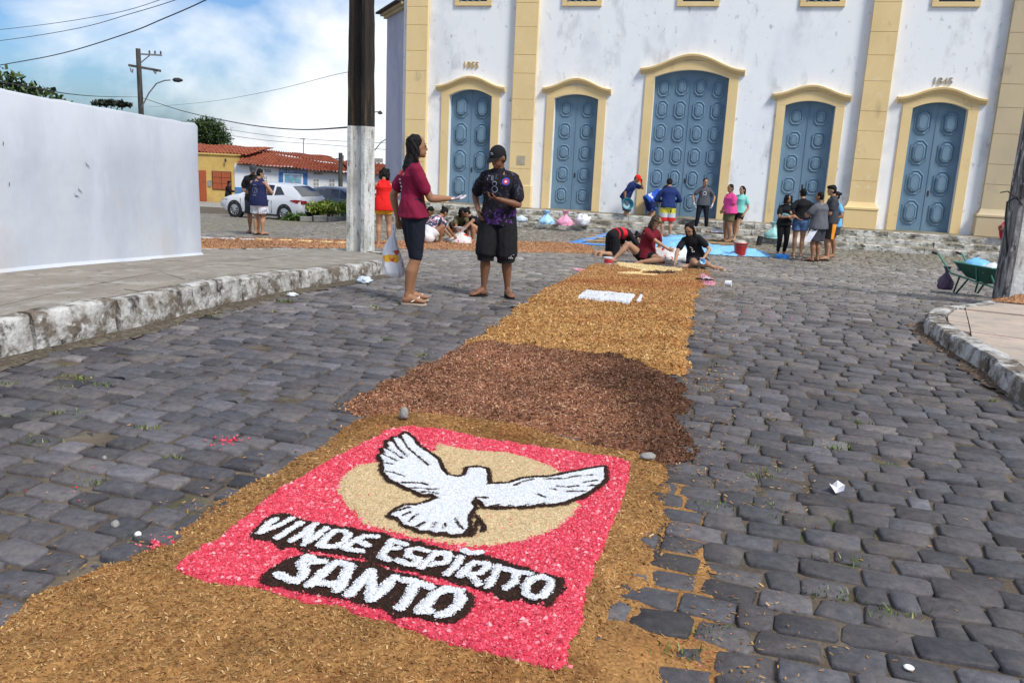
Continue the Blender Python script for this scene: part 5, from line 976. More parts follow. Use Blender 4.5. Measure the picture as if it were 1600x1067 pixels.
        if kd == 'skirt':
            kc = (kn[0]+kn[1])*.5; c0 = (hip[0]+hip[1])*.5; rr = []
            for q in (0, .35, .7, 1.0): c = c0+(kc-c0)*(q*ln); d = (kc-c0).normalized(); a, b_ = perp(d, hx); w = ((kn[1]-kn[0]).length*.5*q*ln+.075*U*(1-q*.3)); rr.append(ring(c, a, b_, w+ease*U, (.085+.01*q)*U, 18))
            mb.loft(rr)
        else:
            for i in (0, 1):
                s = (-1, 1)[i]; h, k_, a_ = hip[i], kn[i], an[i]; sh = k_-h; cl = a_-k_; q = min(ln, 1); pts = [h+V3(0, 0, .01*U), h+sh*.3*q, h+sh*.7*q, h+sh*q]; rad = [(.060+ease*.5)*U*gl, (.054+ease)*U*gl, (.046+ease*1.3)*U*gl, ((.035 if ln > .95 else .042)+ease*1.6)*U*gl]
                if kd == 'pants': rad = [(.058+ease)*U*gl, (.054+ease)*U*gl, (.044+ease)*U*gl, (.036+ease)*U*gl]
                if ln > 1: f2 = ln-1; pts += [k_+cl*(.33*f2), k_+cl*(.7*f2), k_+cl*f2]; rad += [(.036+ease)*U*gl, (.029+ease*1.2)*U*gl, ((.022 if f2 > .8 else .03)+ease*1.3)*U*gl]
                limb(mb, pts, rad, kp[i], 12, ends=False); limb(mb, pts[:1]*1+[pts[0]+sh*.05], [rad[0], rad[0]], kp[i], 12)
        fuse(mb, bottom.get('name', 'shorts' if kd == 'shorts' else ('skirt' if kd == 'skirt' else 'trousers')), mat, e, voxel*.95, 3, fold*U/1.7, 9)
    if gloves:
        for i in gloves[0]:
            mb = MB(); mb2 = MB(); palm(mb, wr[i]-hd[i]*.02, hd[i], hn[i], U*1.14); hand(mb2, wr[i]-hd[i]*.012, hd[i], hn[i], U*1.13, (1, -1)[i], curl[i] if isinstance(curl, (list, tuple)) else curl); mb.v_ = 0
            k = len(mb.v); mb.v += mb2.v; mb.f += [tuple(a+k for a in q) for q in mb2.f]; mb.mi += mb2.mi; mb.build('glove', gloves[1], e, smooth=True)
    # hair
    if hair:
        st, col = hair[0], 'hair_'+(hair[1] if len(hair) > 1 else 'black'); mb = MB(); o = .006*U
        if cap is None or st != 'short': ell(mb, hc+hu*(.020*U)-f*(.014*U), hr, f, hu, .050*U, .053*U, .056*U, 14, 8)
        ell(mb, hc+hu*(.0)-f*(.020*U), hr, f, hu, .048*U, .045*U, .058*U, 14, 8)
        if st == 'fade': ell(mb, hc+hu*.042*U+f*.006*U, hr, f, hu, .046*U, .056*U, .030*U)
        dwn = V3(0, 0, -1); bk = (-f+dwn*.0); bk.z = 0; bk = bk.normalized() if bk.length > .1 else -fr
        if st in ('long', 'longer'):
            L = .22*U if st == 'long' else .25*U; c0 = hc-f*.020*U; back0 = spine(.95)-fr*.075*U
            rr = [ring(c0+hu*.02*U, hr, f, .050*U, .050*U, 12), ring(hc-f*.030*U-hu*.03*U, hr, f, .050*U, .034*U, 12)]
            side = hair[2] if len(hair) > 2 else V3(0, 0, 0); p = hc-f*.04*U-hu*.05*U
            for q in (.25, .5, .75, 1.0): c = p+dwn*(L*q)+bk*(.012*U)+side*q; rr.append(ring(c, hr, f, (.058-.024*q*q)*U, (.036-.016*q)*U, 12))
            mb.loft(rr)
            for s in (-1, 1): limb(mb, [hc+hr*s*.044*U+hu*.01*U-f*.01*U, hc+hr*s*.047*U-hu*.045*U-f*.012*U, hc+hr*s*.042*U+dwn*.11*U-f*.02*U+side*.5], [.014*U, .016*U, .014*U], f, 8)
        if st == 'pony': limb(mb, [hc-f*.060*U+hu*.03*U, hc-f*.095*U+hu*.005*U, hc-f*.098*U+dwn*.07*U, hc-f*.085*U+dwn*.14*U], [.016*U, .025*U, .022*U, .008*U], hr, 8)
        if st == 'bun': ell(mb, hc-f*.070*U+hu*.035*U, hr, f, hu, .024*U, .024*U, .024*U)
        if st in ('curly', 'bob'):
            for k in range(26):
                a = rng.uniform(-2.4, 2.4); zz = rng.uniform(-.06, .05); rr_ = .047*U; ell(mb, hc-f*(math.cos(a)*rr_)+hr*(math.sin(a)*rr_*1.12)+hu*(zz*U), hr, f, hu, .022*U, .022*U, .024*U, 8, 5)
        fuse(mb, 'hair', M(col), e, voxel*.75, 1, (.006)*U/1.7*(2 if st in ('curly', 'long', 'longer') else 1), 38)
    if cap:
        c0 = hc+hu*.016*U-f*.006*U; mb = MB(); rings = []
        for t in (0, .25, .5, .7, .85, .96): a = t*PI/2; rings.append(ring(c0+hu*(.060*U*math.sin(a)), hr, f, .0505*U*math.cos(a)+.001, .062*U*math.cos(a)+.001, 20))
        mb.loft(rings); cp = mb.build('cap', cap['mat'], e, smooth=True); mb = MB(); sgn = -1 if cap.get('back') else 1; rr = []
        fd = f*sgn
        for k in range(9):
            a = -1.15+2.3*k/8; p = c0+hr*(math.sin(a)*.050*U)+fd*(math.cos(a)*.062*U-.012*U); q = c0+hr*(math.sin(a)*.046*U)+fd*(math.cos(a)*.055*U+.056*U*max(0, math.cos(a*1.25)))-hu*.014*U*math.cos(a); rr.append([p+hu*.003, q+hu*.003, q-hu*.002, p-hu*.002])
        mb.loft(rr); mb.build('brim', cap.get('brim', cap['mat']), cp, smooth=True)
    if shoes:
        for i in (0, 1):
            td = toe[i].normalized(); up = V3(0, 0, 1)-td*td.z; up = up.normalized() if up.length > .1 else V3(0, 1, 0); sd_ = td.cross(up); a_ = an[i]; c = a_-up*.0435*U; mb = MB(); lo, hi = [], []
            for k in range(16):
                a = 2*PI*k/16; L = .078*U; w = (.030+.006*math.cos(a))*U; p = c+td*(.042*U+L*math.cos(a))+sd_*(w*math.sin(a)); lo.append(p-up*.012); hi.append(p+up*.003)
            mb.loft([lo, hi]); fl = mb.build('flip_flop', shoes['mat'], e); mb = MB()
            for s in (-1, 1): mb.tube([a_+td*.100*U-up*.030*U, a_+td*.070*U+sd_*s*.014*U-up*.006*U, a_+td*.03*U+sd_*s*.030*U-up*.030*U], [.004, .0055, .005], 6)
            mb.build('strap', shoes.get('strap', shoes['mat']), fl)
    e['_j'] = 0; del e['_j']
    return e, dict(hc=hc, f=f, hr=hr, hu=hu, wr=wr, el=el, S=S_, kn=kn, an=an, spine=spine, fr=fr, sx=sx, T=T, U=U, hd=hd, hn=hn)

def decal(target, c, right, up, polys, mat, name='print', back=.3, off=.003):
    """flat printing laid on to a garment: every vertex is dropped on to the cloth along its normal"""
    n = Vector(right).normalized().cross(Vector(up).normalized()); mb = MB(); right = Vector(right).normalized(); up = Vector(up).normalized(); c = Vector(c)
    for p in polys:
        vs = []
        for x, y in p:
            q = c+right*x+up*y; ok, h, nn, _ = target.ray_cast(q+n*back, -n, distance=back*2)
            vs.append((h+n*off) if ok else q)
        mb.add(vs, [tuple(range(len(vs)))])
    return mb.build(name, mat, target)
def circ(x, y, r0, r1=0, n=14): return [[(x+r*math.cos(2*PI*(k+j)/n), y+r*math.sin(2*PI*(k+j)/n)) for r, j in ((r0, 0), (r0, 1), (r1, 1), (r1, 0))] if r1 else [(x+r0*math.cos(2*PI*k/n), y+r0*math.sin(2*PI*k/n)), (x+r0*math.cos(2*PI*(k+1)/n), y+r0*math.sin(2*PI*(k+1)/n)), (x, y)] for k in range(n)]
def rect(x, y, w, h, sl=0): return [[(x, y), (x+w, y), (x+w+sl, y+h), (x+sl, y+h)]]
plain('print_white', (.7, .7, .72), .8); plain('print_red', (.6, .05, .06), .8); plain('print_blue', (.05, .08, .45), .8); plain('print_grey', (.25, .28, .36), .8); plain('print_orange', (.7, .2, .05), .8); plain('print_pink', (.8, .12, .22), .8)
cloth('c_maroon', (.20, .010, .040)); cloth('c_maroon2', (.16, .012, .022)); cloth('c_black', (.012, .012, .014)); cloth('c_darknavy', (.012, .014, .024)); cloth('c_navy', (.015, .03, .12)); cloth('c_red', (.72, .018, .016)); cloth('c_yellow', (.72, .36, .03))
cloth('c_greytee', (.085, .088, .10)); cloth('c_grey', (.11, .115, .13)); cloth('c_pink', (.72, .07, .26)); cloth('c_olive', (.13, .12, .06)); cloth('c_turq', (.22, .62, .55)); cloth('c_white', (.78, .78, .80)); cloth('c_lblue', (.16, .42, .72)); cloth('c_royal', (.03, .10, .50)); cloth('c_denim', (.10, .19, .38)); cloth('c_charcoal', (.05, .052, .06)); cloth('c_greyshorts', (.10, .11, .14))
cloth('c_dnavy', (.018, .022, .075)); cloth('c_rose', (.50, .03, .08))
plain('sole_black', (.02, .018, .018), .8); plain('sole_tan', (.50, .40, .30), .8); plain('strap_white', (.72, .70, .66), .7); plain('glove_clear', (.50, .46, .52), .35, var=.25, scale=30); plain('glove_teal', (.20, .50, .52), .6); plain('glove_dark', (.03, .04, .05), .7); plain('glove_white', (.72, .74, .76), .6)
pattern('c_jersey', (.014, .012, .018), [('spot', 9, .58, (.045, .018, .09), 0, .95, 3), ('spot', 30, .57, (.12, .05, .22), 0, .93, 8), ('spot', 34, .63, (.06, .06, .09), .95, 1.5, 5)])
pattern('c_boardshorts', (.74, .60, .06), [('z', 0, .72, (.62, .62, .60)), ('z', 0, .60, (.66, .03, .03)), ('spot', 13, .60, (.05, .045, .01), .74, 1.2, 2)])
pattern('c_flower_shorts', (.78, .78, .80), [('spot', 11, .60, (.30, .36, .48), 0, 2, 4), ('spot', 13, .63, (.60, .32, .28), 0, 2, 9)])
pattern('c_floral', (.05, .065, .11), [('spot', 13, .56, (.62, .30, .36), 0, 2, 4), ('spot', 17, .60, (.75, .72, .72), 0, 2, 11)])
pattern('c_redblack', (.015, .012, .015), [('y', -.6, .06, (.62, .02, .03)), ('y', .06, .16, (.015, .012, .015)), ('y', .16, .27, (.62, .02, .03))])
pattern('c_orangeside', (.014, .014, .016), [('y', -2, -.02, (.80, .30, .03))])
pattern('c_blueprint', (.03, .10, .50), [('spot', 5, .58, (.55, .60, .75), 0, 3, 2)])
pattern('c_navyflower', (.012, .02, .09), [('spot', 9, .58, (.06, .12, .45), 0, 3, 2)])
nearG = None
# woman in maroon
e, j = person('woman in maroon t-shirt and dark knee shorts, holding out a gloved hand towards the man', (-1.03, 8.36), 66, 1.66, True, 'brown', ank=((-.09, .02, .072), (.07, -.07, .072)), toe=((-.1, 1, 0), (.45, 1, 0)), P=(0, 0, .875), N=(0, -.02, 1.355),
    wri=((-.19, -.10, .80), (.13, .36, 1.04)), elb=((-.4, -1, 0), (.35, -1, -.75)), hnrm=((1, 0, 0), (0, 0, 1)), hdir=(None, (-.05, 1, .03)), curl=(.9, .28), head=(.12, 1, .04), hair=('longer', 'black', V3(.02, -.02, 0)),
    top=dict(mat=M('c_maroon'), lo=-.05, ease=.008, slv=.66), bottom=dict(mat=M('c_darknavy'), len=1.04, ease=.004), shoes=dict(mat=M('sole_tan'), strap=M('strap_white')), voxel=.0085, gloves=((1,), M('glove_clear')), fold=.012, girth=1.06)
WOM = (e, j)
sh = [c for c in e.children if c.name.startswith('shirt')][0]
for k, w in enumerate((.13, .10, .12, .08)): decal(sh, (-.02, -.3, 1.20-.035*k), (1, 0, 0), (0, 0, 1), sum([rect(-w/2+i*.022, 0, .015, .016) for i in range(int(w/.022))], []), M('print_white'))
decal(sh, (-.01, -.3, 1.28), (1, 0, 0), (0, 0, 1), circ(0, 0, .032), M('print_red')); decal(sh, (.0, -.3, 1.295), (1, 0, 0), (0, 0, 1), circ(0, 0, .014), M('print_orange'), off=.005)
# man in black jersey and cap
e, j = person('man in black cap and black and purple jersey looking down at his phone', (-.20, 9.10), 190, 1.64, False, 'dark', ank=((-.12, -.03, .072), (.13, .04, .072)), toe=((-.55, 1, 0), (.85, 1, 0)), P=(.01, 0, .865), N=(0, .05, 1.325),
    wri=((-.03, .27, 1.06), (.215, .06, .90)), elb=((-.9, -.4, -.6), (.6, -1, .1)), hdir=((.95, .25, .12), None), hnrm=((.1, -.2, 1), (-1, 0, 0)), curl=(.55, .35), head=(.42, .86, -.40), hair=('short',), cap=dict(mat=M('c_black')),
    top=dict(mat=M('c_jersey'), lo=-.17, ease=.016, slv=.76), bottom=dict(mat=M('c_black'), len=1.16, ease=.024), shoes=dict(mat=M('sole_black')), voxel=.0085, fold=.015, girth=.99)
MAN = (e, j)
sh = [c for c in e.children if c.name.startswith('shirt')][0]
def front(t, x, z, polys, mat, off=.003): return decal(t, (x, .3, z), (-1, 0, 0), (0, 0, 1), [[(a, b) for a, b in p] for p in polys], mat, off=off)
front(sh, -.085, 1.235, circ(0, 0, .040, .030), M('print_blue')); front(sh, -.085, 1.235, circ(0, 0, .028, .014), M('print_red')); front(sh, -.085, 1.235, circ(0, 0, .012), M('print_white'), .004)
front(sh, .085, 1.24, rect(-.03, .0, .006, .05, .008)+rect(-.022, .045, .026, .006)+circ(.028, .014, .014, .008, 10)+circ(.028, .038, .012, .007, 10), M('print_grey'))
front(sh, .03, 1.15, circ(0, 0, .035, .027)+circ(.0, .06, .026, .02), M('print_grey'))
so = [c for c in e.children if c.name.startswith('shorts')][0]
front(so, -.165, .43, rect(-.020, 0, .010, .018, .006)+rect(-.004, 0, .010, .030, .010)+rect(.012, 0, .010, .044, .014), M('print_white'))
cp = [c for c in e.children if c.name.startswith('cap')][0]
hc, f, hr, hu = j['hc'], j['f'], j['hr'], j['hu']
b = MB(); c0 = hc+hu*.070+f*.082
for p in ([(-.020, 0), (-.004, .006), (.012, .012), (.022, .010), (.012, .004), (-.004, -.003)], [(-.004, .006), (-.010, .016), (.002, .010)], [(-.018, -.012), (.016, -.012), (.016, -.008), (-.018, -.008)]):
    b.add([c0+hr*x+(hu*.9-f*.3)*y for x, y in p], [tuple(range(len(p)))])
b.build('cap_mark', M('print_white'), cp)

G1 = 'people watching beside the orange sawdust strip'
e, j = person('boy in navy tank top and white flowered shorts standing with his back turned', (-6.2, 20.3), 20, 1.58, False, 'tan', head=(.75, .8, -.25), wri=((-.10, .30, 1.02), (.16, .24, 1.00)), elb=((-1, -.6, -.3), (1, -.6, -.3)), hdir=((1, .3, 0), (-1, .3, 0)), hair=('short',), top=dict(kind='tank', mat=M('c_dnavy'), lo=-.30, ease=.022), bottom=dict(mat=M('c_flower_shorts'), len=.78, ease=.026), shoes=dict(mat=M('sole_black')), girth=1.16)
t_ = [c for c in e.children if c.name.startswith('shirt')][0]
def backp(t, x, z, polys, mat): return decal(t, (x, -.3, z), (1, 0, 0), (0, 0, 1), polys, mat)
backp(t_, 0, 1.06, circ(0, 0, .07, .062)+rect(-.05, .10, .1, .02)+rect(-.04, .125, .08, .012)+rect(-.05, -.12, .1, .014)+[[(-.01, -.05), (.02, .05), (.03, .05), (.0, -.05)]], M('print_grey'))
person('man in dark cap and black t-shirt half hidden behind the boy in the tank top', (-6.52, 20.95), 172, 1.70, False, 'brown', ank=((-.1, 0, .075), (.1, 0, .075)), wri=((-.20, .18, 1.0), (.16, .2, 1.02)), head=(-.2, 1, -.4), hair=('short',), cap=dict(mat=M('c_charcoal')), top=dict(mat=M('c_black'), ease=.018), bottom=dict(mat=M('c_charcoal'), len=.95, ease=.02), shoes=dict(mat=M('sole_black')))
person('barefoot woman in red sleeveless top and yellow shorts beside the concrete pole', (-2.93, 18.55), -8, 1.70, True, 'tan', ank=((-.11, 0, .075), (.13, .03, .075)), wri=((-.14, .28, 1.10), (.13, .30, 1.12)), elb=((-1, -.4, -.6), (1, -.4, -.6)), head=(.1, .8, -.45), hair=('bob',), top=dict(kind='tank', mat=M('c_red'), lo=-.24, ease=.020), bottom=dict(mat=M('c_yellow'), len=.42, ease=.014))
person('person with black hair in black clothes by the yellow house wall', (-15.2, 44.6), 80, 1.60, True, 'brown', wri=((-.1, .35, 1.05), (.1, .38, 1.05)), hair=('bob',), top=dict(mat=M('c_black'), ease=.03, slv=1.7), bottom=dict(kind='pants', mat=M('c_black'), len=1.9, ease=.01), voxel=.02)

GS = 'people crouching round the white sack'
def squat(lab, loc, face, H, fem, skin, top, bottom, hair, lean=.34, tw=0, **k):
    u = H/1.6
    return person(lab, loc, face, H, fem, skin, P=(0, -.16*u, .20*u), N=(tw, lean*.5*u-.02, .60*u), sho=(1, 0, 0) if not tw else None, ank=((-.12, .10, .07), (.12, .10, .07)), toe=((-.3, 1, 0), (.3, 1, 0)), knee=((-.45, 1, .9), (.45, 1, .9)), wri=((-.10, .50, .18), (.12, .52, .16)), elb=((-1, -.2, -.2), (1, -.2, -.2)), head=(0, .75, -.75), hair=hair, top=top, bottom=bottom, hunch=.04, group=GS, **k)
squat('woman in flowered top and long white skirt crouching over the sack', (-1.95, 19.75), 55, 1.66, True, 'brown', dict(mat=M('c_floral'), lo=0, ease=.014), dict(kind='skirt', mat=M('c_white'), len=.5, ease=.05), ('bun',))
squat('girl in black camisole and white shorts crouching at the right of the sack', (-.98, 20.7), 262, 1.60, True, 'tan', dict(kind='tank', mat=M('c_black'), lo=.02, ease=.008), dict(mat=M('c_white'), len=.45, ease=.014), ('bun',))
squat('boy in red and black shirt crouching behind the woman in maroon', (-2.25, 20.3), 95, 1.62, False, 'brown', dict(mat=M('c_redblack'), lo=-.1, ease=.015), dict(mat=M('c_black'), len=.9, ease=.02), ('short',), lean=.15)
squat('dark haired person in olive shirt crouching between the other two women', (-1.42, 21.1), 165, 1.6, True, 'brown', dict(mat=M('c_olive'), lo=-.1, ease=.015), dict(mat=M('c_black'), len=.9, ease=.02), ('bob',))

# on and before the church steps
e, RC = person('man in red cap and navy t-shirt holding a teal basin on the church steps', (3.28, 26.2, -.53), 112, 1.68, False, 'tan', P=(0, 0, .88), N=(0, .22, 1.30), wri=((-.10, .42, 1.36), (.16, .02, .76)), elb=((-.6, .3, -1), (.6, -1, .2)), head=(.2, .8, -.6), curl=.7, hair=('short',), cap=dict(mat=M('c_red')), top=dict(mat=M('c_navy'), lo=-.2, ease=.018), bottom=dict(mat=M('c_greyshorts'), len=1.05, ease=.02), shoes=dict(mat=M('sole_black')), gloves=((0, 1), M('glove_dark')))
person('person in bright blue shirt bending over on the church steps', (4.05, 26.3, -.53), 75, 1.66, False, 'tan', P=(0, -.05, .84), N=(0, .34, 1.08), wri=((-.12, .50, .62), (.14, .50, .60)), elb=((-1, -.3, .2), (1, -.3, .2)), head=(0, .6, -.9), hair=('short',), top=dict(mat=M('c_blueprint'), ease=.016), bottom=dict(mat=M('c_navyflower'), len=.85, ease=.02))
person('man in navy long sleeves and yellow, white and red shorts seen from behind', (4.25, 24.2), 2, 1.73, False, 'tan', ank=((-.12, 0, .075), (.12, 0, .075)), P=(0, 0, .91), N=(0, .07, 1.40), wri=((-.16, .26, 1.02), (.16, .26, 1.02)), elb=((-1, -.6, -.2), (1, -.6, -.2)), head=(0, .7, -.65), hair=('short',), cap=dict(mat=M('c_black')), top=dict(mat=M('c_navy'), lo=-.10, ease=.020, slv=1.92), bottom=dict(mat=M('c_boardshorts'), len=.92, ease=.024))
e, j = person('woman in grey t-shirt, dark jeans and white gloves facing the street from the lowest step', (5.44, 25.15, -.53), 184, 1.58, True, 'tan', P=(0, 0, .83), N=(0, 0, 1.29), ank=((-.15, .02, .07), (.16, -.02, .07)), wri=((-.26, .06, .80), (.27, .06, .80)), elb=((-1, -.5, .2), (1, -.5, .2)), head=(-.1, 1, -.15), hair=('short',), top=dict(mat=M('c_greytee'), lo=-.12, ease=.014), bottom=dict(kind='pants', mat=M('c_darknavy'), len=1.86, ease=.004), gloves=((0, 1), M('glove_white')))
t_ = [c for c in e.children if c.name.startswith('shirt')][0]; front(t_, .0, 1.13, circ(0, 0, .055, .04)+rect(-.05, -.07, .10, .014), M('print_white')); front(t_, .04, 1.20, [[(-.06, -.07), (.03, .07), (.06, .06), (-.02, -.08)]], M('print_pink'), .005)
person('woman in pink t-shirt and olive shorts standing in profile with hands at her belly', (5.93, 23.9), 252, 1.63, True, 'brown', wri=((-.06, .20, .86), (.10, .22, .84)), elb=((-.8, -1, -.1), (.8, -1, -.1)), hdir=((.6, .6, -.3), (-.6, .6, -.3)), head=(-.2, 1, -.1), hair=('short',), top=dict(mat=M('c_pink'), lo=-.10, ease=.022), bottom=dict(mat=M('c_olive'), len=.62, ease=.012), girth=1.22)
person('girl in turquoise top and black shorts with a ponytail behind the woman in pink', (6.33, 24.45), 215, 1.60, True, 'tan', P=(0, 0, .83), N=(-.03, -.03, 1.29), ank=((-.04, .26, .075), (.16, -.22, .09)), head=(.2, 1, -.1), hair=('pony',), top=dict(mat=M('c_turq'), lo=-.05, ease=.012, slv=.5), bottom=dict(mat=M('c_black'), len=.50, ease=.012), wri=((-.2, .1, .78), (.18, .2, .82)))
GC = 'people talking by the church steps'
person('woman with curly hair in all black with crossed arms and teal gloves', (6.50, 20.75), 176, 1.52, True, 'brown', P=(0, 0, .80), N=(0, 0, 1.24), ank=((-.07, 0, .07), (.08, 0, .07)), wri=((.04, .20, 1.02), (-.02, .22, .97)), elb=((-1, .1, -.6), (1, .1, -.6)), hdir=((1, -.3, .15), (-1, -.3, 0)), head=(-.25, 1, .12), hair=('curly',), top=dict(mat=M('c_black'), lo=-.08, ease=.014), bottom=dict(kind='pants', mat=M('c_black'), len=1.84, ease=.003), gloves=((0,), M('glove_teal')), group=GC, shoes=dict(mat=M('sole_black')))
person('person in cropped black t-shirt and denim shorts seen from behind, hand on hip', (6.90, 20.75), 8, 1.68, True, 'tan', ank=((-.08, 0, .075), (.09, .02, .075)), wri=((-.12, -.16, .96), (.2, .16, 1.02)), elb=((-1, -.1, -.1), (1, -.5, -.2)), head=(-.5, 1, 0), hair=('short',), top=dict(mat=M('c_black'), lo=.12, ease=.022), bottom=dict(mat=M('c_denim'), len=.52, ease=.014), shoes=dict(mat=M('strap_white')), group=GC)
e, j = person('heavy man in grey t-shirt and black shorts with a white panel', (7.06, 19.95), -38, 1.63, False, 'brown', wri=((-.12, .30, 1.06), (.12, .30, 1.05)), elb=((-1, -.7, -.4), (1, -.7, -.4)), head=(-.45, 1, 0), hair=('short',), top=dict(mat=M('c_grey'), lo=-.22, ease=.022), bottom=dict(mat=M('c_charcoal'), len=.90, ease=.026), girth=1.28, shoes=dict(mat=M('sole_black')), group=GC)
s_ = [c for c in e.children if c.name.startswith('shorts')][0]; decal(s_, (-.4, -.02, .62), (0, -1, 0), (0, 0, 1), [[(-.09, -.14), (.06, -.16), (.09, .13), (-.05, .15)]], M('print_white'), off=.012); decal(s_, (-.4, -.02, .60), (0, -1, 0), (0, 0, 1), circ(.03, -.03, .02), M('print_blue'), off=.016)
person('tall young man in black t-shirt and black and orange shorts with a high fade', (7.52, 20.45), 282, 1.80, False, 'tan', wri=((-.06, .30, 1.10), (.10, .30, 1.12)), elb=((-.7, -1, -.3), (.7, -1, -.3)), head=(-.1, 1, -.1), hair=('fade',), top=dict(mat=M('c_charcoal'), lo=-.16, ease=.018), bottom=dict(mat=M('c_orangeside'), len=.95, ease=.024), shoes=dict(mat=M('sole_black')), group=GC)
person('person in light blue shirt almost hidden behind the tall young man', (7.86, 21.1), 262, 1.64, True, 'brown', head=(0, 1, 0), hair=('bun',), top=dict(mat=M('c_lblue'), ease=.018, slv=.5), bottom=dict(mat=M('c_charcoal'), len=.7, ease=.02), wri=((-.2, .2, .95), (.24, -.08, 1.0)), group=GC)
e, j = person('child in red t-shirt sitting on the landing against the last pilaster', (13.42, 23.3, -.2), 190, 1.40, True, 'dark', P=(0, -.05, .10), N=(0, .02, .47), ank=((-.12, .22, .07), (.12, .22, .07)), toe=((-.3, 1, 0), (.3, 1, 0)), knee=((-.5, .6, 1), (.5, .6, 1)), wri=((-.07, .26, .26), (.07, .27, .26)), elb=((-1, -.3, -.4), (1, -.3, -.4)), head=(0, .7, -.7), hair=('bun',), top=dict(mat=M('c_rose'), lo=-.05, ease=.016), bottom=dict(mat=M('c_rose'), len=.95, ease=.016), hunch=.03)

# girls working on the carpet (frame = ground axes)
GW = 'people kneeling and sitting on the carpet'
e, GM = person('girl with long brown hair in maroon t-shirt sitting with one knee raised', (2.62, 17.0), 0, 1.78, True, 'tan', P=(0, 0, .15), N=(.08, -.02, .68), hax=(-.8, .6, 0), sho=(-.85, -.5, 0), ank=((-.16, -.42, .07), (-.66, -.22, .08)), toe=((-1, .1, -.1), (-.9, -.4, -.1)), knee=((1, -.8, .1), (-.1, -.1, 1)), wri=((.22, .22, .10), (.52, -.28, .24)), elb=((.6, .6, 0), (.2, -.6, -.5)), hdir=(None, (1, -.1, -.2)), head=(.72, -.45, -.45), hair=('longer', 'brown'),
    top=dict(mat=M('c_maroon2'), lo=-.10, ease=.014), bottom=dict(mat=M('c_black'), len=.40, ease=.012), hunch=.02, group=GW)
b = MB(); hc, f, hr, hu = GM['hc'], GM['f'], GM['hr'], GM['hu']; b.tube([hc+hu*.05+(hr*math.cos(a)*.085+f*math.sin(a)*.095) for a in np.linspace(0, 2*PI, 17)], .014, 6); b.build('headband', M('c_olive'), e, smooth=True)
e, GB = person('girl with long black hair in black t-shirt sitting cross-legged and leaning over', (3.44, 16.35), 0, 1.66, True, 'tan', P=(.06, 0, .14), N=(-.10, -.10, .60), hax=(-.85, .5, 0), sho=(-.9, .35, 0), ank=((-.10, -.22, .07), (.34, -.42, .07)), toe=((-1, -.2, 0), (1, -.4, .2)), knee=((1, -.7, .15), (-1, -.5, .15)), wri=((.12, -.36, .22), (-.40, -.30, .10)), elb=((.9, .1, -.2), (-.9, .1, -.1)), hdir=(None, (-.2, -.3, -.9)), head=(-.30, -.62, -.72), hair=('longer', 'black', V3(.10, .0, 0)),
    top=dict(mat=M('c_black'), lo=-.12, ease=.014), bottom=dict(mat=M('c_darknavy'), len=.50, ease=.014), hunch=.03, group=GW, shoes=dict(mat=M('strap_white')))
t_ = [c for c in e.children if c.name.startswith('shirt')][0]; decal(t_, (-.1, -.5, .38), (1, 0, 0), (0, 0, 1), circ(-.04, 0, .012, n=6)+circ(.0, .02, .012, n=6)+circ(.03, 0, .012, n=6)+circ(0, -.025, .012, n=6)+circ(-.03, -.03, .010, n=6), M('print_white'), back=.4)
e, KN = person('person in red and black striped shirt kneeling on all fours behind the seated girl', (2.15, 18.9), 62, 1.66, False, 'tan', P=(0, 0, .44), N=(0, .47, .40), sho=(1, 0, 0), ank=((-.10, -.37, .08), (.10, -.37, .08)), toe=((0, -.5, -.85), (0, -.5, -.85)), knee=((0, 1, -.7), (0, 1, -.7)), wri=((-.16, .58, .06), (.18, .62, .06)), elb=((-1, -.2, 0), (1, -.2, 0)), hdir=((0, 1, -.2), (0, 1, -.2)), hnrm=((0, 0, -1), (0, 0, -1)), curl=.1, head=(0, .6, -.9), hair=('bun',), top=dict(mat=M('c_redblack'), lo=.05, ease=.016), bottom=dict(mat=M('c_black'), len=.95, ease=.018), hunch=.05, group=GW)
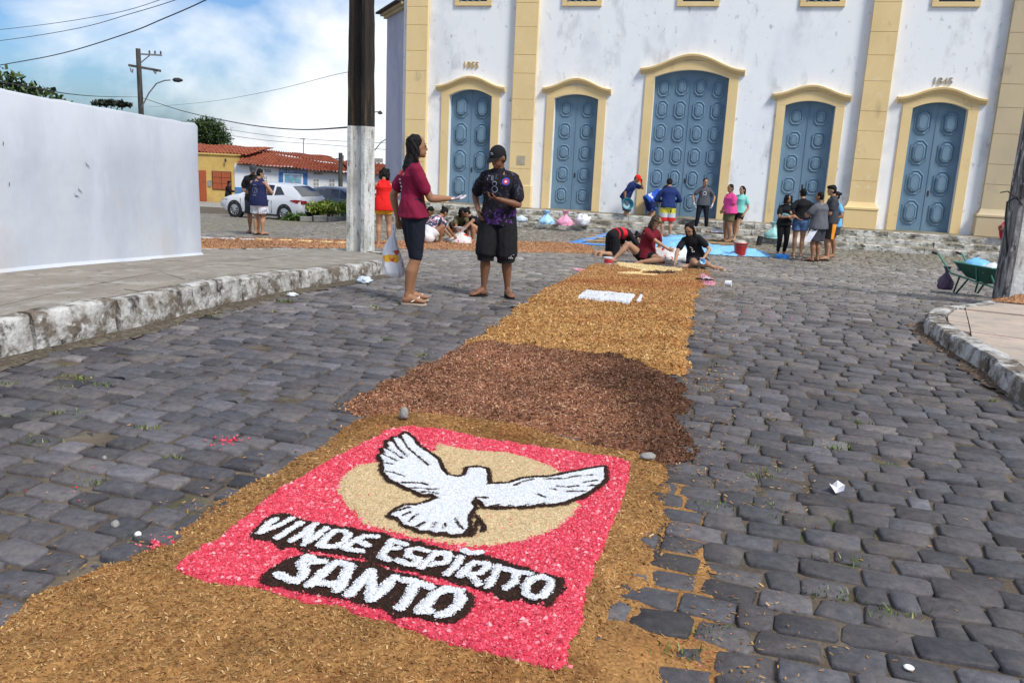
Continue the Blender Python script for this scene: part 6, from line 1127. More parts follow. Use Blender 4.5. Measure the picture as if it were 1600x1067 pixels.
# ---------- cars ----------
def paint(name, col, rough=.25):
    m, t, b = newmat(name); b.inputs['Base Color'].default_value = (*col, 1); b.inputs['Roughness'].default_value = rough; b.inputs['Coat Weight'].default_value = .6; b.inputs['Coat Roughness'].default_value = .05; return m
paint('car_white', (.74, .75, .77)); paint('car_blue', (.035, .055, .10)); paint('car_glass', (.012, .016, .03), .08); paint('tail_red', (.30, .008, .012), .15); paint('lamp_clear', (.5, .52, .55), .1)
plain('rubber', (.02, .02, .021), .85); plain('trim_black', (.02, .02, .022), .6); m = plain('alloy', (.55, .56, .58), .35, metal=.7)
def car(name, loc, rz, label, body, prof, belt, L, Wd, wb, xr, glass, rear):
    e = empty(name, loc, rz, label, 'car'); xs = np.linspace(-L/2, L/2, 49); px = [p[0] for p in prof]; pz = [p[1] for p in prof]
    top = lambda x: float(np.interp(x, px, pz)); w = lambda x: Wd/2*(1-.10*max(0, (abs(x)-L/2+.55)/.55)**2.2)
    bl = lambda x: min(float(np.interp(x, [-L/2, L/2], belt)), top(x)-.035)
    def rf(x): k = min(1, max(0, (top(x)-bl(x)-.05)/.45)); return (w(x)-.09)*(1-k)+.57*k
    def zb(x): return .20+.16*max(0, (abs(x)-L/2+.35)/.35)
    rings = []
    for x in xs:
        W_ = w(x); b_ = bl(x); t = top(x); r = rf(x); lo = zb(x)
        half = [(0, lo), (W_*.8, lo), (W_-.03, lo+.07), (W_, .46), (W_+.004, .62), (W_-.012, min(.80, b_-.03) if b_ > .5 else b_-.03), (W_-.05, b_), (r, t-.055), (r-.09, t-.012), (0, t)]
        rings.append([(x, -y, z) for y, z in half]+[(x, y, z) for y, z in half[1:-1][::-1]])
    b = MB(); b.loft(rings); b.build('body', M(body), e, smooth=True)
    def sp(x, t, s, off=.006):
        W_ = w(x)-.05; b_ = bl(x); r = rf(x); z = b_+(top(x)-.055-b_)*t; return (x, s*(W_+(r-W_)*t+off), z+off*.3)
    for s in (-1, 1):
        for pts in glass:
            dense = []
            for (x0, t0), (x1, t1) in zip(pts, pts[1:]+pts[:1]): dense += [(x0+(x1-x0)*k/5, t0+(t1-t0)*k/5) for k in range(5)]
            b = MB(); q = [sp(x, t, s) for x, t in dense]; c = sp(sum(p[0] for p in pts)/len(pts), sum(p[1] for p in pts)/len(pts), s)
            b.add(q+[c], [(i, (i+1) % len(q), len(q)) for i in range(len(q))]); b.build('side_window', M('car_glass'), e)
        for hx_ in ((-.42, .48) if len(glass) > 1 else (.1,)): b = MB(); b.tube([(hx_-.1, s*(Wd/2+.012), .80), (hx_+.1, s*(Wd/2+.012), .805)], .014, 6); b.build('door_handle', M('trim_black'), e)
        b = MB(); x = xr[2]+.05; ell(b, V3(x, s*(Wd/2+.05), bl(x)+.07), V3(1, 0, 0), V3(0, 1, 0), V3(0, 0, 1), .07, .09, .06, 8, 6); b.build('wing_mirror', M('trim_black'), e, smooth=True)
        # door shut lines
        for x in (-.62, .22, .95): b = MB(); b.box(x-.006, x+.006, *(sorted((s*(Wd/2-.02), s*(Wd/2+.0062)))), .32, .80); b.build('door_seam', M('trim_black'), e)
        b = MB(); b.box(-wb/2+.42, wb/2-.42, *(sorted((s*(Wd/2-.06), s*(Wd/2+.008)))), .20, .27); b.build('sill', M('trim_black'), e)
        for wx in (-wb/2, wb/2):
            b = MB(); b.lathe([(.375, s*(Wd/2-.18)), (.375, s*(Wd/2+.004)), (.34, s*(Wd/2+.006)), (.0, s*(Wd/2-.02))], (wx, 0, .335), 28, axis='y', cap=False); b.build('wheel_arch', M('trim_black'), e)
            b = MB(); y0 = s*(Wd/2-.18); y1 = s*(Wd/2+.018); b.lathe([(.2, y0), (.31, y0), (.325, y0+s*.03), (.325, y1-s*.03), (.305, y1), (.225, y1), (.205, y1-s*.02)], (wx, 0, .325), 28, axis='y', cap=False); wh = b.build('wheel', M('rubber'), e, smooth=True)
            b = MB(); b.lathe([(.215, y1-s*.004), (.205, y1+s*.002), (.195, y1-s*.03)], (wx, 0, .325), 28, axis='y', cap=False)
            for k in range(10):
                a = k*PI/5; b.add([(wx+math.cos(a+o_)*r_, y1-s*.008 if r_ > .1 else y1+s*.003, .325+math.sin(a+o_)*r_) for r_, o_ in ((.045, -.35), (.045, .35), (.21, .09), (.21, -.09))], [(0, 1, 2, 3)])
            b.lathe([(.055, y1-s*.006), (.045, y1+s*.008), (.0, y1+s*.01)], (wx, 0, .325), 12, axis='y', cap=False); b.build('rim', M('alloy'), wh)
            b = MB(); b.lathe([(.21, y1-s*.035), (.0, y1-s*.036)], (wx, 0, .325), 20, axis='y', cap=False); b.build('hub_shadow', M('trim_black'), wh)
    def tp(x, s_, off=.006): r = rf(x)-.06; return (x, s_*r, top(x)-.028+off+ (0.012*(1-s_*s_)))
    for nm, x0, x1, m0, m1 in (('rear_window', xr[0], xr[1], .95, .93), ('windscreen', xr[2], xr[3], .97, .95)):
        b = MB(); q = []; n_ = 5
        for i in range(n_+1):
            x = x0+(x1-x0)*i/n_
            for k in range(7): s_ = -1+2*k/6; q.append(tp(x, s_*(m0+(m1-m0)*i/n_)))
        b.add([(a[0]-(.012 if nm[0] == 'r' else -.012), a[1], a[2]+.014) for a in q], [(i*7+k, i*7+k+1, (i+1)*7+k+1, (i+1)*7+k) for i in range(n_) for k in range(6)]); b.build(nm, M('car_glass'), e)
    for s in (-1, 1):
        x = -L/2; y0 = w(x+.1)
        b = MB(); b.loft([[(-L/2+.52, s*(w(-L/2+.5)+.008), .84+dz) for dz in (0, .03)]+[(-L/2+.52, s*(w(-L/2+.5)-.05), .84+dz) for dz in (.03, 0)], [(-L/2+.25, s*(w(-L/2+.22)+.010), .76), (-L/2+.25, s*(w(-L/2+.22)+.008), .90), (-L/2+.25, s*(w(-L/2+.22)-.08), .90), (-L/2+.25, s*(w(-L/2+.22)-.08), .76)], [(-L/2+.015, s*(w(-L/2+.05)-.03), .74), (-L/2+.03, s*(w(-L/2+.05)-.035), .88), (-L/2+.0, s*.50, .86), (-L/2-.02, s*.50, .76)]]); b.build('tail_light', M('tail_red'), e, smooth=True)
        b = MB(); b.loft([[(L/2-.45, s*(w(L/2-.45)+.008), .70), (L/2-.45, s*(w(L/2-.45)+.006), .76), (L/2-.45, s*.6, .77)], [(L/2-.10, s*(w(L/2-.1)+.006), .60), (L/2-.10, s*(w(L/2-.1)), .72), (L/2-.05, s*.55, .72)]], cap=False); b.build('headlight', M('lamp_clear'), e)
    b = MB(); b.box(-L/2-.02, -L/2+.1, -.62, .62, .26, .44); b.box(-L/2-.03, -L/2+.02, -.26, .26, .56, .67); b.build('rear_bumper_trim', M('trim_black'), e, bevel=.03); b = MB(); b.box(-L/2-.036, -L/2-.031, -.2, .2, .57, .66); b.build('number_plate', M('trim_white'), e)
    return e
prof = [(-2.08, .58), (-2.04, .90), (-1.98, 1.02), (-1.72, 1.22), (-1.42, 1.40), (-1.0, 1.465), (-.4, 1.485), (.15, 1.455), (.45, 1.36), (1.12, .985), (1.5, .925), (1.85, .80), (2.03, .66), (2.08, .48)]
GL = [[(-.62, .10), (-.60, .93), (.10, .95), (.15, .10)], [(.21, .10), (.16, .95), (.45, .88), (.86, .12)], [(-1.22, .22), (-.90, .85), (-.70, .85), (-.72, .12)]]
car('parked_car', (-10.05, 34.9, gf(-10.05, 34.9)+.01), R(180-24), 'white five-door hatchback parked behind the boy in the tank top', 'car_white', prof, (.98, .90), 4.16, 1.74, 2.53, (-1.95, -1.40, .42, 1.10), GL, None)
prof2 = [(-2.15, .55), (-2.1, .90), (-1.9, 1.05), (-1.4, 1.32), (-.9, 1.46), (-.3, 1.48), (.2, 1.44), (.6, 1.30), (1.25, .98), (1.7, .88), (2.05, .74), (2.15, .5)]
car('parked_car', (-8.2, 39.8, gf(-8.2, 39.8)+.01), R(-14), 'dark blue car parked behind the planter and the white hatchback', 'car_blue', prof2, (.96, .90), 4.3, 1.76, 2.6, (-1.85, -1.30, .55, 1.22), GL, None)

# ---------- wheelbarrow ----------
plain('barrow_green', (.012, .075, .05), .5, var=.2); plain('green_tube', (.06, .24, .17), .5); plain('tyre_dirty', (.24, .21, .17), .95, var=.3); plain('rust', (.16, .06, .03), .9)
e = empty('wheelbarrow', (6.68, 12.0, gf(6.68, 12.0)+.005), R(-72), 'dark green wheelbarrow loaded with bags beside the right-hand pole', 'wheelbarrow')
b = MB(); O = [(-.42, -.30, .56), (.46, -.33, .56), (.46, .33, .56), (-.42, .30, .56)]; Bt = [(-.22, -.17, .32), (.26, -.19, .26), (.26, .19, .26), (-.22, .17, .32)]
b.add(O+Bt, [(0, 1, 5, 4), (1, 2, 6, 5), (2, 3, 7, 6), (3, 0, 4, 7), (4, 5, 6, 7)]); me = b.mesh('tray'); o = link('tray', me, M('barrow_green'), e); sol = o.modifiers.new('s', 'SOLIDIFY'); sol.thickness = .006
b = MB(); b.tube(O+[O[0]], .012, 6); b.build('rim_wire', M('green_tube'), e)
for s in (-1, 1):
    b = MB(); b.tube([(-.92, s*.28, .66), (-.80, s*.28, .64), (-.66, s*.26, .50), (-.50, s*.24, .34), (.0, s*.20, .27), (.52, s*.08, .19)], .017, 8); b.build('handle', M('green_tube'), e, smooth=True)
    b = MB(); b.tube([(-.96, s*.28, .665), (-.84, s*.28, .65)], .022, 8); b.build('grip', M('trim_black'), e)
    b = MB(); b.tube([(-.30, s*.23, .30), (-.36, s*.25, .01), (-.30, s*.25, .0), (-.12, s*.22, .28)], .017, 6); b.build('leg', M('barrow_green'), e)
    b = MB(); b.tube([(.34, s*.29, .54), (.40, s*.12, .22)], .016, 6); b.build('strut', M('green_tube'), e)
    b = MB(); b.tube([(.1, s*.31, .55), (.06, s*.20, .27)], .014, 6); b.build('strut', M('green_tube'), e)
b = MB(); b.lathe([(.10, -.045), (.15, -.05), (.175, -.03), (.182, 0), (.175, .03), (.15, .05), (.10, .045)], (.52, 0, .182), 22, axis='y', cap=False); wh = b.build('wheel', M('tyre_dirty'), e, smooth=True)
b = MB(); b.lathe([(.11, -.035), (.03, -.05), (.03, .05), (.11, .035)], (.52, 0, .182), 16, axis='y'); b.build('rim', M('rust'), wh)
b = MB(); b.box(-.40, -.36, -.22, .10, .40, .50); b.build('sticker', M('print_grey'), e)
e.scale = (.80, .80, .80)
def blobmesh(name, c, r, mat, parent=None, n=24, rough=.14, freq=3.2, flat=True, loc=None, neck=0, seed=0, rz=0):
    """soft crumpled bag: a noisy rounded body with a flattened underside and an optional tied neck"""
    V = []; m = n//2+1
    for i in range(m):
        t = PI*i/(m-1); 
        for k in range(n):
            a = 2*PI*k/n; d = np.array([math.sin(t)*math.cos(a), math.sin(t)*math.sin(a), -math.cos(t)]); q = 1+rough*(abs(float(fbm(d[0]*freq+seed, d[1]*freq+d[2]*freq*1.3+seed, seed, 3))-.5)*4-.8)
            q += rough*.8*(float(vn(d[0]*7+seed, d[1]*7+d[2]*5, seed+3))-.5); p = d*np.array(r)*q
            if neck:
                u_ = (d[2]+1)/2; tie = .80; rr_ = (1-.84*ss((u_-.34)/(tie-.34))**.8) if u_ < tie else (.16+.30*((u_-tie)/(1-tie)))
                fold = 1+.45*(float(vn(a*n/5.2, seed*3.1, seed))-.5)*ss((u_-.2)/.5)*2
                p = np.array([math.cos(a)*r[0]*rr_*fold*q*(.45+.55*min(1, math.sin(t)*3) if u_ < .5 else 1), math.sin(a)*r[1]*rr_*fold*q*(.45+.55*min(1, math.sin(t)*3) if u_ < .5 else 1), -r[2]+u_*(2*r[2]+neck)])
            if flat: p[2] = max(p[2], -r[2]*.62)
            V.append((c[0]+p[0], c[1]+p[1], c[2]+p[2]+(r[2]*.62 if flat else 0)))
    F_ = [(i*n+k, i*n+(k+1) % n, (i+1)*n+(k+1) % n, (i+1)*n+k) for i in range(m-1) for k in range(n)]
    mb = MB(); mb.add(V, F_); me = mb.mesh(name); bm = bmesh.new(); bm.from_mesh(me); bmesh.ops.remove_doubles(bm, verts=bm.verts, dist=.0005)
    for f_ in bm.faces: f_.smooth = True
    bm.to_mesh(me); bm.free(); o = link(name, me, mat, parent); o.location = loc or (0, 0, 0); o.rotation_euler = (0, 0, rz); return o
def plastic(name, col, rough=.35, trans=.0):
    m = plain(name, col, rough, var=.15, scale=12, bump=.5, bscale=25); return m
plastic('bag_white', (.72, .74, .78)); plastic('bag_blue', (.18, .48, .80)); plastic('bag_lblue', (.38, .64, .86)); plastic('bag_pink', (.80, .34, .48)); plastic('bag_purple', (.10, .055, .10)); plastic('bag_teal', (.30, .58, .56)); plastic('sack_beige', (.50, .44, .38)); plastic('bag_clear', (.55, .64, .74)); plastic('tarp_blue', (.06, .28, .72)); plastic('tarp_light', (.22, .52, .82)); plastic('basin_teal', (.03, .20, .26)); plastic('basin_blue', (.05, .30, .78)); plastic('bucket_red', (.42, .03, .03)); plastic('paper', (.76, .74, .78), .9)
def put(o, lab, cat, grp=None): return tag(o, lab, cat, grp)
put(blobmesh('plastic_bag', (0, 0, 0), (.19, .19, .12), M('bag_blue'), loc=(6.62, 12.12, gf(6.4, 12)+.34), seed=3, rough=.2), 'blue and white plastic bag lying in the green wheelbarrow', 'bag')
put(blobmesh('plastic_bag', (0, 0, 0), (.19, .16, .11), M('bag_white'), loc=(6.72, 11.80, gf(6.4, 12)+.33), seed=5, rough=.2), 'white plastic bag at the front of the green wheelbarrow', 'bag')
put(blobmesh('plastic_bag', (0, 0, -.22), (.115, .10, .13), M('bag_purple'), loc=(6.36, 12.4, gf(6, 12.4)+.40), seed=7, flat=False, neck=.08), 'dark purple plastic bag hanging from the wheelbarrow handle', 'bag')
# step things
ch = lambda x, y, z: (x, y, z)
put(blobmesh('plastic_bag', (0, 0, 0), (.28, .22, .19), M('bag_lblue'), loc=(.88, 25.55, -.53), seed=9, rough=.22, neck=.08), 'light blue plastic bag standing on the lowest church step', 'bag')
put(blobmesh('plastic_bag', (0, 0, 0), (.25, .2, .19), M('bag_pink'), loc=(1.42, 25.30, -.53), seed=12, rough=.25, neck=.12), 'pink plastic bag with a tied neck next to the light blue bag', 'bag')
put(blobmesh('plastic_bag', (0, 0, 0), (.20, .16, .12), M('bag_clear'), loc=(.12, 25.7, -.53), seed=14, rough=.3), 'small crumpled pale blue bag left of the other bags on the steps', 'bag')
put(blobmesh('plastic_bag', (0, 0, 0), (.24, .2, .22), M('bag_white'), loc=(1.95, 25.45, -.53), seed=15, rough=.3), 'limp clear white bag right of the pink bag on the steps', 'bag')
put(blobmesh('plastic_bag', (0, 0, 0), (.26, .2, .24), M('bag_teal'), loc=(7.3, 24.15, -.53), seed=18, neck=.06), 'pale teal plastic bag on the step behind the woman in black', 'bag')
put(blobmesh('sack', (0, 0, 0), (.42, .28, .24), M('sack_beige'), loc=(7.62, 23.35, -.71), seed=20), 'beige sack lying on the ground behind the talking group', 'sack')
put(MB().box(-.06, .06, -.05, .05, 0, .26).build('speaker', M('trim_black'), loc=(6.75, 23.6, -.70), bevel=.01), 'small black box speaker standing upright before the steps', 'speaker').rotation_euler = (0, R(8), R(20))
e = empty('bucket', (5.42, 20.45, -.70), 0, 'red plastic bucket standing on the cobbles by the blue tarp', 'bucket'); b = MB(); b.lathe([(.115, 0), (.165, .30), (.18, .31), (.18, .335), (.165, .335), (.16, .32), (.115, .02)], (0, 0, 0), 24, cap=False); b.lathe([(.0, .015), (.115, .016)], (0, 0, 0), 24, cap=False); b.build('pail', M('bucket_red'), e, smooth=True)
b = MB(); b.tube([(.17*math.cos(a), .05, .33+.0*math.sin(a)) if False else (.172*math.cos(a), -.172*math.sin(a)*.94, .32-.05*math.sin(a)) for a in np.linspace(0, PI, 12)], .005, 5); b.build('handle', M('metal_grey'), e)
blobmesh('rice_filling', (0, 0, 0), (.155, .155, .10), M('sack_beige'), e, loc=(0, 0, .24), seed=2)
o = MB().lathe([(.0, .0), (.15, 0), (.17, .08), (.18, .085), (.172, .09), (.155, .02), (.0, .015)], (0, 0, 0), 28, cap=False).build('basin', M('basin_blue'), smooth=True, loc=(6.42, 20.35, -.69)); tag(o, 'small round bright blue basin at the feet of the woman in black', 'basin')
w = RC['wr'][1]; pr = [c for c in bpy.data.objects if c.get('label', '').startswith('man in red cap')][0]; bpy.context.view_layer.update(); wp = pr.matrix_world @ (w+RC['hd'][1]*.14)
o = MB().lathe([(.0, .0), (.11, 0), (.18, .14), (.19, .145), (.175, .14), (.105, .015), (.0, .01)], (0, 0, 0), 26, cap=False).build('basin', M('basin_teal'), smooth=True); o.location = wp+Vector((.05, -.08, .0)); o.rotation_euler = (R(62), R(20), 0); tag(o, 'teal plastic basin held by the man in the red cap', 'basin')
# tarpaulin, planks, sacks on the square
def sheetmesh(name, P, mat, amp, res, lab, cat, h0=.02, freq=3, edge=.04):
    sd = lambda x, y: poly_sd(P, x, y); x0, x1, y0, y1 = bb(P, .1); xs = np.arange(x0, x1, res); ys = np.arange(y0, y1, res); Xc, Yc = np.meshgrid(xs, ys); ins = (sd(Xc+res/2, Yc+res/2)+edge*(fbm(Xc*3, Yc*3, 2, 3)-.5)*2) > 0; jj, ii = np.nonzero(ins); nx_ = len(xs)+1
    ids = np.stack([jj*nx_+ii, jj*nx_+ii+1, (jj+1)*nx_+ii+1, (jj+1)*nx_+ii], 1); uq, inv = np.unique(ids, return_inverse=True); vx = x0+(uq % nx_)*res; vy = y0+(uq//nx_)*res
    rid = 1-np.abs(fbm(vx*freq, vy*freq*.6, 8, 4)-.5)*4; z = g(vx, vy)+h0+amp*np.clip(rid, 0, 1)*ss(sd(vx, vy)/.25)
    o = link(name, npmesh(name, np.stack([vx, vy, z], 1), [inv.reshape(ids.shape)], None, True), M(mat)); sm = o.modifiers.new('s', 'SOLIDIFY'); sm.thickness = .006; return tag(o, lab, cat)
sheetmesh('tarpaulin', [(1.2, 21.45), (2.68, 25.2), (3.0, 25.1), (1.62, 21.72), (3.1, 21.62), (3.1, 21.42)], 'tarp_blue', .05, .06, 'narrow fold of blue tarpaulin laid left of the kneeling person', 'tarpaulin')
sheetmesh('tarpaulin', [(3.2, 21.8), (3.9, 23.6), (5.0, 24.4), (5.0, 22.9), (5.3, 21.5), (5.95, 21.2), (6.15, 20.5), (5.2, 20.25), (4.3, 20.6), (3.3, 21.0)], 'tarp_light', .17, .06, 'crumpled light blue tarpaulin between the seated girls and the red bucket', 'tarpaulin')
sheetmesh('tarpaulin', [(5.75, 20.55), (6.1, 21.9), (6.35, 21.9), (6.25, 20.5)], 'tarp_blue', .04, .05, 'blue tarpaulin corner right of the red bucket', 'tarpaulin')
plain('plank_wood', (.42, .28, .15), .85, var=.25)
for (a, c, lb) in (((1.75, 22.45), (2.75, 22.35), 'nearest plank inside the blue tarpaulin frame'), ((1.9, 23.3), (2.85, 23.2), 'middle plank inside the blue tarpaulin frame'), ((2.1, 24.1), (2.9, 24.1), 'farthest plank inside the blue tarpaulin frame'), ((5.0, 24.3), (6.2, 24.2), 'long thin plank at the feet of the woman in pink'), ((5.3, 23.4), (6.3, 23.2), 'short plank behind the red bucket')):
    d = Vector((c[0]-a[0], c[1]-a[1])); o = MB().box(0, d.length, -.05, .05, 0, .04).build('plank', M('plank_wood'), bevel=.005, loc=(a[0], a[1], gf(*a)+.005)); o.rotation_euler = (0, 0, math.atan2(d.y, d.x)); tag(o, lb, 'plank')
m = pattern('sack_print', (.62, .60, .58), [('spot', 7, .60, (.55, .03, .03), 0, 1, 3)])
put(blobmesh('sack', (0, 0, 0), (.44, .26, .22), M('sack_print'), loc=(3.02, 17.15, gf(3, 17)+.0), seed=22, rough=.32, freq=4), 'crumpled white sack with red print between the two seated girls', 'sack')
put(blobmesh('sack', (0, 0, 0), (.34, .3, .20), M('bag_white'), loc=(3.5, 17.9, gf(3.5, 17.9)), seed=24, rough=.32, freq=4), 'plain white sack behind the girl in black', 'sack')
put(blobmesh('sack', (0, 0, 0), (.34, .26, .20), M('sack_print'), loc=(-1.35, 20.15, -.70), seed=26, rough=.3, freq=4, neck=.1), 'white sack with red print among the crouching people', 'sack')
put(blobmesh('sheet', (0, 0, 0), (.32, .22, .05), M('bag_white'), loc=(6.0, 25.0, -.53), seed=27, rough=.3), 'flat white cloth lying on the lowest step', 'cloth')
e = empty('paint_tub', (1.70, 15.45, gf(1.70, 15.45)+.035), 0, 'small white tub with a red label beside the bare foot of the seated girl', 'tub'); b = MB(); b.lathe([(.065, 0), (.082, .12), (.086, .125), (.086, .135), (.0, .132)], (0, 0, 0), 20); b.build('tub_body', M('trim_white'), e, smooth=True)
b = MB(); b.lathe([(.0715, .03), (.0812, .105)], (0, 0, 0), 20, cap=False); b.build('tub_label', M('print_red'), e, smooth=True)
put(MB().lathe([(.0, 0), (.05, 0), (.062, .07), (.058, .07), (.046, .006), (0, .006)], (0, 0, 0), 16, cap=False).build('cup', M('bag_lblue'), smooth=True), 'light blue cup held by the girl in black', 'cup')
o = COL.objects[-1]; o = [x for x in bpy.data.objects if x.name == 'cup'][0]; pr = [c for c in bpy.data.objects if c.get('label', '').startswith('girl with long black')][0]; bpy.context.view_layer.update(); o.location = pr.matrix_world @ (GB['wr'][0]+GB['hd'][0]*.10); o.rotation_euler = (R(70), 0, R(20))
# held things of the near pair
e, j = MAN; bpy.context.view_layer.update(); mw = e.matrix_world; p = mw @ (j['wr'][0]+j['hd'][0]*.09+V3(0, -.01, .03)); ph = empty('phone', p, -R(190), 'dark smartphone in the hand of the man in the black cap', 'phone'); b = MB(); b.box(-.07, .07, -.035, .035, -.004, .004); b.build('phone_body', M('trim_black'), ph, bevel=.003); b = MB(); b.box(-.065, .065, -.031, .031, .0042, .0048); b.build('screen', M('car_glass'), ph); ph.rotation_euler = (R(35), 0, -R(190))
e, j = WOM; p = e.matrix_world @ (j['wr'][0]+j['hd'][0]*.09)
bg_ = empty('plastic_bag', (p.x-.06, p.y+.02, p.z-.02), 0, 'thin white plastic bag with yellow and red print held by the woman in maroon', 'bag')
bm_ = pattern('bag_print', (.74, .74, .76), [('spot', 7, .62, (.85, .45, .05), -.36, -.14, 3), ('spot', 9, .66, (.6, .1, .05), -.36, -.14, 6)])
mb = MB(); rr = []
for z, r_ in ((.0, .012), (-.05, .02), (-.11, .045), (-.18, .070), (-.26, .092), (-.34, .105), (-.41, .112), (-.45, .095), (-.475, .05)):
    rr.append([(r_*(1+.22*(float(vn(k*1.3, z*9, 4))-.5)*2)*math.cos(2*PI*k/22)+.02*math.sin(z*9), r_*.6*(1+.35*(float(vn(k*1.7, z*7, 9))-.5)*2)*math.sin(2*PI*k/22), z+.012*(float(vn(k, z*5, 1))-.5)) for k in range(22)])
mb.loft(rr); mb.build('bag_body', M('bag_print'), bg_, smooth=True)
b = MB(); b.tube([(-.012, 0, -.02), (-.005, 0, .06)], .008, 6); b.tube([(.012, 0, -.02), (.015, 0, .06)], .008, 6); b.build('bag_handle', M('bag_white'), bg_, smooth=True)
# small things on the ground
plain('grey_stone', (.28, .27, .25), .9, bump=.5, var=.2)
def stone(loc, r, lab, mat='grey_stone', sq=(1, 1, 1)): return put(blobmesh('loose_stone', (0, 0, 0), (r*sq[0], r*sq[1], r*sq[2]), M(mat), loc=loc, n=12, rough=.2, seed=int(loc[0]*50) % 9), lab, 'stone')
stone((-.58, 4.47, .035), .028, 'grey stone standing on the far corner of the pink salt picture', sq=(1, .9, 1.5)); stone((.71, 4.02, .03), .035, 'flat grey stone by the right far corner of the salt picture', sq=(1.3, .8, .6)); stone((-1.52, 3.05, .0), .018, 'pale pebble on the dark cobbles left of the salt picture'); stone((-1.40, 2.98, 0), .014, 'white lump of salt on the cobbles left of the picture', 'trim_white'); stone((-1.9, 3.75, 0), .012, 'tiny white pebble on the left cobbles')
put(blobmesh('litter', (0, 0, 0), (.10, .07, .05), M('bag_clear'), loc=(-1.76, 9.75, gf(-1.8, 9.7)+.005), seed=40, rough=.35), 'crumpled clear plastic bag lying by the left kerb', 'litter')
put(blobmesh('litter', (0, 0, 0), (.06, .035, .025), M('bag_white'), loc=(-2.25, 8.4, gf(-2.2, 8.4)+.005), seed=42, rough=.35), 'small white scrap of plastic at the kerb foot', 'litter')
o = MB().add([(-.06, -.02, .004), (.0, -.03, .02), (.06, -.01, .006), (.055, .03, .012), (0, .02, .03), (-.05, .03, .006)], [(0, 1, 4, 5), (1, 2, 3, 4)]).build('litter', M('metal_grey'), loc=(0.0, 8.36, gf(0, 8.4)+.004)); put(o, 'silver wrapper on the cobbles right of the man in the black cap', 'litter')
V_ = []; n_ = 9
for k in range(n_): a = 2*PI*k/n_; r_ = .048*(1 if k % 2 else .62); V_.append((r_*math.cos(a)*1.1, r_*math.sin(a), .006+.022*((k*7) % 3)))
o = MB().add(V_+[(0, 0, .022)], [(k, (k+1) % n_, n_) for k in range(n_)]).build('paper_scrap', M('paper'), loc=(1.57, 3.75, .004)); put(o, 'crumpled pale pink and white paper scrap on the right cobbles', 'paper')
o = MB().lathe([(.0, 0), (.014, 0), (.016, .004), (.012, .007), (0, .006)], (0, 0, 0), 16).build('bottle_cap', M('trim_white'), smooth=True, loc=(1.27, 2.33, .006)); put(o, 'round white lid on the cobbles at the bottom right', 'lid')
def sandal(x, y, rz, lab, sole, strap):
    e = empty('sandal', (x, y, gf(x, y)+.045), rz, lab, 'sandal'); mb = MB(); lo, hi = [], []
    for k in range(16): a = 2*PI*k/16; p = (.13*math.cos(a), (.045+.01*math.cos(a))*math.sin(a)); lo.append((*p, 0)); hi.append((*p, .018))
    mb.loft([lo, hi]); mb.build('sole', M(sole), e); mb = MB(); mb.tube([(.06, 0, .02), (.02, .035, .045), (-.02, .045, .018)], .007, 6); mb.tube([(.06, 0, .02), (.02, -.035, .045), (-.02, -.045, .018)], .007, 6); mb.build('strap', M(strap), e)
sandal(2.22, 13.3, R(10), 'left dark sandal left on the sawdust by the pale cross', 'sole_black', 'rust'); sandal(2.46, 13.45, R(35), 'right dark sandal left on the sawdust by the pale cross', 'sole_black', 'rust'); sandal(2.75, 12.15, R(-20), 'black slipper on the cobbles beside the pink heap', 'sole_black', 'strap_white'); put(MB().lathe([(.0, 0), (.035, 0), (.045, .09), (.04, .09), (.03, .006), (0, .006)], (0, 0, 0), 14, cap=False).build('cup', M('trim_white'), smooth=True, loc=(2.95, 11.75, gf(2.9, 11.8)+.045)), 'white plastic cup lying on the cobbles by the black slipper', 'cup').rotation_euler = (R(90), 0, R(70))
PP = [(.70, .30, .38), (.60, .20, .28), (.78, .45, .50), (.42, .12, .16), (.5, .42, .46)]
o = heap('salt_heap', lambda x, y: poly_sd(PINK_HEAP, x, y), bb(PINK_HEAP), .03, .07, .2, PP, [(2500, 'lump', .012, .03, PP, 0)], 'salt', rough=.012, kind=None, edge=.06, eq=5); tag(o, 'heap of mottled pink salt beside the carpet by the girl in black', 'salt', kind='stuff')
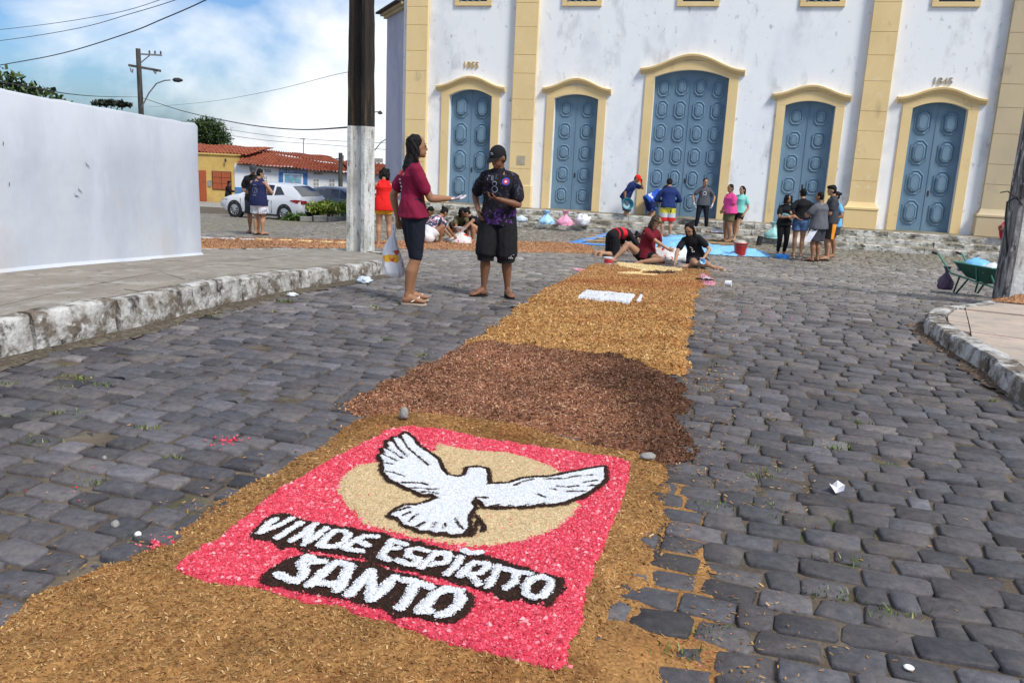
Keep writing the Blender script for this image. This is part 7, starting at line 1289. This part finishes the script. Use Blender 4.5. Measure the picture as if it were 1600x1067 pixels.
o = heap('salt_heap', lambda x, y: poly_sd(PINK_HEAP2, x, y)-.06, bb(PINK_HEAP2), .03, .02, .2, PP, [(1200, 'lump', .012, .025, PP, 0)], 'salt', rough=.006, kind=None, edge=.15, eq=4); tag(o, 'thin scatter of pale pink salt left of the carpet by the tub', 'salt', kind='stuff')
o = heap('sawdust_heap', lambda x, y: .75-np.hypot((x-6.35)*1.0, (y-9.75)*2.6), (5.5, 7.3, 9.3, 10.2), .03, .07, .25, ORG, [(4000, 'flake', .012, .035, ORG+[(.6, .32, .14)], .5)], rough=.012, kind=None, edge=.12, eq=5)
for v in o.data.vertices: v.co.z += .142
# (the heap lies on the raised paving)
tag(o, 'small heap of orange sawdust at the foot of the right-hand pole', 'sawdust', kind='stuff')
def dirt_strip():
    o = heap('gutter_dirt', lambda x, y: .16-line_d(CURB_RF, x, y)*.9, (3.2, 4.6, 5.4, 8.6), .03, .012, .08, [(.10, .075, .055), (.14, .10, .07), (.07, .05, .04)], [(900, 'flake', .012, .035, [(.25, .12, .06), (.4, .28, .18)], .3)], rough=.006, kind=None, edge=.08, eq=4); tag(o, 'dark damp dirt and shavings along the foot of the right kerb', 'dirt', kind='stuff')
    P = np.array(CURB_L)+np.array([.07, 0]); o = heap('gutter_dirt', lambda x, y: .13-line_d(P, x, y)*.9, (-3.8, -1.6, 4.6, 12), .035, .012, .08, [(.10, .08, .06), (.13, .11, .08), (.08, .09, .04)], [(250, 'flake', .012, .03, [(.2, .15, .08), (.1, .14, .04)], .3)], rough=.006, kind=None, edge=.10, eq=3); tag(o, 'dark soil and dead leaves along the foot of the left kerb', 'dirt', kind='stuff')
dirt_strip()
spill(-1.42, 4.05, .035, 70, PNK, 'small spill of pink salt on the cobbles left of the dove', .006, .02)
spill(-1.30, 2.93, .03, 40, PNK, 'few pink salt lumps at the left edge of the sawdust', .008, .024); spill(-1.95, 3.35, .10, 10, PNK, 'scattered single pink salt grains far left on the cobbles', .006, .016)
spill(.62, 2.35, .05, 30, PNK, 'specks of pink salt on the cobbles at the bottom centre', .004, .009); spill(2.75, 8.7, .28, 60, PNK, 'faint dusting of pink salt on the cobbles right of the carpet', .008, .016)
